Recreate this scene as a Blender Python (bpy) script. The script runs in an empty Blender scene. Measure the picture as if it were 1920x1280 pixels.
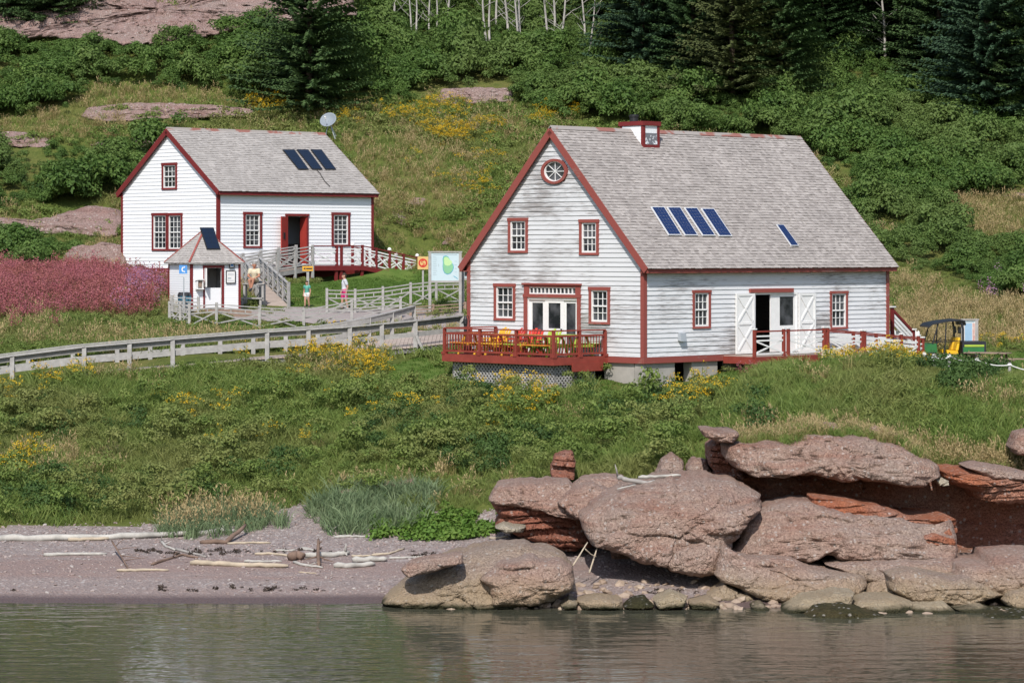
import bpy, bmesh, math, random
import numpy as np
from mathutils import Vector, Matrix, noise

random.seed(7)
RNG = np.random.default_rng(11)
SC = bpy.context.scene
COL = SC.collection
R = math.radians

# ------------------------------------------------------------------ camera, sky, sun, exposure
FOC, HZ, HC = 5300.0, 470.0, 9.4          # focal length in photo pixels, horizon row, eye height above the water
cam_d = bpy.data.cameras.new('camera')
cam = bpy.data.objects.new('camera', cam_d)
COL.objects.link(cam)
cam.location = (0, 0, HC)
cam.rotation_euler = (R(90), 0, 0)
cam_d.sensor_width = 36.0
cam_d.lens = FOC / 1920 * 36
cam_d.shift_y = -(640 - HZ) / 1920
cam_d.clip_start = 1.0
cam_d.clip_end = 6000
SC.camera = cam

SUN_EL, SUN_AZ = 45.0, -9.0               # azimuth measured from straight behind the camera, minus = to the left
sun_dir = Vector((math.sin(R(SUN_AZ)) * math.cos(R(SUN_EL)), -math.cos(R(SUN_AZ)) * math.cos(R(SUN_EL)), math.sin(R(SUN_EL))))
world = bpy.data.worlds.new('World')
SC.world = world
world.use_nodes = True
wn = world.node_tree
sky = wn.nodes.new('ShaderNodeTexSky')
sky.sky_type = 'NISHITA'
sky.sun_disc = False
sky.sun_elevation = R(SUN_EL)
sky.sun_rotation = math.atan2(sun_dir.x, sun_dir.y)
sky.air_density = 1.0
sky.dust_density = 1.2
wn.nodes['Background'].inputs['Strength'].default_value = 0.14
wn.links.new(sky.outputs[0], wn.nodes['Background'].inputs['Color'])
sun_l = bpy.data.lights.new('sun', 'SUN')
sun_l.energy = 4.0
sun_l.angle = R(0.5)
sun_l.color = (1.0, 0.955, 0.89)
sun = bpy.data.objects.new('sun', sun_l)
COL.objects.link(sun)
sun.rotation_euler = sun_dir.to_track_quat('Z', 'Y').to_euler()
sun.location = (0, 0, 60)
vs = SC.view_settings
vs.view_transform = 'Standard'
vs.look = 'None'
vs.exposure = 0.22
vs.gamma = 1.0
vs.use_curve_mapping = False
SC.render.engine = 'CYCLES'
SC.cycles.max_bounces = 5
SC.cycles.diffuse_bounces = 2
SC.cycles.glossy_bounces = 3
SC.cycles.transmission_bounces = 2
SC.cycles.caustics_reflective = False
SC.cycles.caustics_refractive = False


def at(px, py, Y):
    """world point seen at a photo pixel, Y metres from the camera"""
    return Vector(((px - 960) * Y / FOC, Y, HC - (py - HZ) * Y / FOC))


def to_px(X, Y, Z):
    return 960 + FOC * X / Y, HZ - FOC * (Z - HC) / Y


# ------------------------------------------------------------------ mesh helpers
class MB:
    def __init__(self):
        self.v, self.f = [], []

    def add(self, vs, fs):
        n = len(self.v)
        self.v += [tuple(p) for p in vs]
        self.f += [tuple(i + n for i in f) for f in fs]

    def hexa(self, p):      # 8 corners: bottom ring 0-3, top ring 4-7
        self.add(p, [(3, 2, 1, 0), (4, 5, 6, 7), (0, 1, 5, 4), (1, 2, 6, 5), (2, 3, 7, 6), (3, 0, 4, 7)])

    def box(self, a, b):
        (x0, y0, z0), (x1, y1, z1) = a, b
        x0, x1 = min(x0, x1), max(x0, x1); y0, y1 = min(y0, y1), max(y0, y1); z0, z1 = min(z0, z1), max(z0, z1)
        self.hexa([(x0, y0, z0), (x1, y0, z0), (x1, y1, z0), (x0, y1, z0), (x0, y0, z1), (x1, y0, z1), (x1, y1, z1), (x0, y1, z1)])

    def beam(self, p, q, w, h, up=(0, 0, 1)):
        p, q, up = Vector(p), Vector(q), Vector(up)
        d = (q - p).normalized()
        s = d.cross(up)
        if s.length < 1e-5:
            s = d.cross(Vector((0, 1, 0)))
        s.normalize()
        u = s.cross(d).normalized()
        s, u = s * (w / 2), u * (h / 2)
        self.hexa([p - s - u, q - s - u, q + s - u, p + s - u, p - s + u, q - s + u, q + s + u, p + s + u])

    def tube(self, pts, rad, n=8, cap=True):
        pts = [Vector(p) for p in pts]
        if not hasattr(rad, '__len__'):
            rad = [rad] * len(pts)
        base = len(self.v)
        for i, p in enumerate(pts):
            d = (pts[min(i + 1, len(pts) - 1)] - pts[max(i - 1, 0)]).normalized()
            a = d.cross(Vector((0.13, 0.31, 1)) if abs(d.z) < 0.9 else Vector((1, 0.2, 0))).normalized()
            b = d.cross(a)
            for k in range(n):
                t = 2 * math.pi * k / n
                self.v.append(tuple(p + (a * math.cos(t) + b * math.sin(t)) * rad[i]))
        for i in range(len(pts) - 1):
            for k in range(n):
                self.f.append((base + i * n + k, base + i * n + (k + 1) % n, base + (i + 1) * n + (k + 1) % n, base + (i + 1) * n + k))
        if cap:
            self.f.append(tuple(base + k for k in reversed(range(n))))
            self.f.append(tuple(base + (len(pts) - 1) * n + k for k in range(n)))

    def lathe(self, prof, n=16, o=(0, 0, 0), sx=1, sy=1):
        base = len(self.v)
        for r, z in prof:
            for k in range(n):
                t = 2 * math.pi * k / n
                self.v.append((o[0] + r * sx * math.cos(t), o[1] + r * sy * math.sin(t), o[2] + z))
        for i in range(len(prof) - 1):
            for k in range(n):
                self.f.append((base + i * n + k, base + i * n + (k + 1) % n, base + (i + 1) * n + (k + 1) % n, base + (i + 1) * n + k))
        self.f.append(tuple(base + k for k in reversed(range(n))))
        self.f.append(tuple(base + (len(prof) - 1) * n + k for k in range(n)))

    def prism(self, poly, dirv):   # polygon (3D points) pushed along dirv
        n = len(poly)
        d = Vector(dirv)
        self.add([Vector(p) for p in poly] + [Vector(p) + d for p in poly],
                 [tuple(reversed(range(n))), tuple(range(n, 2 * n))] + [(i, (i + 1) % n, n + (i + 1) % n, n + i) for i in range(n)])

    def build(self, name, mat, parent=None, smooth=False, recalc=True):
        me = bpy.data.meshes.new(name)
        me.from_pydata(self.v, [], self.f)
        if recalc:
            bm = bmesh.new(); bm.from_mesh(me)
            bmesh.ops.recalc_face_normals(bm, faces=bm.faces)
            bm.to_mesh(me); bm.free()
        if smooth:
            me.polygons.foreach_set('use_smooth', [True] * len(me.polygons))
        me.materials.append(mat)
        o = bpy.data.objects.new(name, me)
        COL.objects.link(o)
        o.parent = parent
        return o


def tag(o, label=None, cat=None, group=None, kind=None):
    if label: o['label'] = label
    if cat: o['category'] = cat
    if group: o['group'] = group
    if kind: o['kind'] = kind
    return o


def empty(name, loc=(0, 0, 0), rz=0.0, label=None, cat=None, group=None):
    o = bpy.data.objects.new(name, None)
    o.empty_display_size = 0.3
    COL.objects.link(o)
    o.location = loc
    o.rotation_euler = (0, 0, rz)
    return tag(o, label, cat, group)


def copy_tree(o, parent=None):
    c = o.copy()
    COL.objects.link(c)
    c.parent = parent
    for ch in list(o.children):
        copy_tree(ch, c)
    return c


def boxo(name, a, b, mat, parent):
    m = MB(); m.box(a, b)
    return m.build(name, mat, parent)


def beamo(name, p, q, w, h, mat, parent, up=(0, 0, 1)):
    m = MB(); m.beam(p, q, w, h, up)
    return m.build(name, mat, parent)


# ------------------------------------------------------------------ materials
MATS = {}


class NT:
    def __init__(self, name):
        self.m = bpy.data.materials.new(name)
        self.m.use_nodes = True
        self.t = self.m.node_tree
        self.b = self.t.nodes['Principled BSDF']

    def n(self, kind, **kw):
        nd = self.t.nodes.new(kind)
        for k, v in kw.items():
            if k.startswith('i_'):
                nd.inputs[k[2:].replace('_', ' ')].default_value = v
            else:
                setattr(nd, k, v)
        return nd

    def l(self, a, b):
        self.t.links.new(a, b)

    def coord(self, scale=(1, 1, 1), world=False):
        src = self.n('ShaderNodeNewGeometry').outputs['Position'] if world else self.n('ShaderNodeTexCoord').outputs['Object']
        mp = self.n('ShaderNodeMapping')
        mp.inputs['Scale'].default_value = scale
        self.l(src, mp.inputs['Vector'])
        return mp.outputs[0]

    def noise(self, vec, scale, detail=4, rough=0.55):
        nd = self.n('ShaderNodeTexNoise')
        nd.inputs['Scale'].default_value = scale
        nd.inputs['Detail'].default_value = detail
        nd.inputs['Roughness'].default_value = rough
        self.l(vec, nd.inputs['Vector'])
        return nd.outputs['Fac']

    def ramp(self, fac, stops):
        nd = self.n('ShaderNodeValToRGB')
        cr = nd.color_ramp
        while len(cr.elements) < len(stops):
            cr.elements.new(0.5)
        for e, (p, c) in zip(cr.elements, stops):
            e.position = p
            e.color = (c[0], c[1], c[2], 1) if hasattr(c, '__len__') else (c, c, c, 1)
        self.l(fac, nd.inputs['Fac'])
        return nd.outputs['Color']

    def mix(self, fac, a, b, mode='MIX'):
        nd = self.n('ShaderNodeMix', data_type='RGBA', blend_type=mode)
        for inp, v in ((nd.inputs[0], fac), (nd.inputs[6], a), (nd.inputs[7], b)):
            if hasattr(v, 'links'):
                self.l(v, inp)
            elif hasattr(v, '__len__'):
                inp.default_value = (v[0], v[1], v[2], 1)
            else:
                inp.default_value = v
        return nd.outputs[2]

    def math(self, op, a, b=0.0, clamp=False):
        nd = self.n('ShaderNodeMath', operation=op, use_clamp=clamp)
        for inp, v in zip(nd.inputs, (a, b)):
            if hasattr(v, 'links'):
                self.l(v, inp)
            else:
                inp.default_value = v
        return nd.outputs[0]

    def bump(self, h, strength, dist):
        nd = self.n('ShaderNodeBump')
        nd.inputs['Strength'].default_value = strength
        nd.inputs['Distance'].default_value = dist
        self.l(h, nd.inputs['Height'])
        self.l(nd.outputs[0], self.b.inputs['Normal'])

    def out(self, col, rough=0.8, spec=0.3):
        if hasattr(col, 'links'):
            self.l(col, self.b.inputs['Base Color'])
        else:
            self.b.inputs['Base Color'].default_value = (*col, 1)
        if hasattr(rough, 'links'):
            self.l(rough, self.b.inputs['Roughness'])
        else:
            self.b.inputs['Roughness'].default_value = rough
        self.b.inputs['Specular IOR Level'].default_value = spec
        return self.m


def simple(name, c, var=0.25, scale=3.0, stretch=(1, 1, 1), rough=0.7, spec=0.3, bump=0.0, dark=None):
    """one colour with grain: noise between the colour and a darker (or given) second colour"""
    t = NT(name)
    v = t.coord(stretch)
    n1 = t.noise(v, scale, 5, 0.6)
    c2 = dark or tuple(x * (1 - var) for x in c)
    col = t.mix(t.ramp(n1, [(0.3, 0), (0.72, 1)]), c, c2)
    if bump:
        t.bump(n1, 0.6, bump)
    MATS[name] = t.out(col, rough, spec)
    return MATS[name]


def old_paint(name, paint, wood, amount, zs=16.0):
    """paint on boards, worn off in streaks along the board"""
    t = NT(name)
    v = t.coord((1.1, 1.1, zs))
    n1 = t.noise(v, 1.6, 6, 0.68)
    n2 = t.noise(t.coord((0.25, 0.25, 0.4)), 1.3, 3, 0.5)
    inf = t.n('ShaderNodeObjectInfo')
    s = t.math('ADD', n1, t.math('MULTIPLY', t.math('SUBTRACT', n2, 0.5), 0.95))
    s = t.math('ADD', s, t.math('MULTIPLY', t.math('SUBTRACT', inf.outputs['Random'], 0.5), 0.10))
    k = t.ramp(s, [(amount - .05, 0), (amount + 0.17, 1)])
    wood_c = t.mix(t.noise(t.coord((2, 2, 60)), 2.0, 3), wood, tuple(x * 0.55 for x in wood))
    paint_c = t.mix(t.noise(t.coord((0.6, 0.6, 5)), 2.5, 4), paint, tuple(x * 0.88 for x in paint))
    col = t.mix(k, paint_c, wood_c)
    t.bump(n1, 0.35, 0.01)
    MATS[name] = t.out(col, 0.62, 0.3)
    return MATS[name]


def island_wood(name, a, b, c, rough=0.85):
    """weathered shingle: every piece its own grey"""
    t = NT(name)
    g = t.n('ShaderNodeNewGeometry')
    col = t.ramp(g.outputs['Random Per Island'], [(0.0, a), (0.5, b), (1.0, c)])
    n1 = t.noise(t.coord((1, 1, 1)), 0.55, 4, 0.6)
    col = t.mix(t.ramp(n1, [(0.35, 0.0), (0.75, 0.5)]), col, tuple(x * 0.62 for x in b))
    n2 = t.noise(t.coord((9, 9, 2)), 4, 3, 0.6)
    col = t.mix(t.math('MULTIPLY', n2, 0.35), col, (0.10, 0.09, 0.085))
    MATS[name] = t.out(col, rough, 0.2)
    return MATS[name]


old_paint('paint_old', (0.69, 0.695, 0.71), (0.36, 0.335, 0.325), 0.55)
old_paint('paint_old_gable', (0.62, 0.625, 0.635), (0.36, 0.335, 0.325), 0.51)
simple('paint_white', (0.80, 0.81, 0.83), 0.06, 2.0, (0.5, 0.5, 4), 0.55)
simple('white_trim', (0.78, 0.775, 0.76), 0.10, 4.0, (1, 1, 1), 0.5)
old_paint('paint_red_old', (0.27, 0.068, 0.055), (0.34, 0.20, 0.17), 0.66, 3.0)
simple('paint_red', (0.19, 0.024, 0.024), 0.25, 3.0, (1, 1, 1), 0.55)
simple('paint_red_deck', (0.27, 0.05, 0.035), 0.3, 3.0, (1, 1, 1), 0.6)
simple('paint_door_red', (0.36, 0.04, 0.03), 0.2, 2.0)
island_wood('shingle_old', (0.31, 0.278, 0.26), (0.40, 0.362, 0.338), (0.48, 0.438, 0.41))
island_wood('shingle_new', (0.37, 0.342, 0.32), (0.43, 0.40, 0.375), (0.49, 0.457, 0.43))
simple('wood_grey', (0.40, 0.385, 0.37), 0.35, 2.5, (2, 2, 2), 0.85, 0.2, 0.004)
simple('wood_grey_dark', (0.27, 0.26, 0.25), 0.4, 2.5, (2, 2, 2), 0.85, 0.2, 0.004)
simple('wood_brown', (0.33, 0.235, 0.18), 0.35, 3.0, (2, 2, 2), 0.85, 0.2, 0.004)
simple('plank_walk', (0.44, 0.36, 0.31), 0.3, 1.5, (1, 1, 1), 0.9, 0.2)
simple('concrete', (0.40, 0.375, 0.34), 0.3, 2.0, (1, 1, 1), 0.9, 0.2, 0.01)
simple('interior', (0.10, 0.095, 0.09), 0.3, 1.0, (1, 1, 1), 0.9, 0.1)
simple('black_iron', (0.02, 0.02, 0.022), 0.3, 5.0, (1, 1, 1), 0.5, 0.4)
simple('metal_pale', (0.36, 0.39, 0.42), 0.12, 3.0, (1, 1, 1), 0.42, 0.5)
simple('aluminium', (0.62, 0.63, 0.64), 0.1, 3.0, (1, 1, 1), 0.4, 0.5)
simple('yellow_paint', (0.74, 0.40, 0.035), 0.2, 4.0)
simple('green_paint', (0.36, 0.48, 0.06), 0.2, 4.0)
simple('orange_paint', (0.62, 0.22, 0.03), 0.2, 4.0)
simple('bright_red', (0.55, 0.045, 0.03), 0.2, 4.0)
simple('blue_sign', (0.08, 0.27, 0.62), 0.1, 4.0)
simple('teal_plastic', (0.05, 0.17, 0.25), 0.2, 4.0)
simple('rope_white', (0.72, 0.71, 0.68), 0.15, 30.0)


def glass_mat():
    t = NT('window_glass')
    n1 = t.noise(t.coord((1, 1, 1)), 1.3, 3)
    col = t.mix(t.ramp(n1, [(.42, 0), (.62, 1)]), (0.012, 0.014, 0.02), (0.085, 0.088, 0.10))
    m = t.out(col, 0.06, 0.5)
    t.bump(n1, 0.05, 0.02)
    MATS['glass'] = m


glass_mat()


def solar_mat(name, c):
    t = NT(name)
    col = t.mix(t.noise(t.coord((1, 1, 1)), 6, 2), c, tuple(x * 0.8 for x in c))
    MATS[name] = t.out(col, 0.18, 0.5)


solar_mat('solar_blue', (0.012, 0.028, 0.10))
solar_mat('solar_black', (0.012, 0.02, 0.04))


def rock_mat(name, a, b, c, algae=True, peb=9.0):
    """conglomerate: pebbles set in a darker paste, bedding bands, tide zone low down"""
    t = NT(name)
    w = t.coord((1, 1, 1), True)
    bands = t.noise(t.coord((0.25, 0.25, 2.6), True), 1.5, 4, 0.6)
    big = t.noise(w, 0.9, 5, 0.6)
    col = t.mix(t.ramp(big, [(0.35, 0), (0.65, 1)]), a, b)
    col = t.mix(t.ramp(bands, [(0.52, 0), (0.68, 0.75)]), col, c)
    grey = t.noise(w, 0.42, 4, 0.65)
    col = t.mix(t.ramp(grey, [(0.46, 0), (0.66, 0.0 if name == 'rock_weed' else 0.6)]), col, tuple(0.35 * x + 0.65 * y for x, y in zip(b, (0.33, 0.285, 0.25))))
    vor = t.n('ShaderNodeTexVoronoi', feature='F1')
    vor.inputs['Scale'].default_value = peb
    t.l(w, vor.inputs['Vector'])
    sep = t.n('ShaderNodeSeparateColor')
    t.l(vor.outputs['Color'], sep.inputs[0])
    peb_k = t.math('MULTIPLY', t.ramp(sep.outputs[0], [(0.80, 0), (0.86, 1)]), t.ramp(vor.outputs['Distance'], [(0.25, 1), (0.5, 0)]))
    vor2 = t.n('ShaderNodeTexVoronoi', feature='F1')
    vor2.inputs['Scale'].default_value = peb * 2.6
    t.l(w, vor2.inputs['Vector'])
    bw2 = t.n('ShaderNodeRGBToBW'); t.l(vor2.outputs['Color'], bw2.inputs[0])
    col = t.mix(0.6, col, t.ramp(bw2.outputs[0], [(0.15, (0.68, 0.62, 0.60)), (0.5, (1.0, 0.98, 0.97)), (0.85, (1.4, 1.4, 1.4))]), 'MULTIPLY')
    col = t.mix(t.math('MULTIPLY', peb_k, 0.5), col, (0.60, 0.56, 0.52))
    fine = t.noise(w, 14, 6, 0.72)
    col = t.mix(t.ramp(fine, [(0.32, 0.6), (0.52, 0)]), col, tuple(x * 0.45 for x in a))
    if algae:
        g = t.n('ShaderNodeNewGeometry')
        sx = t.n('ShaderNodeSeparateXYZ')
        t.l(g.outputs['Position'], sx.inputs[0])
        zz = t.math('ADD', sx.outputs[2], t.math('MULTIPLY', t.math('SUBTRACT', big, 0.5), 1.1))
        col = t.mix(t.ramp(zz, [(0.30, 0.62), (0.95, 0)]), col, (0.36, 0.275, 0.17))
        wet = t.ramp(t.math('ADD', sx.outputs[2], t.math('MULTIPLY', t.math('SUBTRACT', big, 0.5), 0.35)), [(0.06, 1), (0.17, 0)])
        col = t.mix(wet, col, (0.045, 0.042, 0.022))
    h = t.math('ADD', t.math('MULTIPLY', fine, 0.6), t.math('MULTIPLY', vor.outputs['Distance'], 0.35))
    h = t.math('SUBTRACT', h, t.math('MULTIPLY', vor2.outputs['Distance'], 0.3))
    h = t.math('ADD', h, t.math('MULTIPLY', bands, 0.35))
    t.bump(h, 1.0, 0.16)
    MATS[name] = t.out(col, 0.9, 0.15)


rock_mat('rock_mauve', (0.345, 0.222, 0.175), (0.385, 0.278, 0.225), (0.28, 0.14, 0.10))
rock_mat('rock_red', (0.29, 0.115, 0.075), (0.34, 0.15, 0.10), (0.19, 0.065, 0.045))
rock_mat('rock_orange', (0.42, 0.155, 0.08), (0.36, 0.135, 0.075), (0.26, 0.085, 0.05))
rock_mat('rock_pale', (0.40, 0.34, 0.25), (0.46, 0.41, 0.32), (0.27, 0.20, 0.15))
rock_mat('rock_tan', (0.38, 0.285, 0.20), (0.34, 0.25, 0.20), (0.27, 0.185, 0.14))
rock_mat('rock_weed', (0.06, 0.052, 0.022), (0.035, 0.035, 0.016), (0.10, 0.075, 0.035), False)
rock_mat('rock_hill', (0.34, 0.235, 0.21), (0.30, 0.21, 0.19), (0.24, 0.14, 0.12), False, 7.0)

# ------------------------------------------------------------------ the lie of the land
CP = [  # photo column, row, distance -> one known point of the ground
    (0, 1137, 74.7), (350, 1138, 74.6), (700, 1140, 74.4), (1000, 1140, 74.4), (-500, 1137, 74.7), (-1100, 1137, 74.7),
    (0, 1060, 79), (400, 1060, 79), (750, 1060, 79.2), (1000, 1080, 78),
    (0, 1000, 84), (300, 1000, 84), (560, 965, 86), (700, 970, 85), (880, 990, 84), (-500, 1000, 84), (-1100, 1000, 84),
    (0, 965, 86), (300, 955, 87), (560, 925, 89), (740, 905, 89), (860, 905, 88),
    (0, 905, 90), (300, 905, 90.5), (600, 880, 91.5), (800, 860, 91), (940, 890, 87), (1000, 850, 89.5), (1150, 868, 86), (1300, 855, 86),
    (0, 815, 97), (300, 805, 97.5), (600, 790, 98), (850, 770, 98), (1000, 808, 92.6), (1150, 803, 91.6), (1280, 797, 91.2),
    (0, 728, 103), (160, 705, 104), (325, 694, 105), (500, 680, 106), (655, 668, 107), (740, 665, 107.5), (830, 672, 107), (865, 650, 110),
    (-500, 790, 102), (-1100, 800, 102), (-500, 640, 115), (-1100, 640, 115),
    (0, 625, 113), (160, 625, 113), (300, 615, 114.5), (420, 618, 115.5), (560, 614, 117), (650, 611, 117.5), (740, 600, 118.5), (820, 606, 117), (900, 610, 116),
    (0, 560, 122), (200, 560, 122), (340, 580, 120.5), (400, 578, 121.5), (480, 580, 122.5), (575, 577, 124), (650, 573, 124.5), (740, 574, 123.5), (850, 566, 124),
    (100, 525, 134), (230, 520, 141), (290, 522, 139), (400, 530, 136), (460, 540, 130), (560, 530, 134), (650, 527, 136), (760, 527, 142), (850, 520, 136), (785, 519, 147), (700, 523, 145), (600, 524, 141), (0, 500, 138), (-500, 520, 135),
    (900, 730, 97.5), (1000, 756, 95.0), (1050, 740, 97), (1130, 737, 98.5), (1207, 742, 98.5), (1300, 744, 98), (1340, 752, 95),
    (1000, 690, 104), (1200, 690, 104), (1207, 680, 110), (1000, 640, 113), (1400, 650, 112), (1600, 650, 113),
    (1420, 705, 94), (1500, 690, 93.5), (1560, 676, 93), (1640, 662, 92.5), (1720, 684, 93), (1800, 700, 94), (1900, 706, 95), (2300, 720, 95),
    (1420, 690, 98), (1560, 690, 99), (1640, 690, 100), (1760, 694, 104), (1900, 696, 104), (1800, 684, 111), (1900, 684, 112), (2300, 690, 110),
    (1420, 765, 87.5), (1640, 740, 87.5), (1800, 770, 87), (1920, 790, 87), (2300, 800, 87),
    (1400, 825, 84.5), (1500, 812, 84.5), (1640, 815, 84.3), (1800, 855, 84), (1920, 870, 84), (2300, 880, 84),
    (1700, 620, 118), (1800, 640, 120), (1920, 640, 120), (1750, 570, 129), (1920, 570, 129), (2400, 600, 125),
    (1750, 490, 140), (1920, 470, 141), (2400, 490, 140), (1400, 500, 139), (1000, 490, 139), (820, 480, 143), (720, 490, 143),
    (150, 450, 148), (0, 440, 148), (-500, 440, 148), (300, 430, 149), (700, 400, 149), (900, 390, 149), (1300, 390, 148), (1700, 385, 148), (1920, 380, 149),
    (0, 310, 157), (350, 320, 156), (700, 300, 156), (1000, 300, 156), (1500, 300, 156), (1920, 300, 156),
    (0, 225, 163), (350, 210, 164), (600, 205, 164.5), (900, 205, 164), (1300, 205, 164), (1600, 205, 164), (1920, 225, 163),
    (0, 110, 170), (350, 110, 170), (600, 120, 171), (900, 100, 174), (1300, 120, 172), (1600, 120, 172), (1920, 140, 170), (2600, 200, 168), (-700, 200, 168),
    (0, 20, 176), (350, 10, 176), (650, 40, 177), (900, 30, 181), (1300, 40, 179), (1600, 50, 179), (1920, 60, 178),
    (-700, -60, 188), (0, -100, 186), (700, -80, 190), (1400, -80, 190), (2000, -80, 190), (2700, -60, 190),
    (-700, -420, 225), (200, -420, 225), (960, -420, 226), (1700, -420, 226), (2700, -420, 225),
    (-700, -480, 262), (960, -480, 262), (2700, -480, 262),
]
cp = np.array([tuple(at(*c)) for c in CP])
cp[:, 2] -= 0.12


def tps_fit(p):
    n = len(p)
    d = np.sqrt(((p[:, None, :2] - p[None, :, :2]) ** 2).sum(-1))
    A = np.zeros((n + 3, n + 3))
    A[:n, :n] = -d - np.eye(n) * 0.05
    A[:n, n] = 1; A[:n, n + 1:] = p[:, :2]
    A[n, :n] = 1; A[n + 1:, :n] = p[:, :2].T
    return np.linalg.solve(A, np.concatenate([p[:, 2], [0, 0, 0]]))


TW = tps_fit(cp)


def vnoise(x, y, s, seed=0):
    """cheap smooth noise on arrays, about -1..1"""
    r = np.random.default_rng(seed)
    out = 0
    for k in range(5):
        a, ph = r.uniform(0, 6.28, 2)
        fq = s * r.uniform(0.6, 1.6)
        out = out + np.sin((x * np.cos(a) + y * np.sin(a)) * fq + ph)
    return out / 3.0


# where the low cliff breaks off towards the beach (photo column -> distance)
EDGE_X = np.array([-100, -1.0, 0.2, 3, 6, 7.5, 14, 20, 40, 120.0])
EDGE_Y = np.array([40, 40, 85.0, 84.0, 83.4, 82.6, 82.6, 82.6, 83, 83.0])


def ground_z(x, y):
    x = np.atleast_1d(np.asarray(x, float)); y = np.atleast_1d(np.asarray(y, float))
    xc, yc = np.clip(x, -48, 48), np.clip(y, 70, 262)
    up = np.empty_like(xc)
    for i in range(0, len(xc), 20000):
        sl = slice(i, i + 20000)
        d = np.sqrt((xc[sl, None] - cp[None, :, 0]) ** 2 + (yc[sl, None] - cp[None, :, 1]) ** 2)
        n = len(cp)
        up[sl] = -d @ TW[:n] + TW[n] + TW[n + 1] * xc[sl] + TW[n + 2] * yc[sl]
    up = up + 0.10 * vnoise(x, y, 0.9, 3) * (y > 86) * (1 - np.exp(-np.clip(y - 86, 0, 50) / 3))
    low = (y - 74.6) * 0.112 + 0.04 * vnoise(x, y, 0.8, 5)
    e = np.interp(x, EDGE_X, EDGE_Y) + 0.25 * vnoise(x, x * 0, 1.1, 8)
    w = np.clip((y - e + 0.5) / 1.0, 0, 1)
    w = w * w * (3 - 2 * w)
    return low * (1 - w) + np.where(e > 50, np.maximum(up, low), up) * w


def gz(x, y):
    return float(ground_z(x, y)[0])


def on_ground(px, py, lo=70.0, hi=240.0):
    """the ground point seen at a photo pixel"""
    ys = np.linspace(lo, hi, 700)
    z = ground_z((px - 960) * ys / FOC, ys)
    ray = HC - (py - HZ) * ys / FOC
    k = np.argmax(z >= ray)
    return at(px, py, ys[k])


def inside(px, py, poly):
    px, py = np.asarray(px, float), np.asarray(py, float)
    r = np.zeros(px.shape, bool)
    n = len(poly)
    for i in range(n):
        x0, y0 = poly[i]; x1, y1 = poly[(i + 1) % n]
        if y0 == y1:
            continue
        c = ((y0 > py) != (y1 > py)) & (px < (x1 - x0) * (py - y0) / (y1 - y0) + x0)
        r ^= c
    return r


# ground plan: the two houses, needed to keep plants and paths out of them
TH1, TH2 = R(44.0), R(42.0)
H1 = dict(o=at(1207, HZ, 100.0), th=TH1, W=9.05, L=13.75)
H2 = dict(o=at(409, HZ, 138.0), th=TH2, W=8.25, L=9.7)


def local(h, x, y):
    c, s = math.cos(h['th']), math.sin(h['th'])
    dx, dy = x - h['o'].x, y - h['o'].y
    return dx * c + dy * s, -dx * s + dy * c


def near_house(x, y, m=0.3):
    r = np.zeros(np.shape(x), bool)
    for h in (H1, H2):
        a, b = local(h, x, y)
        r |= (a > -m) & (a < h['L'] + m) & (b > -m) & (b < h['W'] + m)
    a, b = local(H1, x, y)                       # front deck and door ramp of the big house
    r |= (a > -3.15) & (a < 0) & (b > 1.6) & (b < 7.9)
    r |= (a > 5.0) & (a < 18) & (b > -1.9) & (b < 0)
    a, b = local(H2, x, y)
    r |= (a > -0.5) & (a < 13.2) & (b > -2.3) & (b < 0)
    return r


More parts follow.
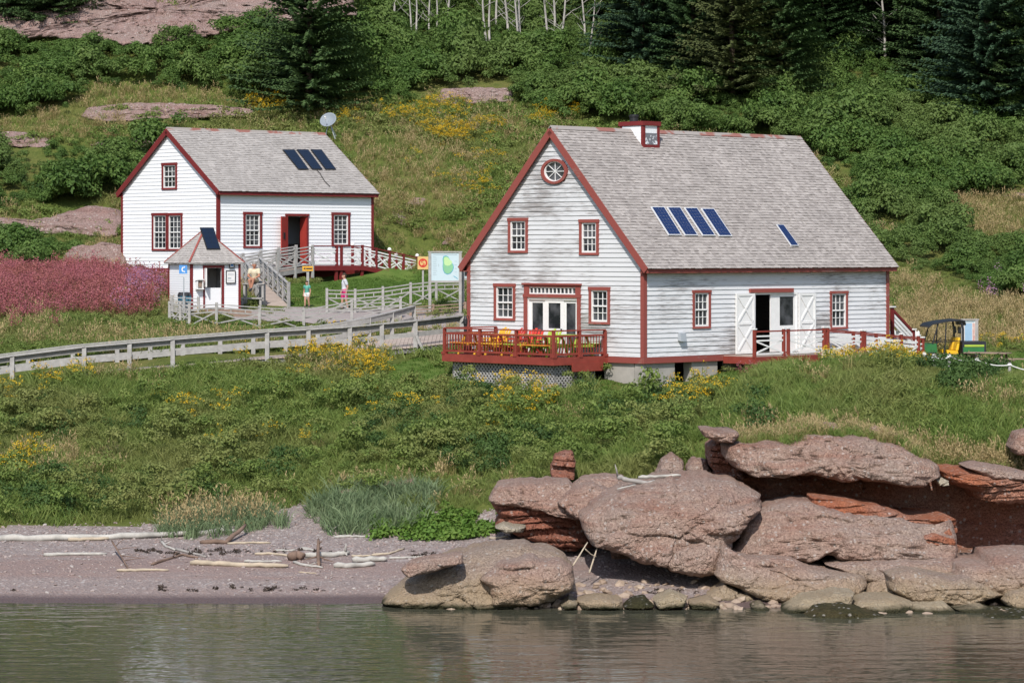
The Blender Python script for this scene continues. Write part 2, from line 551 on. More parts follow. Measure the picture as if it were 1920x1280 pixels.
# ------------------------------------------------------------------ ground sheets
def grass_ground():
    t = NT('meadow_soil')
    w = t.coord((1, 1, 1), True)
    a = t.noise(w, 0.22, 4)
    b = t.noise(w, 1.7, 5, 0.65)
    c = t.noise(w, 9, 4, 0.7)
    col = t.mix(t.ramp(a, [(0.4, 0), (0.62, 1)]), (0.10, 0.13, 0.028), (0.16, 0.15, 0.05))
    col = t.mix(t.ramp(b, [(0.4, 0), (0.7, 0.8)]), col, (0.07, 0.10, 0.022))
    col = t.mix(t.ramp(c, [(0.3, 0.5), (0.6, 0)]), col, (0.03, 0.04, 0.012))
    t.bump(c, 0.7, 0.1)
    MATS['meadow_soil'] = t.out(col, 0.95, 0.1)
    t = NT('lawn_grass')
    w = t.coord((1, 1, 1), True)
    a = t.noise(w, 0.8, 4)
    c = t.noise(w, 14, 4, 0.7)
    col = t.mix(t.ramp(a, [(0.35, 0), (0.65, 1)]), (0.085, 0.140, 0.028), (0.125, 0.165, 0.042))
    col = t.mix(t.ramp(c, [(0.3, 0.5), (0.65, 0)]), col, (0.045, 0.09, 0.015))
    t.bump(c, 0.7, 0.05)
    MATS['lawn_grass'] = t.out(col, 0.95, 0.1)
    t = NT('beach_shingle')
    w = t.coord((1, 1, 1), True)
    vor = t.n('ShaderNodeTexVoronoi', feature='F1')
    vor.inputs['Scale'].default_value = 13
    t.l(w, vor.inputs['Vector'])
    bw = t.n('ShaderNodeRGBToBW'); t.l(vor.outputs['Color'], bw.inputs[0])
    col = t.ramp(bw.outputs[0], [(0.2, (0.205, 0.172, 0.16)), (0.5, (0.27, 0.23, 0.215)), (0.72, (0.295, 0.235, 0.212)), (0.88, (0.44, 0.41, 0.39))])
    g = t.n('ShaderNodeNewGeometry'); sx = t.n('ShaderNodeSeparateXYZ'); t.l(g.outputs['Position'], sx.inputs[0])
    st = t.noise(t.coord((0.10, 0.9, 0.9), True), 1.2, 4, 0.6)
    zz = t.math('ADD', sx.outputs[2], t.math('MULTIPLY', t.math('SUBTRACT', st, 0.5), 0.45))
    sand = t.ramp(zz, [(0.16, 0.55), (0.34, 0.2), (0.46, 0.9), (0.56, 0.9), (0.64, 0.25), (0.95, 0.1)])
    col = t.mix(sand, col, (0.25, 0.175, 0.152))
    col = t.mix(t.ramp(t.noise(w, 3.0, 5, 0.7), [(0.35, 0.45), (0.6, 0)]), col, (0.17, 0.14, 0.135))
    wet = t.ramp(t.math('ADD', sx.outputs[2], t.math('MULTIPLY', t.math('SUBTRACT', st, 0.5), 0.10)), [(0.07, 1), (0.15, 0)])
    col = t.mix(t.math('MULTIPLY', wet, 0.85), col, (0.085, 0.055, 0.05))
    t.bump(vor.outputs['Distance'], 0.9, 0.05)
    MATS['beach_shingle'] = t.out(col, t.ramp(wet, [(0, 0.85), (1, 0.45)]), 0.25)
    t = NT('gravel_path')
    w = t.coord((1, 1, 1), True)
    col = t.mix(t.noise(w, 1.2, 4), (0.36, 0.315, 0.30), (0.29, 0.25, 0.235))
    col = t.mix(t.ramp(t.noise(w, 18, 4, 0.7), [(0.35, 0.5), (0.6, 0)]), col, (0.20, 0.17, 0.16))
    MATS['gravel_path'] = t.out(col, 0.95, 0.1)


grass_ground()
SHORT = [(820, 700), (1040, 705), (1130, 705), (1420, 688), (1430, 722), (1340, 745), (1250, 755), (1040, 752), (850, 745)]
LAWNS = [[(515, 577), (545, 530), (590, 505), (800, 505), (872, 510), (872, 575), (560, 580)],
         [(1845, 712), (1790, 668), (1960, 655), (1960, 700)],
         [(690, 700), (790, 668), (840, 690), (850, 725), (950, 735), (760, 735)],
         [(400, 622), (420, 600), (560, 600), (575, 615)]]


def in_lawn(px, py):
    r = np.zeros(np.shape(px), bool)
    for L in LAWNS:
        r |= inside(px, py, L)
    return r


def beach_line(x):     # how far up the beach the pebbles reach
    px = 960 + FOC * x / 85.0
    return np.interp(px, [-400, 0, 300, 420, 560, 660, 760, 900, 960, 2400], [85.2, 85.2, 85.6, 86.2, 88.2, 88.0, 86.0, 85.0, 84.6, 83.5])


def sheet(x0, x1, nx, y0, y1, ny):
    xs, ys = np.linspace(x0, x1, nx), np.linspace(y0, y1, ny)
    X, Y = np.meshgrid(xs, ys)
    Z = ground_z(X.ravel(), Y.ravel())
    v = np.stack([X.ravel(), Y.ravel(), Z], 1)
    i = np.arange(nx * ny).reshape(ny, nx)
    f = np.stack([i[:-1, :-1], i[:-1, 1:], i[1:, 1:], i[1:, :-1]], -1).reshape(-1, 4)
    return v, f


def mesh_np(name, v, f, mat, smooth=True):
    used, inv = np.unique(f, return_inverse=True)
    me = bpy.data.meshes.new(name)
    vv, ff = v[used], inv.reshape(f.shape)
    me.vertices.add(len(vv)); me.vertices.foreach_set('co', vv.astype(np.float32).ravel())
    me.loops.add(ff.size); me.loops.foreach_set('vertex_index', ff.astype(np.int32).ravel())
    me.polygons.add(len(ff)); k = ff.shape[1]
    me.polygons.foreach_set('loop_start', np.arange(0, ff.size, k, dtype=np.int32))
    me.polygons.foreach_set('use_smooth', np.ones(len(ff), bool))
    me.update(calc_edges=True)
    me.materials.append(mat)
    o = bpy.data.objects.new(name, me)
    COL.objects.link(o)
    return o


v, f = sheet(-44, 44, 264, 68, 200, 396)
fc = v[f].mean(1)
bl = beach_line(fc[:, 0])
is_beach = fc[:, 1] < np.where(fc[:, 0] > 0, np.maximum(bl, np.interp(fc[:, 0], EDGE_X, EDGE_Y) - 0.2), bl)
ppx, ppy = to_px(fc[:, 0], fc[:, 1], fc[:, 2])
ed = np.interp(fc[:, 0], EDGE_X, EDGE_Y)
is_cliff = (fc[:, 0] > 0.3) & (fc[:, 1] > ed - 1.1) & (fc[:, 1] < ed + .5)
is_beach &= ~is_cliff
is_lawn = in_lawn(ppx, ppy) & ~is_beach & ~is_cliff
tag(mesh_np('cliff_bank', v, f[is_cliff], MATS['rock_red']), kind='structure')
tag(mesh_np('beach', v, f[is_beach], MATS['beach_shingle']), kind='structure')
tag(mesh_np('lawn', v, f[is_lawn], MATS['lawn_grass']), kind='structure')
tag(mesh_np('hillside', v, f[~is_beach & ~is_lawn & ~is_cliff], MATS['meadow_soil']), kind='structure')
far = []
for k, args in enumerate([(-900, -44, 60, 68, 200, 60), (44, 900, 60, 68, 200, 60), (-900, 900, 180, 200, 1200, 80)]):
    va, fa = sheet(*args)
    far.append((va, fa))
va = np.concatenate([a for a, _ in far]); off = 0; fs = []
for a, b in far:
    fs.append(b + off); off += len(a)
tag(mesh_np('terrain', va, np.concatenate(fs), MATS['meadow_soil']), kind='structure')


def water():
    t = NT('sea_water')
    n1 = t.noise(t.coord((0.55, 1.5, 1), True), 1.0, 3, 0.55)
    n2 = t.noise(t.coord((1.6, 4.2, 1), True), 1.0, 2, 0.5)
    h = t.math('ADD', n1, t.math('MULTIPLY', n2, 0.14))
    t.bump(h, 0.26, 0.12)
    m = t.out((0.060, 0.060, 0.042), 0.04, 0.5)
    t.b.inputs['IOR'].default_value = 1.33
    mb = MB()
    mb.add([(-3000, -2500, 0), (3000, -2500, 0), (3000, 90, 0), (-3000, 90, 0)], [(0, 1, 2, 3)])
    return tag(mb.build('water', m), kind='structure')


water()


def ribbon(name, left, right, mat, lift=0.03):
    """path laid on the ground between two edge lines"""
    m = MB()
    n = 40
    L = np.array(left, float); Rr = np.array(right, float)
    tl = np.linspace(0, len(L) - 1, n); 
    lx, ly = np.interp(tl, range(len(L)), L[:, 0]), np.interp(tl, range(len(L)), L[:, 1])
    tr = np.linspace(0, len(Rr) - 1, n)
    rx, ry = np.interp(tr, range(len(Rr)), Rr[:, 0]), np.interp(tr, range(len(Rr)), Rr[:, 1])
    k = 9
    for i in range(n):
        for j in range(k):
            a = j / (k - 1)
            x, y = lx[i] * (1 - a) + rx[i] * a, ly[i] * (1 - a) + ry[i] * a
            m.v.append((x, y, gz(x, y) + lift))
    for i in range(n - 1):
        for j in range(k - 1):
            m.f.append((i * k + j, (i + 1) * k + j, (i + 1) * k + j + 1, i * k + j + 1))
    o = m.build(name, mat, None, True)
    return tag(o, kind='structure')


def gxy(px, py):
    p = on_ground(px, py)
    return (p.x, p.y)


PATH = [(440, 601), (560, 605), (690, 614), (740, 612), (800, 625), (868, 615), (868, 588), (760, 578), (560, 580), (450, 583)]
ribbon('gravel_path', [gxy(440, 583), gxy(520, 579), gxy(620, 579), (gxy(760, 580)), gxy(870, 583)],
       [gxy(440, 599), gxy(560, 604), gxy(690, 613), gxy(790, 622), gxy(872, 626)], MATS['gravel_path'])

# ------------------------------------------------------------------ houses
class Frame:
    """house frame: x along the long front, y back along the gable, z up from the sill"""
    def __init__(self, h, z0):
        self.o = Vector((h['o'].x, h['o'].y, z0)); self.th = h['th']; self.W = h['W']; self.L = h['L']
        self.rot = Matrix.Rotation(h['th'], 3, 'Z')

    def loc(self, p):
        return self.rot.transposed() @ (Vector(p) - self.o)

    def wld(self, p):
        return self.rot @ Vector(p) + self.o

    def hit(self, px, py, p0, n):
        """where the line of sight of a photo pixel meets a plane given in the house frame"""
        c = self.loc((0, 0, HC)); d = self.rot.transposed() @ Vector(((px - 960) / FOC, 1, -(py - HZ) / FOC))
        n = Vector(n)
        return c + d * ((Vector(p0) - c).dot(n) / d.dot(n))

    def long(self, px, py, off=0.0):
        q = self.hit(px, py, (0, -off, 0), (0, 1, 0)); return q.x, q.z

    def gable(self, px, py, off=0.0):
        q = self.hit(px, py, (-off, 0, 0), (1, 0, 0)); return q.y, q.z


def P_long(u, off, z): return (u, -off, z)
def P_gable(u, off, z): return (-off, u, z)


def wall(root, fr, P, u0, u1, lo, hi, openings, pitch, lip, mat, backing, jitter=0.0, joined=False):
    """a boarded wall: hi(z)-> the (left,right) limits of the wall at height z; openings = [(u0,u1,z0,z1)]"""
    wm = MB()
    boards = []
    z = lo
    top = hi['top']
    while z < top - 0.02:
        z1 = min(z + pitch, top)
        a0, b0 = hi['lim'](z); a1, b1 = hi['lim'](z1)
        cuts = sorted((o[0], o[1]) for o in openings if o[2] < z1 - 0.03 and o[3] > z + 0.03)
        segs, cur = [], None
        left = (a0, a1)
        for (c0, c1) in cuts:
            segs.append((left, (c0, c0))); left = (c1, c1)
        segs.append((left, (b0, b1)))
        rows = [(sg, z, z1) for sg in segs]
        for o in openings:                       # what is left of a course above or below an opening
            if o[2] < z1 - 0.03 and o[3] > z + 0.03:
                if o[2] > z: rows.append((((o[0], o[0]), (o[1], o[1])), z, o[2] + .005))
                if o[3] < z1: rows.append((((o[0], o[0]), (o[1], o[1])), o[3] - .005, z1))
        zc_, zc1_ = z, z1
        for ((s0, s1), (e0, e1)), z, z1 in rows:
            if e0 - s0 < 0.03 or z1 - z < 0.004:
                continue
            j = random.uniform(-jitter, jitter); j2 = random.uniform(-jitter, jitter)
            bt, tp = (lip + abs(j) * 0.6) * max(.35, (zc1_ - z) / (zc1_ - zc_)), 0.006
            ov = 0.012
            m = MB()
            m.hexa([P(s0, 0.0, z + j - ov), P(e0, 0.0, z + j2 - ov), P(e0, bt, z + j2 - ov), P(s0, bt, z + j - ov),
                    P(s1, 0.0, z1 - 0.001), P(max(e1, s1 + 0.001), 0.0, z1 - 0.001), P(max(e1, s1 + 0.001), tp, z1 - 0.001), P(s1, tp, z1 - 0.001)])
            boards.append(m)
            wm.hexa([P(s0, -0.10, z), P(e0, -0.10, z), P(e0, -0.003, z), P(s0, -0.003, z),
                     P(s1, -0.10, z1), P(max(e1, s1 + 0.001), -0.10, z1), P(max(e1, s1 + 0.001), -0.003, z1), P(s1, -0.003, z1)])
        z = zc1_
    w = wm.build('wall', backing, root)
    if joined:
        m = MB()
        for b in boards:
            m.add(b.v, b.f)
        o = m.build('siding', mat, w); o['kind'] = 'stuff'
    else:
        for b in boards:
            b.build('clapboard', mat, w)
    return w


def window(root, P, u0, u1, z0, z1, cols, rows, case, casing=0.10, deep=0.07, mid=True, sash_m='white_trim', lean=0.0):
    """red casing, white sashes with glazing bars, dark glass set back"""
    m = MB()
    c = casing
    m.hexa([P(u0, -.09, z0), P(u1, -.09, z0), P(u1, .075, z0), P(u0, .075, z0), P(u0, -.09, z0 + c * .7), P(u1, -.09, z0 + c * .7), P(u1, .06, z0 + c * .7), P(u0, .06, z0 + c * .7)])
    m.hexa([P(u0 - .02, -.09, z1 - c), P(u1 + .02, -.09, z1 - c), P(u1 + .02, .075, z1 - c), P(u0 - .02, .075, z1 - c), P(u0 - .02, -.09, z1), P(u1 + .02, -.09, z1), P(u1 + .02, .075, z1), P(u0 - .02, .075, z1)])
    for a, b in ((u0, u0 + c), (u1 - c, u1)):
        m.hexa([P(a, -.09, z0 + c * .7), P(b, -.09, z0 + c * .7), P(b, .06, z0 + c * .7), P(a, .06, z0 + c * .7), P(a, -.09, z1 - c), P(b, -.09, z1 - c), P(b, .06, z1 - c), P(a, .06, z1 - c)])
    w = m.build('window', MATS[case], root)
    a0, a1, b0, b1 = u0 + c, u1 - c, z0 + c * .7, z1 - c
    s = 0.055
    m = MB()

    def bar(x0, x1, y0, y1, f, bk):
        m.hexa([P(x0, bk, y0), P(x1, bk, y0), P(x1, f, y0), P(x0, f, y0), P(x0, bk, y1), P(x1, bk, y1), P(x1, f, y1), P(x0, f, y1)])
    bar(a0, a0 + s, b0, b1, .03, -.07); bar(a1 - s, a1, b0, b1, .03, -.07)
    bar(a0 + s, a1 - s, b0, b0 + s * 1.2, .03, -.07); bar(a0 + s, a1 - s, b1 - s, b1, .03, -.07)
    zm = (b0 + b1) / 2
    if mid:
        bar(a0 + s, a1 - s, zm - s * .5, zm + s * .5, .026, -.07)
    m.build('sash', MATS[sash_m], w)
    m = MB()
    iu0, iu1, iz0, iz1 = a0 + s, a1 - s, b0 + s * 1.2, b1 - s
    for k in range(1, cols):
        u = iu0 + (iu1 - iu0) * k / cols
        bar(u - .013, u + .013, iz0, iz1, -.005, -.05)
    for k in range(1, rows):
        zz = iz0 + (iz1 - iz0) * k / rows
        if mid and abs(zz - zm) < .05:
            continue
        bar(iu0, iu1, zz - .012, zz + .012, -.003, -.048)
    m.build('glazing_bars', MATS[sash_m], w)
    m = MB()
    bar(iu0, iu1, iz0, iz1, -.03, -.04)
    m.build('pane', MATS['glass'], w)
    return w


def shingle_mesh(P, u0, u1, v0, v1, expo, wmin, wmax, thick, lim=None):
    """rows of single wooden shingles on a slope; P(u,v,off)->point"""
    m = MB()
    nrow = int((v1 - v0) / expo)
    expo = (v1 - v0) / nrow
    for r in range(nrow):
        va, vb = v0 + r * expo, v0 + (r + 1) * expo
        a, b = (u0, u1) if lim is None else lim(va)
        u = a - random.uniform(0, wmin)
        while u < b:
            w = random.uniform(wmin, wmax)
            x0, x1 = max(u, a) + 0.002, min(u + w, b) - 0.002
            u += w
            if x1 - x0 < 0.02:
                continue
            d = random.uniform(-0.012, 0.008)
            t = thick * random.uniform(0.6, 1.7)
            n = len(m.v)
            m.v += [P(x0, va + d, 0.0), P(x1, va + d, 0.0), P(x0, va + d, t), P(x1, va + d + random.uniform(-.004, .004), t * random.uniform(.85, 1.2)), P(x0, vb + .01, 0.003), P(x1, vb + .01, 0.003)]
            m.f += [(n, n + 1, n + 3, n + 2), (n + 2, n + 3, n + 5, n + 4), (n, n + 2, n + 4), (n + 1, n + 5, n + 3)]
    return m


def gable_roof(root, W, L, zw, zr, oe, orr, shingle, trim, expo, thick, sag=0.0):
    """two slopes with eave and rake boards and a shingle cover"""
    hw = W / 2
    sl = (zr - zw) / hw
    ang = math.atan(sl)
    ca, sa = math.cos(ang), math.sin(ang)
    run = (hw + oe) / ca
    ze = zw - oe * sl
    roof = MB()
    th = 0.10
    for sgn in (1, -1):
        yo = -oe if sgn == 1 else W + oe
        yr = hw
        n = Vector((0, -sa * sgn, ca))

        def Q(u, v, off):
            return Vector((u, yo + sgn * v * ca, ze + v * sa)) + n * off
        roof.hexa([Q(-orr, 0, -.02), Q(L + orr, 0, -.02), Q(L + orr, run - .02, -.02), Q(-orr, run - .02, -.02), Q(-orr, 0, th), Q(L + orr, 0, th), Q(L + orr, run, th), Q(-orr, run, th)])
    rf = roof.build('roof', MATS['interior'], root)
    for sgn in (1, -1):
        yo = -oe if sgn == 1 else W + oe
        n = Vector((0, -sa * sgn, ca))

        def Q2(u, v, off, yo=yo, sgn=sgn, n=n):
            dz = -sag * math.sin(math.pi * min(max((u + orr) / (L + 2 * orr), 0), 1)) * (v / run)
            return Vector((u, yo + sgn * v * ca, ze + v * sa + dz)) + n * (off + th + .004)
        s = shingle_mesh(Q2, -orr - .03, L + orr + .03, -.05, run, expo, .09, .22, thick).build('shingles', MATS[shingle], rf)
        s['kind'] = 'stuff'
        # rake boards and soffit
        for u, du in ((-orr, -1), (L + orr, 1)):
            m = MB()
            a, b = Q2(u, -.02, -th - .16), Q2(u, run + .02, -th - .16)
            c, d = Q2(u, run + .02, 0.006), Q2(u, -.02, 0.006)
            k = Vector((du * .04, 0, 0))
            m.hexa([a, b, b + k, a + k, d, c, c + k, d + k])
            m.build('rake_board', MATS[trim], rf)
            if orr > 0.06:
                m = MB()
                a, b = Q2(u, 0, -th - .06), Q2(u, run, -th - .06)
                k = Vector((-du * (orr - .03), 0, 0)); up = n * .035
                m.hexa([a, b, b + k, a + k, a + up, b + up, b + k + up, a + k + up])
                m.build('soffit', MATS[trim], rf)
        m = MB()
        y0 = yo - sgn * .035
        m.box((-orr, y0, ze - .12), (L + orr, yo, ze + .10))
        m.build('eave_board', MATS[trim], rf)
        m = MB()
        m.box((-orr + .02, yo + sgn * .01, ze - .115), (L + orr - .02, yo + sgn * (oe + .02), ze - .08))
        m.build('eave_soffit', MATS[trim], rf)
    return rf, sl, ang, ze, run


def corner_board(root, x, y, z0, z1, w, mat, sx=-1, sy=-1):
    m = MB()
    o = .055
    m.box((x + sx * o, y + sy * o, z0), (x - sx * (w - o), y + sy * .002, z1))
    m.box((x + sx * o, y + sy * .002, z0), (x + sx * .002, y - sy * (w - o), z1))
    return m.build('corner_board', mat, root)


# ---- the big weathered house
Z1 = HC - (669 - HZ) * 100 / FOC
F1 = Frame(H1, Z1)
W1, L1 = H1['W'], H1['L']
ZW1, ZR1 = 9.04 - Z1, 13.77 - Z1
big = empty('weathered_house', F1.o, F1.th, 'weathered white clapboard house with red trim and steep grey shingled roof', 'house')

HW1 = W1 / 2


def lim_gable1(z):
    if z <= ZW1:
        return 0.0, W1
    k = (z - ZW1) / (ZR1 - ZW1) * HW1
    return k, max(W1 - k, k + 0.01)


def gb(px0, px1, py0, py1):          # an opening in the gable, from photo measurements
    a, z1 = F1.gable(px1, py0); b, z0 = F1.gable(px0, py1)
    return (a, b, z0, z1)


def lg(px0, px1, py0, py1):
    a, z1 = F1.long(px0, py0); b, z0 = F1.long(px1, py1)
    return (a, b, z0, z1)


GW = [gb(954, 991, 408, 474), gb(1087.5, 1124, 411, 478), gb(927.5, 967.5, 531.5, 600), gb(1105.5, 1145, 538, 607)]
du0, dz0 = F1.gable(1090, 531); du1, dz1 = F1.gable(984, 531)
DOORG = (du0, du1, 0.0, (dz0 + dz1) / 2)
LW = [lg(1297.5, 1331, 544, 615), lg(1555, 1588, 545.5, 616)]
lu0, _ = F1.long(1412.5, 600); lu1, _ = F1.long(1494, 600)
ldz = F1.long(1450, 548)[1]
DOORL = (lu0, lu1, -0.02, ldz)
ov_u, ov_z = F1.gable(1041.5, 321.5)
ova, ovb = F1.gable(1017, 321)[0] - ov_u, F1.gable(1041, 298)[1] - ov_z
OV = (ov_u - ova * .78, ov_u + ova * .78, ov_z - ovb * .78, ov_z + ovb * .78)

wall(big, F1, P_gable, 0, W1, 0, dict(top=ZR1 - .04, lim=lim_gable1), GW + [DOORG, OV], .168, .034, MATS['paint_old_gable'], MATS['interior'], .007)
wall(big, F1, P_long, 0, L1, 0, dict(top=ZW1, lim=lambda z: (0, L1)), LW + [DOORL], .168, .034, MATS['paint_old'], MATS['interior'], .007)
m = MB(); m.box((.1, W1 - .1, 0), (L1, W1, ZW1)); m.build('wall', MATS['paint_old'], big)
m = MB(); m.prism([(L1, 0.001, 0), (L1, W1, 0), (L1, W1, ZW1), (L1, HW1, ZR1 - .05), (L1, .001, ZW1)], (-.1, 0, 0)); m.build('wall', MATS['paint_old'], big)
boxo('floor', (.12, .12, -.14), (L1 - .12, W1 - .12, -.02), MATS['interior'], big)
boxo('upper_floor', (.12, .12, ZW1 - .35), (L1 - .12, W1 - .12, ZW1 - .2), MATS['interior'], big)
rf1, sl1, ang1, ze1, run1 = gable_roof(big, W1, L1, ZW1, ZR1, .30, .17, 'shingle_old', 'paint_red_old', .142, .02)
for a in ((0, 0, -1, -1), (0, W1, -1, 1), (L1, 0, 1, -1)):
    corner_board(big, a[0], a[1], -.02, ZW1 + (0.05 if a[1] == 0 else .02), .17, MATS['paint_red_old'], a[2], a[3])
for nm, a, b in (('sill_board', (-.06, -.062, -.24), (L1 + .05, -.004, -.024)), ('sill_board', (-.063, .0, -.24), (-.004, W1, -.024))):
    boxo(nm, a, b, MATS['paint_red_old'], big)
for i, g in enumerate(GW):
    window(big, P_gable, *g, 3, 4, 'paint_red_old', .12)
for g in LW:
    window(big, P_long, *g, 3, 4, 'paint_red_old', .10)
# oval window: red ring, white inner ring, eight glazing bars
N = 40
def oval_ring(r0, r1, f0, f1):
    m = MB()
    for k in range(N):
        t0, t1 = 2 * math.pi * k / N, 2 * math.pi * (k + 1) / N
        def q(r, t, f): return P_gable(ov_u + ova * r * math.cos(t), f, ov_z + ovb * r * math.sin(t))
        m.hexa([q(r0, t0, f0), q(r0, t1, f0), q(r1, t1, f0), q(r1, t0, f0), q(r0, t0, f1), q(r0, t1, f1), q(r1, t1, f1), q(r1, t0, f1)])
    return m
ow = oval_ring(.80, 1.0, -.05, .10).build('oval_window', MATS['paint_red_old'], big)
oval_ring(.72, .80, -.05, .045).build('sash', MATS['white_trim'], ow)
m = MB()
for k in range(8):
    t = math.pi * k / 4
    m.beam(P_gable(ov_u, .012, ov_z), P_gable(ov_u + ova * .74 * math.cos(t), .012, ov_z + ovb * .74 * math.sin(t)), .024, .024, (1, 0, 0))
m.build('glazing_bars', MATS['white_trim'], ow)
m = MB(); m.prism([P_gable(ov_u + ova * .8 * math.cos(2 * math.pi * k / N), -.02, ov_z + ovb * .8 * math.sin(2 * math.pi * k / N)) for k in range(N)], (.012, 0, 0)); m.build('pane', MATS['glass'], ow)

# gable entrance: red surround, transom of small lights, three white glazed doors
a, b, _, zt = DOORG
def gbox(m, u0, u1, z0, z1, f0, f1): m.box(P_gable(u0, f0, z0), P_gable(u1, f1, z1))
m = MB(); cs = .17
gbox(m, a, a + cs, 0, zt - .52, -.09, .07); gbox(m, b - cs, b, 0, zt - .52, -.09, .07)
gbox(m, a - .06, b + .06, zt - .06, zt, -.09, .12); gbox(m, a, b, zt - .14, zt - .06, -.09, .06); gbox(m, a, a + .26, zt - .40, zt - .14, -.09, .055); gbox(m, b - .26, b, zt - .40, zt - .14, -.09, .055); gbox(m, a - .03, b + .03, zt - .52, zt - .40, -.09, .085)
ent = m.build('entrance', MATS['paint_red_old'], big)
m = MB(); tu0, tu1, tz0, tz1 = a + .26, b - .26, zt - .40, zt - .14
gbox(m, tu0, tu1, tz0, tz0 + .04, -.06, .02); gbox(m, tu0, tu1, tz1 - .04, tz1, -.06, .02)
for k in range(13):
    u = tu0 + (tu1 - tu0) * k / 12
    gbox(m, u - .02 if k else u, u + .02 if k < 12 else u, tz0 + .04, tz1 - .04, -.06, .012)
m.build('transom', MATS['white_trim'], ent)
m = MB(); gbox(m, tu0, tu1, tz0 + .02, tz1 - .02, -.04, -.03); m.build('pane', MATS['glass'], ent)
ia, ib, it = a + cs, b - cs, zt - .52
m = MB(); gbox(m, ia, ib, it - .09, it, -.09, .03); gbox(m, ia, ia + .06, 0, it - .09, -.09, .02); gbox(m, ib - .06, ib, 0, it - .09, -.09, .02)
wd = ib - ia
g1, g2 = F1.gable(1057, 600)[0], F1.gable(1022, 600)[0]     # middle leaf edges
m.build('door_frame', MATS['white_trim'], ent)
def leaf(u0, u1, f, glass_lo, nm='door', side=.1):
    m = MB()
    gbox(m, u0, u0 + side, .02, it - .09, f - .045, f); gbox(m, u1 - side, u1, .02, it - .09, f - .045, f)
    gbox(m, u0 + side, u1 - side, it - .2, it - .09, f - .045, f); gbox(m, u0 + side, u1 - side, .02, glass_lo, f - .045, f)
    d = m.build(nm, MATS['white_trim'], ent)
    m = MB(); gbox(m, u0 + side, u1 - side, glass_lo, it - .2, f - .03, f - .02); m.build('pane', MATS['glass'], ent)
    return d
dm = leaf(g1, g2, .0, .92, side=.17)
m = MB(); m.lathe([(.0, 0), (.035, .01), (.035, .05), (0, .06)], 10, P_gable(g1 + .08, .05, .86)); m.build('handle', MATS['black_iron'], ent)
leaf(ia + .06, g1 - .01, -.03, .12, side=.09)
leaf(g2 + .01, ib - .06, -.03, .12, side=.13)

# long side doorway: head board, two boarded shutters folded back, one half open
a, b, _, zt = DOORL
m = MB(); hu0, hu1 = F1.long(1403.5, 544)[0], F1.long(1484, 544)[0]
m.box(P_long(hu0, -.0, zt), P_long(hu1, .12, zt + .15)); m.build('head_board', MATS['paint_red_old'], big)
fr_ = MB(); fr_.box(P_long(a, -.1, 0), P_long(a + .07, .045, zt)); fr_.box(P_long(b - .05, -.1, 0), P_long(b, .045, zt)); fr_.box(P_long(a + .07, -.1, zt - .08), P_long(b - .05, .04, zt)); fr_.build('door_frame', MATS['white_trim'], big)
d0 = F1.long(1445, 600)[0]
def lbox(m, u0, u1, z0, z1, f0, f1): m.box(P_long(u0, f0, z0), P_long(u1, f1, z1))
m = MB(); gl, gr, gt, gbm = F1.long(1462, 600)[0], F1.long(1488, 600)[0], F1.long(1470, 556)[1], F1.long(1470, 610)[1]
lbox(m, d0, gl, .0, zt - .08, -.05, 0); lbox(m, gr, b - .05, .0, zt - .08, -.05, 0); lbox(m, gl, gr, .0, gbm, -.05, 0); lbox(m, gl, gr, gt, zt - .08, -.05, 0)
dr = m.build('door', MATS['white_trim'], big)
m = MB(); lbox(m, gl, gr, gbm, gt, -.035, -.02); m.build('pane', MATS['glass'], dr)
m = MB(); m.beam(P_long(a + .09, -.05, zt / 2), P_long(a + .25, -.95, zt / 2), .045, zt - .1); m.build('door', MATS['white_trim'], big)
def shutter(u0, u1, z0, z1):
    m = MB(); lbox(m, u0, u1, z0, z1, .05, .08)
    s = m.build('shutter', MATS['white_trim'], big)
    w = .09
    m = MB(); f0, f1 = .08, .105
    lbox(m, u0, u0 + w, z0, z1, f0, f1); lbox(m, u1 - w, u1, z0, z1, f0, f1)
    zm = (z0 + z1) / 2
    for q in (z0, zm - w / 2, z1 - w): lbox(m, u0 + w, u1 - w, q, q + w, f0, f1)
    m.build('frame', MATS['white_trim'], s)
    for q0, q1 in ((z0 + w, zm - w / 2), (zm + w / 2, z1 - w)):
        for sg in (0, 1):
            p, q = (u0 + w, u1 - w) if sg else (u1 - w, u0 + w)
            beamo('brace', P_long(p, .09 + sg * .006, q0), P_long(q, .09 + sg * .006, q1), .03, .075, MATS['white_trim'], s, (0, 0, 1))
    return s
sz1 = F1.long(1395, 550)[1]
shutter(F1.long(1377, 600)[0], a - .02, -.02, sz1)
shutter(b + .03, F1.long(1526, 600)[0], -.02, sz1 - .03)
bu, bz = F1.long(1275, 631)
m = MB(); m.hexa([P_long(bu - .15, .02, bz - .13), P_long(bu + .15, .02, bz - .13), P_long(bu + .15, .20, bz - .16), P_long(bu - .15, .20, bz - .16), P_long(bu - .15, .02, bz + .17), P_long(bu + .15, .02, bz + .17), P_long(bu + .15, .16, bz + .13), P_long(bu - .15, .16, bz + .13)])
tag(m.build('wall_box', MATS['metal_pale'], None), 'small pale grey metal box on the weathered long wall', 'meter box')
o = bpy.data.objects['wall_box']; o.location = F1.o; o.rotation_euler = (0, 0, F1.th)

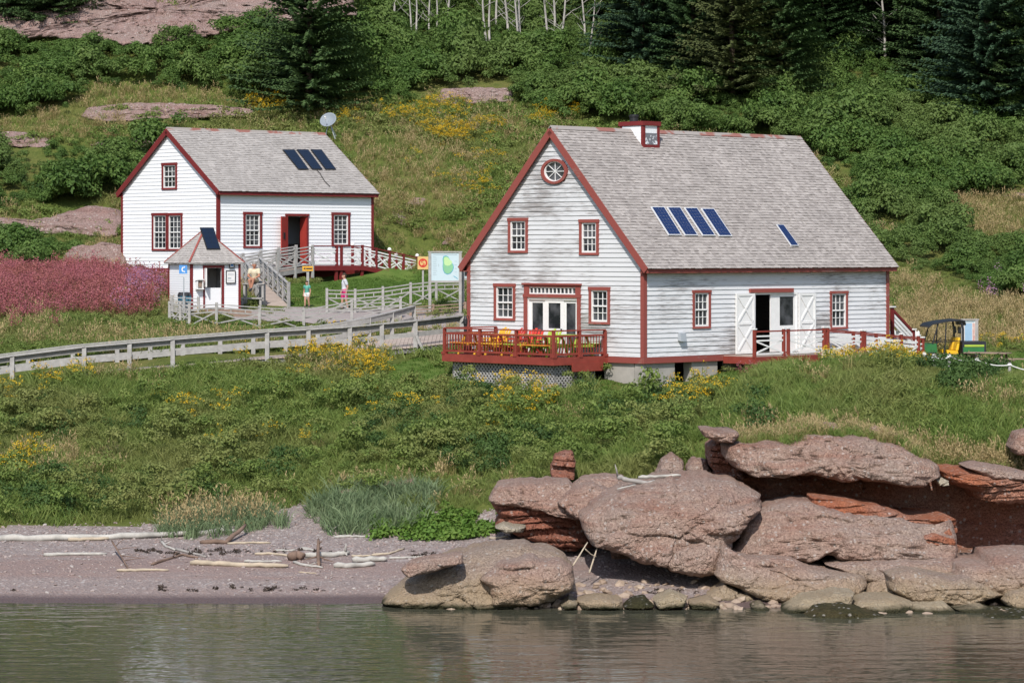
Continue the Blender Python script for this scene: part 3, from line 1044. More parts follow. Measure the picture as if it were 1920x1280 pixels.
# foundation: concrete piers with dark gaps between
zb = -1.6
def pier(u0, u1, name='foundation_pier'):
    m = MB(); m.box((u0, .05, zb), (u1, .45, -.24)); return m.build(name, MATS['concrete'], big)
fu = lambda px: F1.long(px, 700, -.05)[0]
pier(0.02, fu(1265)); pier(fu(1297), fu(1345)); pier(fu(1370), fu(1402)); pier(fu(1440), fu(1480)); pier(fu(1540), fu(1600)); pier(fu(1640), L1 - .05)
m = MB(); m.box((.05, .5, zb), (.45, 2.0, -.24)); m.build('foundation_pier', MATS['concrete'], big)
m = MB(); m.box((.05, 5, zb), (.45, W1, -.24)); m.build('foundation_pier', MATS['concrete'], big)
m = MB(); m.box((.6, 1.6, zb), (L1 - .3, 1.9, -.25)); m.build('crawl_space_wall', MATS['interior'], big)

# ridge cap with patches of red, roof lantern
m = MB(); 
ridge_z = ZR1 + (.11 / math.cos(ang1))
for sgn in (1, -1):
    m.hexa([(-.17, HW1, ridge_z + .0), (L1 + .17, HW1, ridge_z), (L1 + .17, HW1 - sgn * .12, ridge_z - .12 * sl1 + .0), (-.17, HW1 - sgn * .12, ridge_z - .12 * sl1),
            (-.17, HW1, ridge_z + .045), (L1 + .17, HW1, ridge_z + .045), (L1 + .17, HW1 - sgn * .14, ridge_z - .12 * sl1 + .03), (-.17, HW1 - sgn * .14, ridge_z - .12 * sl1 + .03)])
t = NT('ridge_worn')
col = t.mix(t.ramp(t.noise(t.coord((.9, .9, .9)), 1.1, 3), [(.50, 0), (.56, .8)]), (.30, .27, .25), (.25, .075, .055))
m.build('ridge_cap', t.out(col, .8), rf1)

def roof1(px, py):       # on the front slope, in the house frame
    return F1.hit(px, py, (0, HW1, ridge_z), (0, -math.sin(ang1), math.cos(ang1)))

c0 = F1.hit(1206, 277, (0, HW1, ridge_z), (0, -math.sin(ang1), math.cos(ang1)))
yc = c0.y
xc0 = c0.x
xc1 = F1.hit(1237, 277, (0, yc, 0), (0, 1, 0)).x
zc0 = c0.z - .1
zc1 = F1.hit(1206, 228, (xc0, yc, 0), (0, 1, 0)).z
yb = F1.hit(1162, 235, (xc0, 0, 0), (1, 0, 0)).y
lan = MB(); lan.box((xc0 + .03, yc + .03, zc0), (xc1 - .03, yb - .03, zc1 - .1)); lan = lan.build('roof_lantern', MATS['paint_white'], rf1)
m = MB(); k = .12
for (x, y) in ((xc0, yc), (xc1 - k, yc), (xc0, yb - k), (xc1 - k, yb - k)):
    m.box((x, y, zc0), (x + k, y + k, zc1))
m.box((xc0 - .04, yc - .04, zc1 - .14), (xc1 + .04, yb + .04, zc1 + .02)); m.box((xc0 + k, yc, zc0), (xc1 - k, yc + .03 , zc0 + .22))
m.build('frame', MATS['paint_red'], lan)
for k2 in range(6):
    zz = zc1 - .16 - k2 * .13
    boxo('clapboard', (xc0 + .005, yc + .12, zz - .125), (xc0 + .03, yb - .12, zz), MATS['paint_white'], lan)
t = NT('lantern_foil'); n_ = t.noise(t.coord((1, 1, 1)), 5, 4, .7)
col = t.mix(t.ramp(n_, [(.42, 0), (.5, 1)]), (.75, .77, .8), (.16, .16, .18)); t.bump(n_, .5, .03)
m = MB(); m.box((xc0 + .13, yc + .005, zc0 + .24), (xc1 - .13, yc + .028, zc1 - .42)); m.build('pane', t.out(col, .35, .5), lan)
m = MB(); m.lathe([(.16, 0), (.16, .2), (.19, .2), (.19, .28), (0, .3)], 14, ((xc0 + xc1) / 2 - .2, yb - .5, zc1)); m.build('flue', MATS['black_iron'], lan)


def solar_panel(root_f, quad_n, cells, mat, label, group, parent_frame):
    """aluminium tray with cells, lying parallel to the roof a little above it; quad = 4 corners bl, br, tr, tl"""
    bl, br, tr, tl = [Vector(q) for q in quad_n]
    n = (br - bl).cross(tl - bl).normalized()
    if n.z < 0: n = -n
    e = empty('solar_panel', parent_frame.wld(bl), parent_frame.th, label, 'solar panel', group)
    o = bl
    bl, br, tr, tl = [q - o for q in (bl, br, tr, tl)]
    m = MB(); m.hexa([bl + n * .03, br + n * .03, tr + n * .03, tl + n * .03, bl + n * .075, br + n * .075, tr + n * .075, tl + n * .075]); fr = m.build('frame', MATS['aluminium' if mat == 'solar_blue' else 'black_iron'], e)
    def B(u, v, off): return (bl * (1 - u) + br * u) * (1 - v) + (tl * (1 - u) + tr * u) * v + n * off
    nu, nv = cells
    mu, mv = .05, .022
    gu, gv = .006, .0024
    for i in range(nu):
        for j in range(nv):
            u0, u1 = mu + (1 - 2 * mu) * i / nu + gu, mu + (1 - 2 * mu) * (i + 1) / nu - gu
            v0, v1 = mv + (1 - 2 * mv) * j / nv + gv, mv + (1 - 2 * mv) * (j + 1) / nv - gv
            m2 = MB() if (i, j) == (0, 0) else m2
            m2.hexa([B(u0, v0, .07), B(u1, v0, .07), B(u1, v1, .07), B(u0, v1, .07), B(u0, v0, .08), B(u1, v0, .08), B(u1, v1, .08), B(u0, v1, .08)])
    m2.build('cells', MATS[mat], e)['kind'] = 'stuff'
    for u in (.15, .85):
        for v in (.1, .9):
            m = MB(); p = B(u, v, .035); m.beam(p, p - n * .09, .04, .04, (1, 0, 0)); m.build('bracket', MATS['aluminium'], e)
    return e


names = ['first from the gable', 'second from the gable', 'third from the gable', 'fourth from the gable']
for k, (x0, x1, b0, b1, yt, yb_) in enumerate([(1218.5, 1243.5, 1252, 1276.5, 390, 443), (1248.5, 1273.5, 1283, 1307, 390.5, 443.5), (1281, 1305, 1316, 1340, 391.5, 444), (1312.5, 1336.5, 1347, 1371.5, 393, 445)]):
    solar_panel(F1, [roof1(b0, yb_), roof1(b1, yb_), roof1(x1, yt), roof1(x0, yt)], (4, 9), 'solar_blue', 'blue solar panel on the big roof, ' + names[k] + ' in a row of four', 'solar panels in a row on the big roof', F1)
solar_panel(F1, [roof1(1482, 463), roof1(1496, 463), roof1(1467, 423), roof1(1454, 423)], (2, 9), 'solar_blue', 'single narrow blue solar panel alone on the big grey roof', None, F1)

# ---- the clean white house behind
Z2 = HC - (503 - HZ) * 138 / FOC
F2 = Frame(H2, Z2)
W2, L2 = H2['W'], H2['L']
ZW2, ZR2 = 12.43 - Z2, 15.37 - Z2
HW2 = W2 / 2
white = empty('white_house', F2.o, F2.th, 'smaller clean white clapboard house with dark red trim on the slope behind', 'house')


def lim_gable2(z):
    if z <= ZW2:
        return 0.0, W2
    k = (z - ZW2) / (ZR2 - ZW2) * HW2
    return k, max(W2 - k, k + 0.01)


def gb2(px0, px1, py0, py1):
    a, z1 = F2.gable(px1, py0); b, z0 = F2.gable(px0, py1); return (a, b, z0, z1)


def lg2(px0, px1, py0, py1):
    a, z1 = F2.long(px0, py0); b, z0 = F2.long(px1, py1); return (a, b, z0, z1)


G2 = [gb2(304.5, 333, 304.5, 356), gb2(286, 315, 399, 470), gb2(314.5, 343, 399, 470)]
L2W = [lg2(455.5, 490.5, 397, 465), lg2(621, 655.5, 398, 462)]
dl = lg2(538, 574.5, 405, 492); D2 = (dl[0], dl[1], 0.2, dl[3])
wall(white, F2, P_gable, 0, W2, 0, dict(top=ZR2 - .04, lim=lim_gable2), G2 + [D2 and (0, 0, -1, -1)], .18, .03, MATS['paint_white'], MATS['interior'])
wall(white, F2, P_long, 0, L2, 0, dict(top=ZW2, lim=lambda z: (0, L2)), L2W + [D2], .18, .03, MATS['paint_white'], MATS['interior'])
m = MB(); m.box((.1, W2 - .1, 0), (L2, W2, ZW2)); m.build('wall', MATS['paint_white'], white)
m = MB(); m.prism([(L2, .001, 0), (L2, W2, 0), (L2, W2, ZW2), (L2, HW2, ZR2 - .05), (L2, .001, ZW2)], (-.1, 0, 0)); m.build('wall', MATS['paint_white'], white)
boxo('floor', (.12, .12, 0.05), (L2 - .12, W2 - .12, .18), MATS['interior'], white)
boxo('upper_floor', (.12, .12, ZW2 - .35), (L2 - .12, W2 - .12, ZW2 - .2), MATS['interior'], white)
rf2, sl2, ang2, ze2, run2 = gable_roof(white, W2, L2, ZW2, ZR2, .26, .16, 'shingle_new', 'paint_red', .16, .02, 0.0)
for a in ((0, 0, -1, -1), (0, W2, -1, 1), (L2, 0, 1, -1)):
    corner_board(white, a[0], a[1], -.02, ZW2, .15, MATS['paint_red'], a[2], a[3])
boxo('sill_board', (-.05, -.05, -.45), (L2 + .05, -.004, -.02), MATS['paint_red'], white)
boxo('sill_board', (-.053, 0, -.45), (-.004, W2, -.02), MATS['paint_red'], white)
for g in G2:
    window(white, P_gable, *g, 3, 4 if g[3] > 3 else 6, 'paint_red', .13)
for g in L2W:
    window(white, P_long, *g, 3, 6, 'paint_red', .13)
a, b, zlo, zt = D2
m = MB(); lbox(m, a - .1, a, .18, zt, -.1, .06); lbox(m, b, b + .1, .18, zt, -.1, .06); lbox(m, a - .13, b + .13, zt, zt + .12, -.1, .09)
ent2 = m.build('door_casing', MATS['paint_red'], white)
m = MB(); m.beam(P_long(a, .06, (zt + .2) / 2), P_long(a - .62, .34, (zt + .2) / 2), .05, zt - .25); d_ = m.build('door', MATS['paint_door_red'], white)
m = MB(); m.beam(P_long(a - .28, .23, zt * .62), P_long(a - .44, .302, zt * .62), .02, .32); m.build('door_panel', MATS['black_iron'], d_)
m = MB(); m.beam(P_long(b - .02, .03, (zt + .2) / 2), P_long(b - .05, -.42, (zt + .2) / 2), .05, zt - .25); m.build('door', MATS['paint_door_red'], white)
boxo('inner_wall', (a - .6, 1.7, .2), (b + .9, 1.78, 2.6), MATS['metal_pale'], white)
boxo('counter', (a - .6, 1.4, .2), (b + .9, 1.69, 1.2), MATS['interior'], white)
ridge_z2 = ZR2 + (.11 / math.cos(ang2))


def roof2(px, py):
    return F2.hit(px, py, (0, HW2, ridge_z2), (0, -math.sin(ang2), math.cos(ang2)))


m = MB()
for i in range(16):
    u0, u1 = -.16 + (L2 + .32) * i / 16, -.16 + (L2 + .32) * (i + 1) / 16
    s0 = s1 = 0.0
    m.hexa([(u0, HW2 - .13, ridge_z2 - .13 * sl2 - s0), (u1, HW2 - .13, ridge_z2 - .13 * sl2 - s1), (u1, HW2 + .13, ridge_z2 - .13 * sl2 - s1), (u0, HW2 + .13, ridge_z2 - .13 * sl2 - s0),
            (u0, HW2 - .02, ridge_z2 + .06 - s0), (u1, HW2 - .02, ridge_z2 + .06 - s1), (u1, HW2 + .02, ridge_z2 + .06 - s1), (u0, HW2 + .02, ridge_z2 + .06 - s0)])
m.build('ridge_cap', MATS['ridge_worn'] if 'ridge_worn' in MATS else bpy.data.materials['ridge_worn'], rf2)
for k, (x0, x1, b0, b1) in enumerate([(529, 551, 559, 578), (555.5, 577, 585, 604), (582, 602, 610, 629.5)]):
    solar_panel(F2, [roof2(b0, 319.5), roof2(b1, 319.5), roof2(x1, 282.5), roof2(x0, 282.5)], (5, 8), 'solar_black', 'dark solar panel on the white house roof, ' + ['nearest the chimneyless gable end', 'middle one of three', 'the one under the satellite dish'][k], 'dark solar panels on the white house roof', F2)
# cable from the panels
pts = [roof2(*q) for q in ((592, 319), (600, 327), (601, 330), (608, 341), (618, 351))]
m = MB(); nn = Vector((0, -math.sin(ang2), math.cos(ang2)))
m.tube([p + nn * .05 for p in pts], .02, 5)
o = m.build('cable', MATS['black_iron']); o.location = F2.o; o.rotation_euler = (0, 0, F2.th)
tag(o, 'thin black cable running down the white house roof below the dark panels', 'cable')

# satellite dish on the ridge end
dp = F2.hit(620, 243, (0, HW2, 0), (0, 1, 0)); dp.z = ridge_z2 + .03
dish = empty('satellite_dish', F2.wld(dp), F2.th, 'round grey satellite dish on the ridge of the white house', 'satellite dish')
ax = (F2.rot.transposed() @ Vector((-.25, -.80, .55))).normalized()
ctr = Vector((0, -.0, .62)) + F2.rot.transposed() @ Vector((-.08, -.1, 0))
q = ax.to_track_quat('Z', 'Y').to_matrix()
m = MB(); rr = .45; NR, NS = 7, 28
for i in range(NR + 1):
    r = rr * i / NR
    for k in range(NS):
        t = 2 * math.pi * k / NS
        m.v.append(tuple(ctr + q @ Vector((r * math.cos(t), r * math.sin(t), .16 * (r / rr) ** 2))))
for i in range(NR):
    for k in range(NS):
        m.f.append((i * NS + k, i * NS + (k + 1) % NS, (i + 1) * NS + (k + 1) % NS, (i + 1) * NS + k))
o = m.build('reflector', simple('dish_grey', (.22, .25, .28), .1, 2.0, rough=.6), dish, True)
md = o.modifiers.new('thick', 'SOLIDIFY'); md.thickness = .02
m = MB(); m.tube([ctr + q @ Vector((0, -.44, .16)), ctr + q @ Vector((0, -.16, .52))], .016, 6); m.build('feed_arm', MATS['metal_pale'], dish)
m = MB(); m.tube([ctr + q @ Vector((0, -.17, .48)), ctr + q @ Vector((0, -.12, .60))], [.05, .04], 8); m.build('receiver', MATS['white_trim'], dish)
for e_ in ((.28, -.1, -.15), (-.28, .1, -.15), (0.05, -.32, -.30)):
    m = MB(); m.tube([(e_[0], e_[1], e_[2]), tuple(ctr - ax * .03)], .022, 6); m.build('strut', MATS['metal_pale'], dish)

# ------------------------------------------------------------------ deck of the big house
deck = empty('front_deck', F1.o, F1.th, 'raised red wooden deck with baluster railing on the gable of the weathered house', 'deck')
RD = MATS['paint_red_deck']
D_out = 2.75
yA = F1.gable(934, 640)[0]; yD = F1.gable(1140, 655)[0]
yA, yD = max(yA, yD), min(yA, yD)
dzf = -.02
nb = int((yA - yD) / .14)
for k in range(nb):                               # floor boards run out from the wall
    y0 = yD + (yA - yD) * k / nb
    boxo('floor_board', (-D_out, y0 + .004, dzf - .04), (-.07, y0 + (yA - yD) / nb - .004, dzf), RD, deck)
for a, b in (((-D_out - .05, yD - .05, dzf - .26), (-D_out, yA + .05, dzf + .01)), ((-D_out, yD - .05, dzf - .26), (-.07, yD, dzf + .01)), ((-D_out, yA, dzf - .26), (-.07, yA + .05, dzf + .01))):
    boxo('rim_board', a, b, RD, deck)
boxo('drop_board', (-1.9, yD - .10, dzf - .50), (-.35, yD - .055, dzf - .2), RD, deck)
RH = 0.93
def rail_run(p0, p1, nseg, skip_first=False):
    p0, p1 = Vector(p0), Vector(p1)
    for k in range(nseg + 1):
        if k == 0 and skip_first:
            continue
        p = p0.lerp(p1, k / nseg)
        m = MB(); m.box((p.x - .05, p.y - .05, dzf), (p.x + .05, p.y + .05, dzf + RH)); m.box((p.x - .09, p.y - .09, dzf + .0), (p.x + .09, p.y + .09, dzf + .09))
        m.build('post', RD, deck)
    for k in range(nseg):
        a, b = p0.lerp(p1, k / nseg), p0.lerp(p1, (k + 1) / nseg)
        d = (b - a).normalized() * .05
        for h, w, t in ((RH + .02, .13, .045), (RH - .17, .05, .07), (.12, .05, .07)):
            beamo('rail', a + d * (0 if h > RH else 1) + Vector((0, 0, dzf + h)), b - d * (0 if h > RH else 1) + Vector((0, 0, dzf + h)), w, t, RD, deck)
        n = max(2, int((b - a).length / .135))
        for j in range(1, n):
            q = a.lerp(b, j / n)
            boxo('baluster', (q.x - .012, q.y - .012, dzf + .155), (q.x + .012, q.y + .012, dzf + RH - .205), RD, deck)
rail_run((-D_out + .02, yA - .02, 0), (-D_out + .02, yD + .02, 0), 3)
rail_run((-D_out + .02, yD + .02, 0), (-.14, yD + .02, 0), 2, True)
rail_run((-D_out + .02, yA - .02, 0), (-.14, yA - .02, 0), 2, True)
# lattice skirt
def skirt(p0, p1, z0, z1):
    p0, p1 = Vector(p0), Vector(p1)
    ln = (p1 - p0).length; d = (p1 - p0) / ln
    nrm = d.cross(Vector((0, 0, 1)))
    m = MB(); h = z1 - z0; st = .17
    for sg, off in ((1, .0), (-1, .014)):
        k = -h
        while k < ln:
            a, b = k, k + h
            za, zb_ = (z0, z1) if sg == 1 else (z1, z0)
            if a < 0: za = za + (zb_ - za) * (-a / h); a = 0
            if b > ln: zb_ = za + (zb_ - za) * ((ln - a) / (b - a)); b = ln
            if b - a > .01:
                m.beam(p0 + d * a + nrm * off + Vector((0, 0, za)), p0 + d * b + nrm * off + Vector((0, 0, zb_)), .012, .05, Vector((0, 0, 1)))
            k += st
    m.box(tuple(p0 + Vector((-.02, -.02, z0))), tuple(p0 + Vector((.02, .02, z1))))
    m.box(tuple(p1 + Vector((-.02, -.02, z0))), tuple(p1 + Vector((.02, .02, z1))))
    o = m.build('lattice_skirt', MATS['wood_grey'], deck); o['kind'] = 'stuff'
zg = -1.25
skirt((-D_out + .25, yA - .25, 0), (-D_out + .25, yD + .2, 0), zg, dzf - .26)
skirt((-D_out + .25, yD + .2, 0), (-.5, yD + .2, 0), zg, dzf - .26)
skirt((-D_out + .25, yA - .25, 0), (-.5, yA - .25, 0), zg, dzf - .26)
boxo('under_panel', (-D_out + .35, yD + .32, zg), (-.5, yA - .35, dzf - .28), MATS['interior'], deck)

# ---- picnic tables and chairs on the deck
def picnic_table(name, top, legc, ln=1.25, hgt=.76, seat_h=.45):
    e = empty(name)
    for k in range(4):
        boxo('table_plank', (-.36 + k * .183, -ln / 2, hgt - .035), (-.36 + k * .183 + .17, ln / 2, hgt), MATS[top], e)
    for s in (-1, 1):
        boxo('seat_plank', (s * .66 - .12, -ln / 2, seat_h - .035), (s * .66 + .12, ln / 2, seat_h), MATS[top], e)
    for y in (-ln / 2 + .2, ln / 2 - .2):
        for s in (-1, 1):
            beamo('leg', (s * .22, y, hgt - .04), (s * .56, y + .001 * s, .0), .045, .085, MATS[legc], e, (0, 1, 0))
        boxo('cross_beam', (-.74, y - .05, seat_h - .125), (.74, y - .015, seat_h - .036), MATS[legc], e)
    return e


def lounge_chair(name, matn):
    """slatted garden armchair with a fan back"""
    e = empty(name)
    for k in range(5):
        x = -.22 + k * .11
        m = MB(); m.hexa([(x - .045, .22, .30), (x + .045, .22, .30), (x + .045, .245, .30), (x - .045, .245, .30), (x * 1.2 - .05, .50, .95 - abs(k - 2) * .05), (x * 1.2 + .05, .50, .95 - abs(k - 2) * .05), (x * 1.2 + .05, .525, .95 - abs(k - 2) * .05), (x * 1.2 - .05, .525, .95 - abs(k - 2) * .05)])
        m.build('back_slat', MATS[matn], e)
    for k in range(4):
        boxo('seat_slat', (-.27, -.3 + k * .135, .36 - k * .03), (.27, -.3 + k * .135 + .12, .38 - k * .03), MATS[matn], e)
    for s in (-1, 1):
        boxo('arm', (s * .32 - .07, -.36, .53), (s * .32 + .07, .36, .56), MATS[matn], e)
        boxo('leg', (s * .30 - .02, -.32, 0), (s * .30 + .02, -.22, .53), MATS[matn], e)
        beamo('leg', (s * .28, .42, 0), (s * .28, -.25, .34), .03, .1, MATS[matn], e)
    return e


def put(e, f, x, y, z, rz=0):
    e.location = f.wld((x, y, z)); e.rotation_euler = (0, 0, f.th + rz)


PT = [  # distance out from the wall, place along it, top colour, leg colour, label
    (-1.95, yA - .95, 'orange_paint', 'yellow_paint', 'yellow-legged picnic table in the outer corner of the deck'),
    (-1.95, yA - 2.35, 'yellow_paint', 'yellow_paint', 'all-yellow picnic table along the deck front railing'),
    (-1.95, yA - 3.75, 'green_paint', 'yellow_paint', 'lime green picnic table with yellow legs along the deck front railing'),
    (-.80, yD + .95, 'green_paint', 'green_paint', 'lime green picnic table by the deck side railing near the wall'),
    (-2.1, yD + .88, 'orange_paint', 'green_paint', 'orange-topped picnic table in the deck corner nearest the water'),
]
for k, (x, y, a, b, lb) in enumerate(PT):
    e = picnic_table('picnic_table', a, b)
    put(e, F1, x, y, dzf, 0)
    tag(e, lb, 'picnic table', 'coloured picnic tables on the red deck')
for k, (x, y, rz, c, lb) in enumerate([(-.85, yA - 1.5, 1.9, 'bright_red', 'red slatted armchair on the deck below the left gable window'),
                                       (-.9, yA - 2.6, 1.3, 'bright_red', 'red slatted armchair on the deck before the glazed doors'),
                                       (-.75, yA - .65, 1.6, 'yellow_paint', 'yellow slatted armchair against the wall at the inner deck end'),
                                       (-1.0, yD + 2.15, 1.5, 'green_paint', 'green slatted armchair on the deck beside the glazed doors')]):
    e = lounge_chair('deck_chair', c); put(e, F1, x, y, dzf, -rz); tag(e, lb, 'chair', 'slatted armchairs on the red deck')
# old hand pump on the inner railing corner
hp = empty('hand_pump', F1.wld((-1.25, yA + .45, gz(*F1.wld((-1.25, yA + .45, 0)).xy) - F1.o.z)), F1.th, 'small black iron hand pump on a post beside the red deck', 'hand pump')
hz = 1.12 + F1.o.z - hp.location.z - .12
m = MB(); m.lathe([(.11, 0), (.11, .04), (.06, .06), (.06, hz)], 12); m.build('standpipe', MATS['black_iron'], hp)
m = MB(); m.lathe([(.07, hz), (.085, hz + .05), (.085, hz + .22), (.05, hz + .28), (.02, hz + .36), (0, hz + .37)], 12); m.build('pump_body', MATS['black_iron'], hp)
m = MB(); m.tube([(0, 0, hz + .14), (-.12, 0, hz + .13), (-.18, 0, hz + .06)], .025, 7); m.build('spout', MATS['black_iron'], hp)
m = MB(); m.tube([(0, 0, hz + .33), (.14, 0, hz + .34), (.22, 0, hz + .10), (.23, 0, hz - .12)], .014, 6); m.build('handle', MATS['black_iron'], hp)


# ------------------------------------------------------------------ railings
def x_fence(name, posts, label, cat='fence', group=None, hgt=.95, post_m='wood_grey', rail_m='wood_grey', brace_m=None, pw=.11, cap=None, flat_top=True, rails=(.94, .80, .62, .12), xs=(.60, .14), spindle=True, sink=.25):
    """posts along a line; between them rails and a crossed pair of braces"""
    posts = [Vector(p) for p in posts]
    e = empty(name, posts[0], 0, label, cat, group)
    o = posts[0]
    brace_m = brace_m or rail_m
    for p in posts:
        q = p - o
        m = MB(); m.box((q.x - pw / 2, q.y - pw / 2, q.z - sink), (q.x + pw / 2, q.y + pw / 2, q.z + hgt + .06))
        po = m.build('post', MATS[post_m], e)
        if cap:
            m = MB(); m.lathe([(pw * .75, 0), (pw * .8, .03), (pw * .55, .06), (pw * .62, .10), (pw * .4, .15), (0, .17)], 10, (q.x, q.y, q.z + hgt + .06)); m.build('post_cap', MATS[cap], po)
    for a, b in zip(posts, posts[1:]):
        a, b = a - o, b - o
        d = (b - a); d.z = 0; d.normalize(); ins = d * (pw / 2)
        for i, h in enumerate(rails):
            w, t = (.12, .04) if (i == 0 and flat_top) else (.045, .055)
            beamo('rail', a + Vector((0, 0, h * hgt)) + (ins if i else ins * 0), b + Vector((0, 0, h * hgt)) - (ins if i else ins * 0), w, t, MATS[post_m if (i == 0 and brace_m != rail_m) else rail_m], e)
        if xs:
            for s in (0, 1):
                h0, h1 = (xs[0], xs[1]) if s else (xs[1], xs[0])
                off = Vector((-d.y, d.x, 0)) * (.018 * (1 if s else -1))
                beamo('brace', a + ins + off + Vector((0, 0, h0 * hgt)), b - ins + off + Vector((0, 0, h1 * hgt)), .03, .055, MATS[brace_m], e)
        if spindle and len(rails) > 2:
            for k in (1 / 3, 2 / 3):
                q = a.lerp(b, k)
                boxo('spindle', (q.x - .02, q.y - .02, q.z + hgt * rails[2] + .03), (q.x + .02, q.y + .02, q.z + hgt * rails[1] - .03), MATS[rail_m], e)
    return e


def gpt(px, py):
    p = on_ground(px, py); return Vector((p.x, p.y, gz(p.x, p.y)))


def gY(px, Y):
    x = (px - 960) * Y / FOC
    return Vector((x, Y, gz(x, Y)))


# plank walkway climbing from the lower edge to the forecourt, rail on both sides
NEAR = [(-75, 104.0), (23, 104.4), (158, 104.8), (243, 105.2), (324, 105.6), (501, 106.6), (578.5, 107.0), (656, 107.5), (716, 108.0), (779, 108.6), (866, 110.2)]
FAR = [(-40, 106.6), (53, 107.0), (137, 107.3), (220, 107.6), (282, 107.9), (343, 108.2), (413, 108.6), (475, 109.0), (536, 109.4), (596, 109.9), (646, 110.5), (692, 111.2), (735, 112.4), (776, 114.0)]
rail_top = lambda px: np.interp(px, [-75, 0, 160, 325, 500, 655, 720, 775, 866], [679, 668, 648, 634, 620, 611, 605, 600, 590])
def walk_z(px, Y):
    return HC - (float(rail_top(px)) - HZ) * Y / FOC - 1.02
walk = empty('plank_walkway', at(400, 690, 106), 0, 'weathered grey plank walkway with two-rail wooden handrails climbing to the forecourt', 'walkway')
WO = walk.location.copy()
def walk_line(pts, far=False, low=.50):
    P = []
    for px, Y in pts:
        if far:
            Yn = np.interp(px, [a for a, _ in NEAR], [b for _, b in NEAR]); z = walk_z(px + 6, Yn) + (Y - Yn - 2.6) * .06
            if px > 600: z = z + (px - 600) / 176 * .28
        else:
            z = walk_z(px, Y)
        P.append(Vector(((px - 960) * Y / FOC, Y, z)) - WO)
    return P
WN, WF = walk_line(NEAR), walk_line(FAR, True)
for P, fr_side in ((WN, -1), (WF, 1)):
    for p in P:
        m = MB(); m.box((p.x - .08, p.y - .055, p.z - .55), (p.x + .08, p.y + .055, p.z + .97)); m.build('post', MATS['wood_grey'], walk)
    for a, b in zip(P, P[1:]):
        off = Vector((0, .075 * (1 if fr_side < 0 else -1), 0))
        for h, w, t in ((.99, .17, .045), (.86, .035, .18), (.46, .035, .18)):
            beamo('rail', a + Vector((0, 0, h)) + (off if w < .1 else off * 0), b + Vector((0, 0, h)) + (off if w < .1 else off * 0), w, t, MATS['wood_grey'] if h != .86 else MATS['wood_grey_dark'] if fr_side < 0 else MATS['wood_grey'], walk)  # near side: shade under the top rail painted in by a darker board
def along(P, t):
    k = min(int(t * (len(P) - 1)), len(P) - 2); f_ = t * (len(P) - 1) - k
    return P[k].lerp(P[k + 1], f_)
xs_n = [p.x for p in WN]; xs_f = [p.x for p in WF]
def at_x(P, x):
    xs = [p.x for p in P]
    return Vector((x, np.interp(x, xs, [p.y for p in P]), np.interp(x, xs, [p.z for p in P])))
npl = 118
x_lo, x_hi = WN[0].x + .1, WN[-1].x - .1
pm = MB(); pm.box((-.075, 0, -.02), (.075, 1, .02)); pmesh = None
for k in range(npl):
    x = x_lo + (x_hi - x_lo) * (k + .5) / npl
    a = at_x(WN, x); b = at_x(WF, min(x, WF[-1].x) + .0)
    w = (x_hi - x_lo) / npl - .012
    m = MB(); m.hexa([(x - w / 2, a.y, a.z - .04), (x + w / 2, a.y, a.z - .04), (x + w / 2, b.y, b.z - .04), (x - w / 2, b.y, b.z - .04), (x - w / 2, a.y, a.z), (x + w / 2, a.y, a.z), (x + w / 2, b.y, b.z), (x - w / 2, b.y, b.z)])
    m.build('plank', MATS['plank_walk'], walk)
for a, b in zip(WN, WN[1:]):
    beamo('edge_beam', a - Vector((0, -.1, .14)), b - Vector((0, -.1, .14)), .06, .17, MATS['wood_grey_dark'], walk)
q = WN[-2]
beamo('post_brace', q + Vector((.03, -.08, .45)), q + Vector((.42, -.25, -.42)), .06, .1, MATS['wood_grey'], walk)
beamo('post_brace', q + Vector((-.15, -.15, -.44)), q + Vector((.6, -.25, -.44)), .1, .06, MATS['wood_grey'], walk)

# crossed rail fences of the forecourt
def fpts(lst): return [gY(px, Y) for px, Y in lst]
x_fence('rail_fence', fpts([(355, 116.2), (406, 116.6), (487, 117.2), (569.6, 118), (659.6, 118.8), (751, 119.8)]), 'pale grey crossed-rail fence along the lower edge of the gravel forecourt', hgt=.88, xs=(.62, .1), rails=(.97, .82, .64, ))
x_fence('rail_fence', fpts([(613, 122.6), (666, 123.0), (718, 123.4), (770, 123.8), (818, 124.2), (866, 124.6)]), 'pale grey crossed-rail fence at the lawn edge between the woman and the map board', hgt=1.02, xs=(.62, .1), rails=(.97, .82, .64, .1))
x_fence('rail_fence', [gY(318, 117.2), gY(338, 116.8), gY(355, 116.4)], 'short grey rail fence below the kiosk, next to the pink flowers', hgt=.9, xs=(.6, .1), rails=(.97, .8, .62, .4, .15))
x_fence('rail_fence', [gY(322, 118.9), gY(345, 118.8), gY(372, 118.6)], 'grey rail fence in front of the kiosk side wall and blue bin', hgt=.85, xs=None, rails=(.97, .78, .58, .38), spindle=False)
x_fence('rail_fence', [gY(770, 120.8), gY(812, 121.3), gY(872, 121.9)], 'low grey timber edging rail under the map board', hgt=.42, xs=None, rails=(.95, .62, .3), spindle=False, post_m='wood_brown', rail_m='wood_brown')

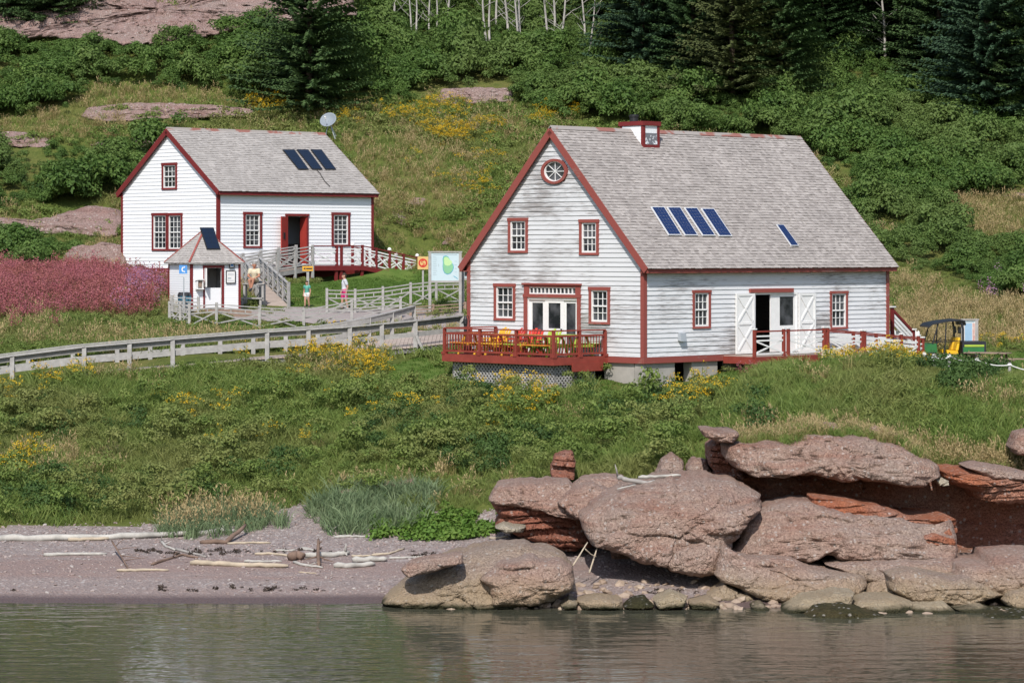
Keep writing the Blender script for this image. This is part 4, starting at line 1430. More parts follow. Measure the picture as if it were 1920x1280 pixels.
# ------------------------------------------------------------------ white house porch, ramp and grey ramp
PO = 1.85
pz = .12
pu = lambda px, y=-PO: F2.hit(px, 480, (0, y, 0), (0, 1, 0)).x
u0, u1 = pu(587), pu(682)
porch = empty('red_porch', F2.o, F2.th, 'dark red porch with white crossed railings and a ramp on the white house', 'porch')
RP, WT = MATS['paint_red'], MATS['white_trim']
u2 = pu(786); zend = pz - .62
def porch_z(u): return pz if u <= u1 else pz + (zend - pz) * (u - u1) / (u2 - u1)
n = 40
for k in range(n):
    a, b = u0 - .9 + (u1 - u0 + .9) * k / n, u0 - .9 + (u1 - u0 + .9) * (k + 1) / n
    boxo('floor_board', (a + .004, -PO, pz - .04), (b - .004, -.07, pz), RP, porch)
n = 22
for k in range(n):
    a, b = u1 + (u2 - u1) * k / n, u1 + (u2 - u1) * (k + 1) / n
    m = MB(); m.hexa([(a, -PO, porch_z(a) - .04), (b - .006, -PO, porch_z(b) - .04), (b - .006, -PO + 1.15, porch_z(b) - .04), (a, -PO + 1.15, porch_z(a) - .04), (a, -PO, porch_z(a)), (b - .006, -PO, porch_z(b)), (b - .006, -PO + 1.15, porch_z(b)), (a, -PO + 1.15, porch_z(a))])
    m.build('floor_board', MATS['plank_walk'], porch)
beamo('fascia', (u0 - .05, -PO - .02, pz - .13), (u1, -PO - .02, pz - .13), .04, .22, RP, porch)
beamo('fascia', (u1, -PO - .02, pz - .13), (u2, -PO - .02, zend - .10), .04, .22, RP, porch)
for px in (587, 632, 641, 680, 706, 733):
    u = pu(px); p = F2.wld((u, -PO + .05, 0)); zb_ = gz(p.x, p.y) - F2.o.z - .2
    boxo('support', (u - .07, -PO + .02, zb_), (u + .07, -PO + .14, porch_z(u) - .1), RP, porch)
def porch_rail(us, y, caps=(), h=.98):
    for u in us:
        z = porch_z(u)
        m = MB(); m.box((u - .055, y - .055, z - .05), (u + .055, y + .055, z + h + .05)); po = m.build('post', RP, porch)
        if u in caps:
            m = MB(); m.lathe([(.06, 0), (.10, .03), (.10, .09), (.05, .15), (0, .16)], 12, (u, y, z + h + .05)); m.build('post_cap', WT, po)
    for a, b in zip(us, us[1:]):
        A, B = Vector((a, y, porch_z(a))), Vector((b, y, porch_z(b)))
        Z = lambda q: Vector((0, 0, q))
        ins = Vector((.055, 0, 0))
        beamo('handrail', A + Z(h), B + Z(h), .10, .05, RP, porch)
        if (b - a) > .5:
            for q, t in ((h - .16, .06), (h - .30, .05), (.10, .06)):
                beamo('rail', A + Z(q) + ins, B + Z(q) - ins, .04, t, WT, porch)
            for s in (0, 1):
                beamo('brace', A + ins + Z(.12 if s else h - .32) + Vector((0, .015 * (2 * s - 1), 0)), B - ins + Z(h - .32 if s else .12) + Vector((0, .015 * (2 * s - 1), 0)), .03, .06, WT, porch)
fr_us = [pu(587), pu(632), pu(641), pu(680), pu(706), pu(731), pu(757), pu(783)]
porch_rail(fr_us, -PO + .03, (fr_us[5], fr_us[7]))
yb2 = -PO + 1.2
bk = [pu(p, yb2) for p in (661, 688, 716, 743, 772)]
porch_rail(bk, yb2, (bk[0], bk[3]))
# grey ramp: from the porch down along the wall, then a second flight towards the forecourt
ramp = empty('grey_ramp', F2.o, F2.th, 'grey wooden switchback ramp with crossed railings leading up to the red porch', 'ramp')
GM = MATS['wood_grey']
ul = pu(452)
def line3(p, q, n): return [Vector(p).lerp(Vector(q), k / n) for k in range(n + 1)]
def ramp_rail(P, h=.95):
    for p in P:
        m = MB(); m.box((p.x - .055, p.y - .055, p.z - .6), (p.x + .055, p.y + .055, p.z + h + .08)); m.build('post', GM, ramp)
    for a, b in zip(P, P[1:]):
        Z = lambda q: Vector((0, 0, q))
        for q, w, t in ((h, .12, .045), (h - .16, .04, .06), (h - .32, .04, .06), (.10, .04, .06)):
            beamo('rail', a + Z(q), b + Z(q), w, t, GM, ramp)
        for s in (0, 1):
            beamo('brace', a + Z(.12 if s else h - .34), b + Z(h - .34 if s else .12), .03 + .02 * s, .06, GM, ramp)
def ramp_floor(A, B, n, mat='plank_walk'):
    for k in range(n):
        a0, a1 = A[0].lerp(A[1], k / n), A[0].lerp(A[1], (k + .95) / n)
        b0, b1 = B[0].lerp(B[1], k / n), B[0].lerp(B[1], (k + .95) / n)
        dn = Vector((0, 0, .045))
        m = MB(); m.hexa([a0 - dn, a1 - dn, b1 - dn, b0 - dn, a0, a1, b1, b0]); m.build('plank', MATS[mat], ramp)
    for L_ in (A, B):
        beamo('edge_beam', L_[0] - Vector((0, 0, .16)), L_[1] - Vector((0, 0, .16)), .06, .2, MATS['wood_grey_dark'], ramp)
zl = -.42
A = (Vector((u0 - .05, -PO - .02, pz)), Vector((ul, -PO - .02, zl))); B = (Vector((u0 - .05, -PO + 1.3, pz)), Vector((ul, -PO + 1.3, zl)))
ramp_floor(A, B, 24)
ramp_rail(line3(*A, 4)); ramp_rail(line3(*B, 4))
# second flight
T1, T2 = F2.loc(at(456, HZ, 133.6)), F2.loc(at(487, HZ, 133.0))
E1, E2 = F2.loc(at(489, HZ, 124.4)), F2.loc(at(541, HZ, 123.8))
for q, px, Y in ((E1, 489, 124.4), (E2, 541, 123.8)):
    q.z = gY(px, Y).z - F2.o.z + .06
T1.z = T2.z = zl
ramp_floor((T1, E1), (T2, E2), 44)
ramp_rail(line3(T1, E1, 5)); ramp_rail(line3(T2, E2, 6))
m = MB(); cor = [A[1], B[1], T1 + Vector((-.4, 0, 0)), T1, T2]
m.prism([Vector((p.x, p.y, zl - .05)) for p in (A[1] + Vector((.3, 0, 0)), B[1], B[1] + Vector((-.9, 0, 0)), T1, T2)], (0, 0, .05)); m.build('landing', MATS['plank_walk'], ramp)

# ------------------------------------------------------------------ ticket kiosk
KP = gY(358.5, 120.6)
kiosk = empty('ticket_kiosk', (KP.x, KP.y, KP.z + .12), R(31), 'tiny white kiosk with pyramid shingle roof in front of the white house', 'kiosk')
KA, KH = 2.28, 2.0
KF = Frame(dict(o=KP, th=R(31), W=KA, L=KA), KP.z + .12)
ku = lambda px: KF.long(px, 540)[0]
dk = (ku(383.5), ku(415.5), .0, 1.78)
class _h: pass
wall(kiosk, KF, P_long, 0, KA, 0, dict(top=KH, lim=lambda z: (0, KA)), [dk], .10, .018, MATS['paint_white'], MATS['paint_white'], joined=True)
wall(kiosk, KF, P_gable, 0, KA, 0, dict(top=KH, lim=lambda z: (0, KA)), [], .10, .018, MATS['paint_white'], MATS['paint_white'], joined=True)
boxo('wall', (KA - .1, .001, 0), (KA, KA, KH), MATS['paint_white'], kiosk)
boxo('wall', (.1, KA - .1, 0), (KA - .1, KA, KH), MATS['paint_white'], kiosk)
boxo('floor', (.1, .1, -.1), (KA - .1, KA - .1, 0), MATS['wood_brown'], kiosk)
boxo('ceiling', (.1, .1, KH - .06), (KA - .1, KA - .1, KH), MATS['interior'], kiosk)
for x, y, sx, sy in ((0, 0, -1, -1), (KA, 0, 1, -1), (0, KA, -1, 1)):
    m = MB(); m.box((x + sx * .035, y + sy * .035, 0), (x - sx * .07, y + sy * .001, KH)); m.box((x + sx * .035, y + sy * .001, 0), (x + sx * .001, y - sy * .07, KH)); m.build('corner_board', MATS['paint_red'], kiosk)
ov = .16; KR = 1.42; cx = KA / 2
apex = Vector((cx, cx, KH + KR))
base = [Vector(p) for p in ((-ov, -ov, KH), (KA + ov, -ov, KH), (KA + ov, KA + ov, KH), (-ov, KA + ov, KH))]
m = MB(); m.add([tuple(p) for p in base] + [tuple(apex)], [(3, 2, 1, 0), (0, 1, 4), (1, 2, 4), (2, 3, 4), (3, 0, 4)]); kr = m.build('roof', MATS['wood_grey'], kiosk)
for i in range(4):
    a, b = base[i], base[(i + 1) % 4]
    mid = (a + b) / 2; up = (apex - mid); run = up.length; up.normalize()
    ed = (b - a).normalized(); n_ = ed.cross(up).normalized(); hw = (b - a).length / 2
    def Qk(u, v, off, mid=mid, ed=ed, up=up, n_=n_): return mid + ed * u + up * v + n_ * (off + .004)
    s = shingle_mesh(Qk, -hw, hw, -.03, run - .05, .13, .08, .18, .014, lambda v, hw=hw, run=run: (-hw * (1 - max(v, 0) / run), hw * (1 - max(v, 0) / run))).build('shingles', MATS['shingle_new'], kr); s['kind'] = 'stuff'
    m = MB(); m.beam(a + Vector((0, 0, .02)), apex + Vector((0, 0, .02)), .09, .04); m.build('hip_board', MATS['paint_red_old'], kr)
    m = MB(); m.beam(a - Vector((0, 0, .03)), b - Vector((0, 0, .03)), .03, .06); m.build('eave_board', MATS['wood_grey'], kr)
m = MB(); m.box(P_long(dk[0] - .07, -.09, 0), P_long(dk[0], .04, dk[3])); m.box(P_long(dk[1], -.09, 0), P_long(dk[1] + .10, .04, dk[3])); m.box(P_long(dk[0] - .09, -.09, dk[3]), P_long(dk[1] + .12, .05, dk[3] + .1)); m.build('door_casing', MATS['paint_red'], kiosk)
boxo('half_door', P_long(dk[0] + .015, -.05, .02), P_long(dk[1] - .015, -.01, .92), MATS['paint_white'], kiosk)
m = MB(); m.beam(P_long(dk[0], .02, 1.36), P_long(dk[0] - .10, .42, 1.36), .04, .8); m.build('half_door', MATS['white_trim'], kiosk)
def notice(px0, px1, py0, py1, label, rows):
    a, z1 = KF.long(px0, py0); b, z0 = KF.long(px1, py1)
    e = empty('notice_board', KF.wld(P_long(a, .05, z0)), KF.th, label, 'notice')
    w, h = b - a, z1 - z0
    m = MB(); f_ = .03
    m.box((0, -.03, 0), (w, -.0, f_)); m.box((0, -.03, h - f_), (w, 0, h)); m.box((0, -.03, f_), (f_, 0, h - f_)); m.box((w - f_, -.03, f_), (w, 0, h - f_)); m.build('frame', MATS['black_iron'], e)
    boxo('sheet', (f_, -.012, f_), (w - f_, -.004, h - f_), MATS['white_trim'], e)
    for c, x0, x1, y0, y1 in rows:
        boxo('print', (x0 * w, -.016, y0 * h), (x1 * w, -.0125, y1 * h), MATS[c], e)
notice(428.5, 438.5, 488, 502.5, 'small dark framed blue notice high on the kiosk front', [('blue_sign', .3, .8, .25, .8)])
notice(422.5, 440.5, 507, 531, 'larger black framed white notice on the kiosk front', [('metal_pale', .2, .8, .72, .75), ('metal_pale', .2, .8, .62, .65), ('teal_plastic', .2, .55, .36, .42), ('metal_pale', .2, .8, .2, .23)])
# roof panel of the kiosk
def kroof(px, py): return KF.hit(px, py, base[0], (base[1] - base[0]).cross(apex - base[0]))
solar_panel(KF, [kroof(387, 469), kroof(412.5, 469), kroof(399.5, 428.5), kroof(374, 428.5)], (2, 4), 'solar_black', 'dark blue solar panel on the pyramid roof of the kiosk', None, KF)
# coin box shelf beside the half door
cb = F2
e = empty('mail_box', KF.wld(P_long(ku(366), .05, .86)), KF.th, 'small white roofed box on the kiosk wall by the half door', 'mailbox')
m = MB(); m.box((-.02, -.22, 0), (.30, -.0, .04)); m.box((0, -.18, .04), (.03, 0, .40)); m.box((.25, -.18, .04), (.28, 0, .40)); m.box((.03, -.03, .04), (.25, 0, .40)); m.build('case', MATS['white_trim'], e)
m = MB(); m.prism([(-.05, -.22, .40), (.33, -.22, .40), (.14, -.22, .52)], (0, .22, 0)); m.build('roof', MATS['white_trim'], e)
boxo('slot', (.06, -.12, .1), (.22, -.035, .34), MATS['wood_brown'], e)
# platform and steps before the door
st = empty('kiosk_steps', KF.wld((.2, -.06, -.12)), KF.th, 'low brown wooden steps in front of the kiosk half door', 'steps')
for k in range(2):
    for j in range(4):
        boxo('tread', (-.3 - .05 * k, -.20 - j * .14 - k * .58, .08 - k * .17), (2.3, -.07 - j * .14 - k * .58, .115 - k * .17), MATS['wood_brown'], st)
    boxo('riser', (-.3 - .05 * k, -.66 - k * .58, -.22 - k * .16), (2.3, -.64 - k * .58, .08 - k * .17), MATS['wood_brown'], st)
# telephone sign on a pole, blue bin
pp = gY(343.5, 118.4)
ts = empty('telephone_sign', pp, 0, 'blue square telephone sign on a thin pole by the kiosk', 'sign')
m = MB(); m.tube([(.02, .03, -.2), (.02, .03, 1.75)], .022, 8); m.build('pole', MATS['metal_pale'], ts)
h_ = HC - (497 - HZ) * 118.4 / FOC - pp.z
pan = boxo('panel', (-.17, -.01, h_ - .36), (.17, .005, h_), MATS['blue_sign'], ts)
m = MB()
for k in range(9):
    t0 = R(110 + k * 140 / 8)
    m.v.append((.03 + .10 * math.cos(t0), -.014, h_ - .18 + .12 * math.sin(t0))); m.v.append((.03 + .055 * math.cos(t0), -.014, h_ - .18 + .075 * math.sin(t0)))
for k in range(8): m.f.append((2 * k, 2 * k + 2, 2 * k + 3, 2 * k + 1))
m.add([(-.0, -.014, h_ - .09), (.075, -.014, h_ - .05), (.075, -.014, h_ - .10), (.015, -.014, h_ - .125)], [(0, 1, 2, 3)]); m.add([(-.0, -.014, h_ - .27), (.075, -.014, h_ - .31), (.075, -.014, h_ - .26), (.015, -.014, h_ - .235)], [(3, 2, 1, 0)])
m.build('handset_mark', MATS['white_trim'], pan, recalc=False)
bp = gY(346, 119.3)
bn = empty('waste_bin', bp, R(20), 'dark blue upright bin against the kiosk side wall', 'bin')
m = MB(); m.hexa([(-.2, -.2, 0), (.2, -.2, 0), (.2, .2, 0), (-.2, .2, 0), (-.24, -.24, .85), (.24, -.24, .85), (.24, .24, .85), (-.24, .24, .85)]); m.build('body', MATS['teal_plastic'], bn)
m = MB(); m.hexa([(-.26, -.26, .85), (.26, -.26, .85), (.26, .26, .85), (-.26, .26, .85), (-.2, -.2, .98), (.2, -.2, .98), (.2, .2, 1.0), (-.2, .2, 1.0)]); m.build('lid', MATS['black_iron'], bn)

# ------------------------------------------------------------------ signs of the forecourt
def board_sign(name, px0, px1, py0, py1, Y, label):
    p = gY((px0 + px1) / 2, Y)
    e = empty(name, p, 0, label, 'sign')
    X = lambda px: (px - 960) * Y / FOC - p.x
    Zz = lambda py: HC - (py - HZ) * Y / FOC - p.z
    x0, x1, z0, z1 = X(px0), X(px1), Zz(py1), Zz(py0)
    for x in (x0, x1):
        boxo('post', (x - .06, -.06, -.3), (x + .06, .06, z1 + .02), MATS['wood_grey'], e)
    boxo('top_rail', (x0 - .09, -.07, z1 + .02), (x1 + .09, .07, z1 + .07), MATS['wood_grey'], e)
    boxo('bottom_rail', (x0 + .06, -.04, z0 - .09), (x1 - .06, .04, z0), MATS['wood_grey'], e)
    pn = boxo('panel', (x0 + .06, -.03, z0), (x1 - .06, .03, z1), MATS['white_trim'], e)
    return e, pn, x0 + .06, x1 - .06, z0, z1
simple('map_paper', (.47, .58, .62), .04, 2.0); simple('map_green', (.22, .48, .27), .15, 2.0); simple('map_blue', (.10, .36, .50), .1, 2.0); simple('map_pale', (.45, .66, .32), .1, 2.0); simple('print_grey', (.34, .42, .45), .1, 2.0)
e, pn, x0, x1, z0, z1 = board_sign('map_board', 806, 863, 474, 526, 121.6, 'large pale map board showing a green island, beside the weathered house')
pn.data.materials[0] = MATS['map_paper']
W_, H_ = x1 - x0, z1 - z0
def S(u, v, off): return (x0 + u * W_, -.03 - off, z0 + v * H_)
isl = [(.46, .86), (.54, .88), (.62, .84), (.66, .76), (.70, .66), (.78, .58), (.80, .48), (.76, .36), (.68, .27), (.58, .24), (.49, .29), (.44, .40), (.43, .52), (.44, .64), (.43, .76)]
def flat(poly, off, mat, name, parent):
    m = MB(); m.add([S(u, v, off) for u, v in poly], [tuple(range(len(poly)))]); o = m.build(name, MATS[mat], parent, recalc=False); return o
cu, cv = .6, .56
flat([(cu + (u - cu) * 1.12, cv + (v - cv) * 1.08) for u, v in isl], .004, 'map_blue', 'print', pn)
flat(isl, .008, 'map_green', 'print', pn)
flat([(cu + (u - cu) * .8, cv + (v - cv) * .5 + .13) for u, v in isl], .012, 'map_pale', 'print', pn)
m = MB()
for k in range(11):
    v = .86 - k * .065
    m.add([S(.06, v, .005), S(.06 + .12 + .05 * ((k * 7) % 3) / 3, v, .005), S(.06 + .12 + .05 * ((k * 7) % 3) / 3, v + .012, .005), S(.06, v + .012, .005)], [(0, 1, 2, 3)])
m.add([S(.06, .93, .005), S(.94, .93, .005), S(.94, .955, .005), S(.06, .955, .005)], [(0, 1, 2, 3)])
m.add([S(.26, .5, .005), S(.28, .5, .005), S(.28, .6, .005), S(.26, .6, .005)], [(0, 1, 2, 3)])
for k in range(4): m.add([S(.84, .3 + k * .13, .005), S(.93, .3 + k * .13, .005), S(.93, .312 + k * .13, .005), S(.84, .312 + k * .13, .005)], [(0, 1, 2, 3)])
m.build('print', MATS['print_grey'], pn, recalc=False)
flat([(.78, .17), (.85, .16), (.97, .07), (.95, .06), (.86, .12)], .006, 'map_blue', 'print', pn)
e, pn, x0, x1, z0, z1 = board_sign('photo_board', 868, 900, 487, 521, 122.2, 'pale notice board with a dark photo, half hidden behind the weathered house')
pn.data.materials[0] = MATS['map_paper']
W_, H_ = x1 - x0, z1 - z0
m = MB(); m.add([S(.02, .1, .004), S(.5, .1, .004), S(.5, .55, .004), S(.02, .55, .004)], [(0, 1, 2, 3)]); m.build('print', MATS['black_iron'], pn, recalc=False)
# small emblem sign: tan square with an orange-red ring
Y = 126.0; p = gY(793, Y)
e = empty('emblem_sign', p, 0, 'small tan square sign with an orange-red ring, left of the map board', 'sign')
z1 = HC - (481 - HZ) * Y / FOC - p.z; z0 = HC - (505 - HZ) * Y / FOC - p.z; hw = 10 * Y / FOC
boxo('post', (-.04, .03, -.2), (.04, .1, z1 - .05), MATS['wood_grey'], e)
simple('sign_tan', (.62, .42, .16), .1, 2.0)
pn = boxo('panel', (-hw, -.02, z0), (hw, .02, z1), MATS['sign_tan'], e)
cz = (z0 + z1) / 2; m = MB()
def ring(m, r0, r1, t0, t1, off, cx=0, cz=cz, n=24):
    b0 = len(m.v)
    for k in range(n + 1):
        t = R(t0 + (t1 - t0) * k / n)
        for r in (r0, r1): m.v.append((cx + r * math.cos(t), -.02 - off, cz + r * math.sin(t)))
    for k in range(n): m.f.append((b0 + 2 * k, b0 + 2 * k + 1, b0 + 2 * k + 3, b0 + 2 * k + 2))
ring(m, .13, .20, 0, 360, .005); ring(m, .03, .075, 40, 250, .005, .0, cz + .06, 14); ring(m, .03, .075, -140, 70, .005, .0, cz - .055, 14)
m.build('emblem', MATS['bright_red'], pn, recalc=False)
# yellow arrow sign by the ramp
Y = 127.5; p = gY(577, Y)
e = empty('arrow_sign', p, 0, 'small yellow arrow sign on a grey post before the red porch', 'sign')
z1 = HC - (499 - HZ) * Y / FOC - p.z; z0 = HC - (508 - HZ) * Y / FOC - p.z
boxo('post', (-.06, .02, -.2), (.06, .1, z0 + .1), MATS['wood_grey'], e)
simple('sign_yellow', (.68, .36, .04), .1, 2.0)
pn = boxo('panel', (-.24, -.02, z0), (.24, .02, z1), MATS['sign_yellow'], e)
cz = (z0 + z1) / 2
m = MB(); m.add([(-.20, -.026, cz), (-.10, -.026, cz - .06), (-.10, -.026, cz + .06)], [(0, 1, 2)]); m.add([(-.07, -.026, cz - .03), (.2, -.026, cz - .03), (.2, -.026, cz + .03), (-.07, -.026, cz + .03)], [(0, 1, 2, 3)]); m.build('arrow', MATS['black_iron'], pn, recalc=False)

# ------------------------------------------------------------------ door ramp of the big house
rampb = empty('door_ramp', F1.o, F1.th, 'red and white railed landing and ramp along the long wall of the weathered house', 'ramp')
RO = 1.55
ub = lambda px, y=-RO: F1.hit(px, 650, (0, y, 0), (0, 1, 0)).x
v0, v1, v2 = ub(1414.5), ub(1551), ub(1722)
def rz(u): return -.05 if u <= v1 else -.05 - .42 * (u - v1) / (v2 - v1)
n = 46
for k in range(n):
    a, b = v0 + (v2 - v0) * k / n, v0 + (v2 - v0) * (k + .96) / n
    m = MB(); m.hexa([(a, -RO - .03, rz(a) - .04), (b, -RO - .03, rz(b) - .04), (b, -.07, rz(b) - .04), (a, -.07, rz(a) - .04), (a, -RO - .03, rz(a)), (b, -RO - .03, rz(b)), (b, -.07, rz(b)), (a, -.07, rz(a))]); m.build('floor_board', MATS['plank_walk'], rampb)
for a, b in ((v0, v1), (v1, v2)):
    beamo('fascia', (a, -RO - .06, rz(a) - .15), (b, -RO - .06, rz(b) - .15), .04, .26, RD, rampb)
beamo('fascia', (v0, -RO - .06, -.20), (v0, -.07, -.20), .04, .26, RD, rampb)
def rail2(us, y, h=.92, zo=0):
    for u in us:
        z = rz(u) + zo
        m = MB(); m.box((u - .05, y - .05, z - .05), (u + .05, y + .05, z + h + .04)); po = m.build('post', RD, rampb)
        m = MB(); m.box((u - .07, y - .07, z + h + .04), (u + .07, y + .07, z + h + .09)); m.build('post_cap', WT, po)
    for a, b in zip(us, us[1:]):
        A, B = Vector((a, y, rz(a) + zo)), Vector((b, y, rz(b) + zo)); Z = lambda q: Vector((0, 0, q)); ins = Vector((.05, 0, 0))
        beamo('handrail', A + Z(h - .03), B + Z(h - .03), .07, .05, RD, rampb)
        if b - a > .5:
            for q in (h - .2, h - .36, .08):
                beamo('rail', A + ins + Z(q), B - ins + Z(q), .035, .055, WT, rampb)
            for s in (0, 1):
                beamo('brace', A + ins + Z(.1 if s else h - .38) + Vector((0, .012 * (2 * s - 1), 0)), B - ins + Z(h - .38 if s else .1) + Vector((0, .012 * (2 * s - 1), 0)), .03, .055, WT, rampb)
rail2([ub(p) for p in (1414.5, 1469.5, 1478, 1545, 1552, 1616, 1621, 1690, 1722)], -RO)
rail2([ub(p, -.35) for p in (1552, 1600, 1642.7, 1690, 1730)], -.35)
boxo('low_panel', (ub(1535), -RO - .2, -.32), (ub(1568), -RO - .14, .12), simple('panel_cream', (.55, .50, .36), .1, 2.0), rampb)
# back stair of the big house
stair = empty('back_stair', F1.o, F1.th, 'red handrail and white rails of a stair at the far end of the weathered house', 'stair')
ys = W1 * .18
s0 = F1.hit(1673, 580, (0, ys, 0), (0, 1, 0)); s1 = F1.hit(1712, 622, (0, ys, 0), (0, 1, 0))
s0.x = max(s0.x, L1 + .12)
beamo('handrail', s0, s1, .07, .10, RP, stair)
for k in (1, 2, 3):
    beamo('rail', s0 - Vector((0, 0, .17 * k)), s1 - Vector((0, 0, .17 * k)), .04, .10, WT, stair)
for q in (s0, s1):
    m = MB(); m.box((q.x - .06, q.y - .06, q.z - 1.3), (q.x + .06, q.y + .06, q.z + .08)); po = m.build('post', RP, stair)
    m = MB(); m.box((q.x - .11, q.y - .11, q.z + .08), (q.x + .11, q.y + .11, q.z + .13)); m.build('post_cap', WT, po)
for k in range(7):
    t_ = (k + .5) / 7; q = s0.lerp(s1, t_)
    boxo('tread', (q.x - .16, ys + .06, q.z - 1.0), (q.x + .16, ys + .95, q.z - .96), MATS['wood_grey'], stair)
# white picket fence
pf0, pf1 = at(1652, 640, 111.5), at(1722, 640, 114.5)
pk = empty('picket_fence', (pf0.x, pf0.y, gz(pf0.x, pf0.y)), 0, 'short white picket fence behind the ramp end of the weathered house', 'fence')
n = 15
o_ = Vector(pk.location)
for k in range(n):
    p = pf0.lerp(pf1, k / (n - 1)); zt = HC - (np.interp(k, [0, n - 1], [617, 619]) - HZ) * p.y / FOC
    zb_ = gz(p.x, p.y) - .05
    q = Vector((p.x, p.y, 0)) - Vector((o_.x, o_.y, 0))
    m = MB(); w = .05; m.prism([(q.x - w, q.y, zb_ - o_.z), (q.x + w, q.y, zb_ - o_.z), (q.x + w, q.y, zt - o_.z - .07), (q.x, q.y, zt - o_.z), (q.x - w, q.y, zt - o_.z - .07)], (0, .025, 0)); m.build('picket', WT, pk)
for f_ in (.3, .75):
    a, b = [Vector((p.x - o_.x, p.y - o_.y + .05, (HC - (618 - HZ) * p.y / FOC - gz(p.x, p.y)) * f_ + gz(p.x, p.y) - o_.z)) for p in (pf0, pf1)]
    beamo('rail', a, b, .04, .08, WT, pk)

# rope fence on the mound
rope = empty('rope_fence', gY(1735, 95.5), 0, 'low posts with a sagging white rope on the grassy mound', 'fence')
RP_ = [(1733, 95.6, 661), (1751, 95.8, 665), (1780, 96.0, 665), (1832, 96.2, 672), (1893, 96.4, 681), (1960, 96.6, 692)]
tops = []
for px, Y, py in RP_:
    p = at(px, py, Y) - rope.location; g_ = gY(px, Y) - rope.location
    m = MB(); m.tube([(g_.x, g_.y, g_.z - .2), (p.x, p.y, p.z + .03)], .055, 8); m.build('post', MATS['wood_grey'], rope)
    m = MB(); m.lathe([(.065, -.04), (.075, -.02), (.075, .02), (.065, .04)], 10, tuple(p - Vector((0, 0, .05)))); m.build('rope_knot', MATS['rope_white'], rope)
    tops.append(p - Vector((0, .07, .05)))
for a, b in zip(tops, tops[1:]):
    m = MB(); m.tube([a.lerp(b, k / 8) - Vector((0, 0, .09 * 4 * (k / 8) * (1 - k / 8))) for k in range(9)], .019, 6); m.build('rope', MATS['rope_white'], rope)

# brown picnic table and bench on the lawn
pt = picnic_table('picnic_table', 'wood_brown', 'wood_brown', 1.7, .74, .44)
g_ = gY(1852, 108.5); pt.location = g_; pt.rotation_euler = (0, 0, R(62)); tag(pt, 'brown wooden picnic table on the lawn beside the utility vehicle', 'picnic table')
bn2 = empty('bench', gY(1897, 110.0), R(75), 'low dark plank bench on the lawn beyond the brown picnic table', 'bench')
for k in range(2): boxo('seat_plank', (-.17 + k * .175, -.75, .40), (-.01 + k * .175, .75, .44), MATS['wood_brown'], bn2)
for y in (-.55, .55): boxo('leg', (-.14, y - .04, -.05), (.14, y + .04, .40), MATS['wood_brown'], bn2)
# info board at the right
e, pn, x0, x1, z0, z1 = board_sign('info_board', 1805, 1831, 601, 648, 112.8, 'info board between two grey posts behind the utility vehicle')
W_, H_ = x1 - x0, z1 - z0
for c in [c for c in e.children if c.name.startswith('post')]:
    pass
m = MB(); m.add([S(.05, .05, .004), S(.72, .05, .004), S(.72, .9, .004), S(.05, .9, .004)], [(0, 1, 2, 3)]); m.build('print', simple('info_blue', (.30, .46, .62), .15, 2.0), pn, recalc=False)
m = MB(); m.add([S(.75, .02, .004), S(.98, .02, .004), S(.98, .9, .004), S(.75, .9, .004)], [(0, 1, 2, 3)]); m.build('print', simple('info_red', (.45, .20, .17), .5, 9.0, dark=(.6, .5, .45)), pn, recalc=False)
m = MB(); m.add([S(.05, .92, .004), S(.95, .92, .004), S(.95, 1.0, .004), S(.05, 1.0, .004)], [(0, 1, 2, 3)]); m.build('print', MATS['print_grey'], pn, recalc=False)

# ------------------------------------------------------------------ utility vehicle
simple('vehicle_green', (.03, .16, .045), .15, 2.0, rough=.35, spec=.5); simple('seat_yellow', (.75, .44, .02), .12, 3.0, rough=.5); simple('canopy_black', (.02, .022, .03), .3, 2.0, rough=.45, spec=.5); simple('tyre_rubber', (.025, .025, .025), .3, 8.0, rough=.85)
g_ = gY(1776, 111.6)
utv = empty('utility_vehicle', g_, R(8), 'green and yellow two-seat utility vehicle with a black canopy', 'utility vehicle')
# x to the rear (right in the photo), front at -x
VG, VB, VY = MATS['vehicle_green'], MATS['canopy_black'], MATS['seat_yellow']
m = MB(); m.prism([(-1.25, -.62, .42), (-1.2, -.62, .72), (-.85, -.62, .92), (-.62, -.62, .95), (-.58, -.62, .50), (.45, -.62, .50), (.45, -.62, .42)], (0, 1.24, 0)); m.build('body', VG, utv)
m = MB(); m.prism([(.42, -.66, .55), (.42, -.66, 1.02), (1.38, -.66, 1.02), (1.38, -.66, .60)], (0, 1.32, 0)); bx_ = m.build('cargo_box', VB, utv)
boxo('stripe', (.5, -.672, .82), (1.3, -.662, .90), MATS['green_paint'], bx_)
boxo('side_panel', (.45, -.675, .60), (1.3, -.663, .80), VG, bx_)
for y in (-.32, .32):
    m = MB(); m.hexa([(-.18, y - .26, .56), (.28, y - .26, .52), (.28, y + .26, .52), (-.18, y + .26, .56), (-.2, y - .26, .70), (.26, y - .26, .66), (.26, y + .26, .66), (-.2, y + .26, .70)]); s_ = m.build('seat', VY, utv)
    m = MB(); m.hexa([(.18, y - .25, .66), (.30, y - .25, .66), (.30, y + .25, .66), (.18, y + .25, .66), (.30, y - .20, 1.18), (.40, y - .20, 1.18), (.40, y + .20, 1.18), (.30, y + .20, 1.18)]); b_ = m.build('backrest', VY, utv)
    md = b_.modifiers.new('soft', 'BEVEL'); md.width = .045; md.segments = 3
    m = MB(); m.hexa([(.36, y - .16, 1.33), (.44, y - .16, 1.33), (.44, y + .16, 1.33), (.36, y + .16, 1.33), (.36, y - .13, 1.60), (.42, y - .13, 1.60), (.42, y + .13, 1.60), (.36, y + .13, 1.60)]); hd = m.build('head_rest', VB, utv); hd.modifiers.new('soft', 'BEVEL').width = .03
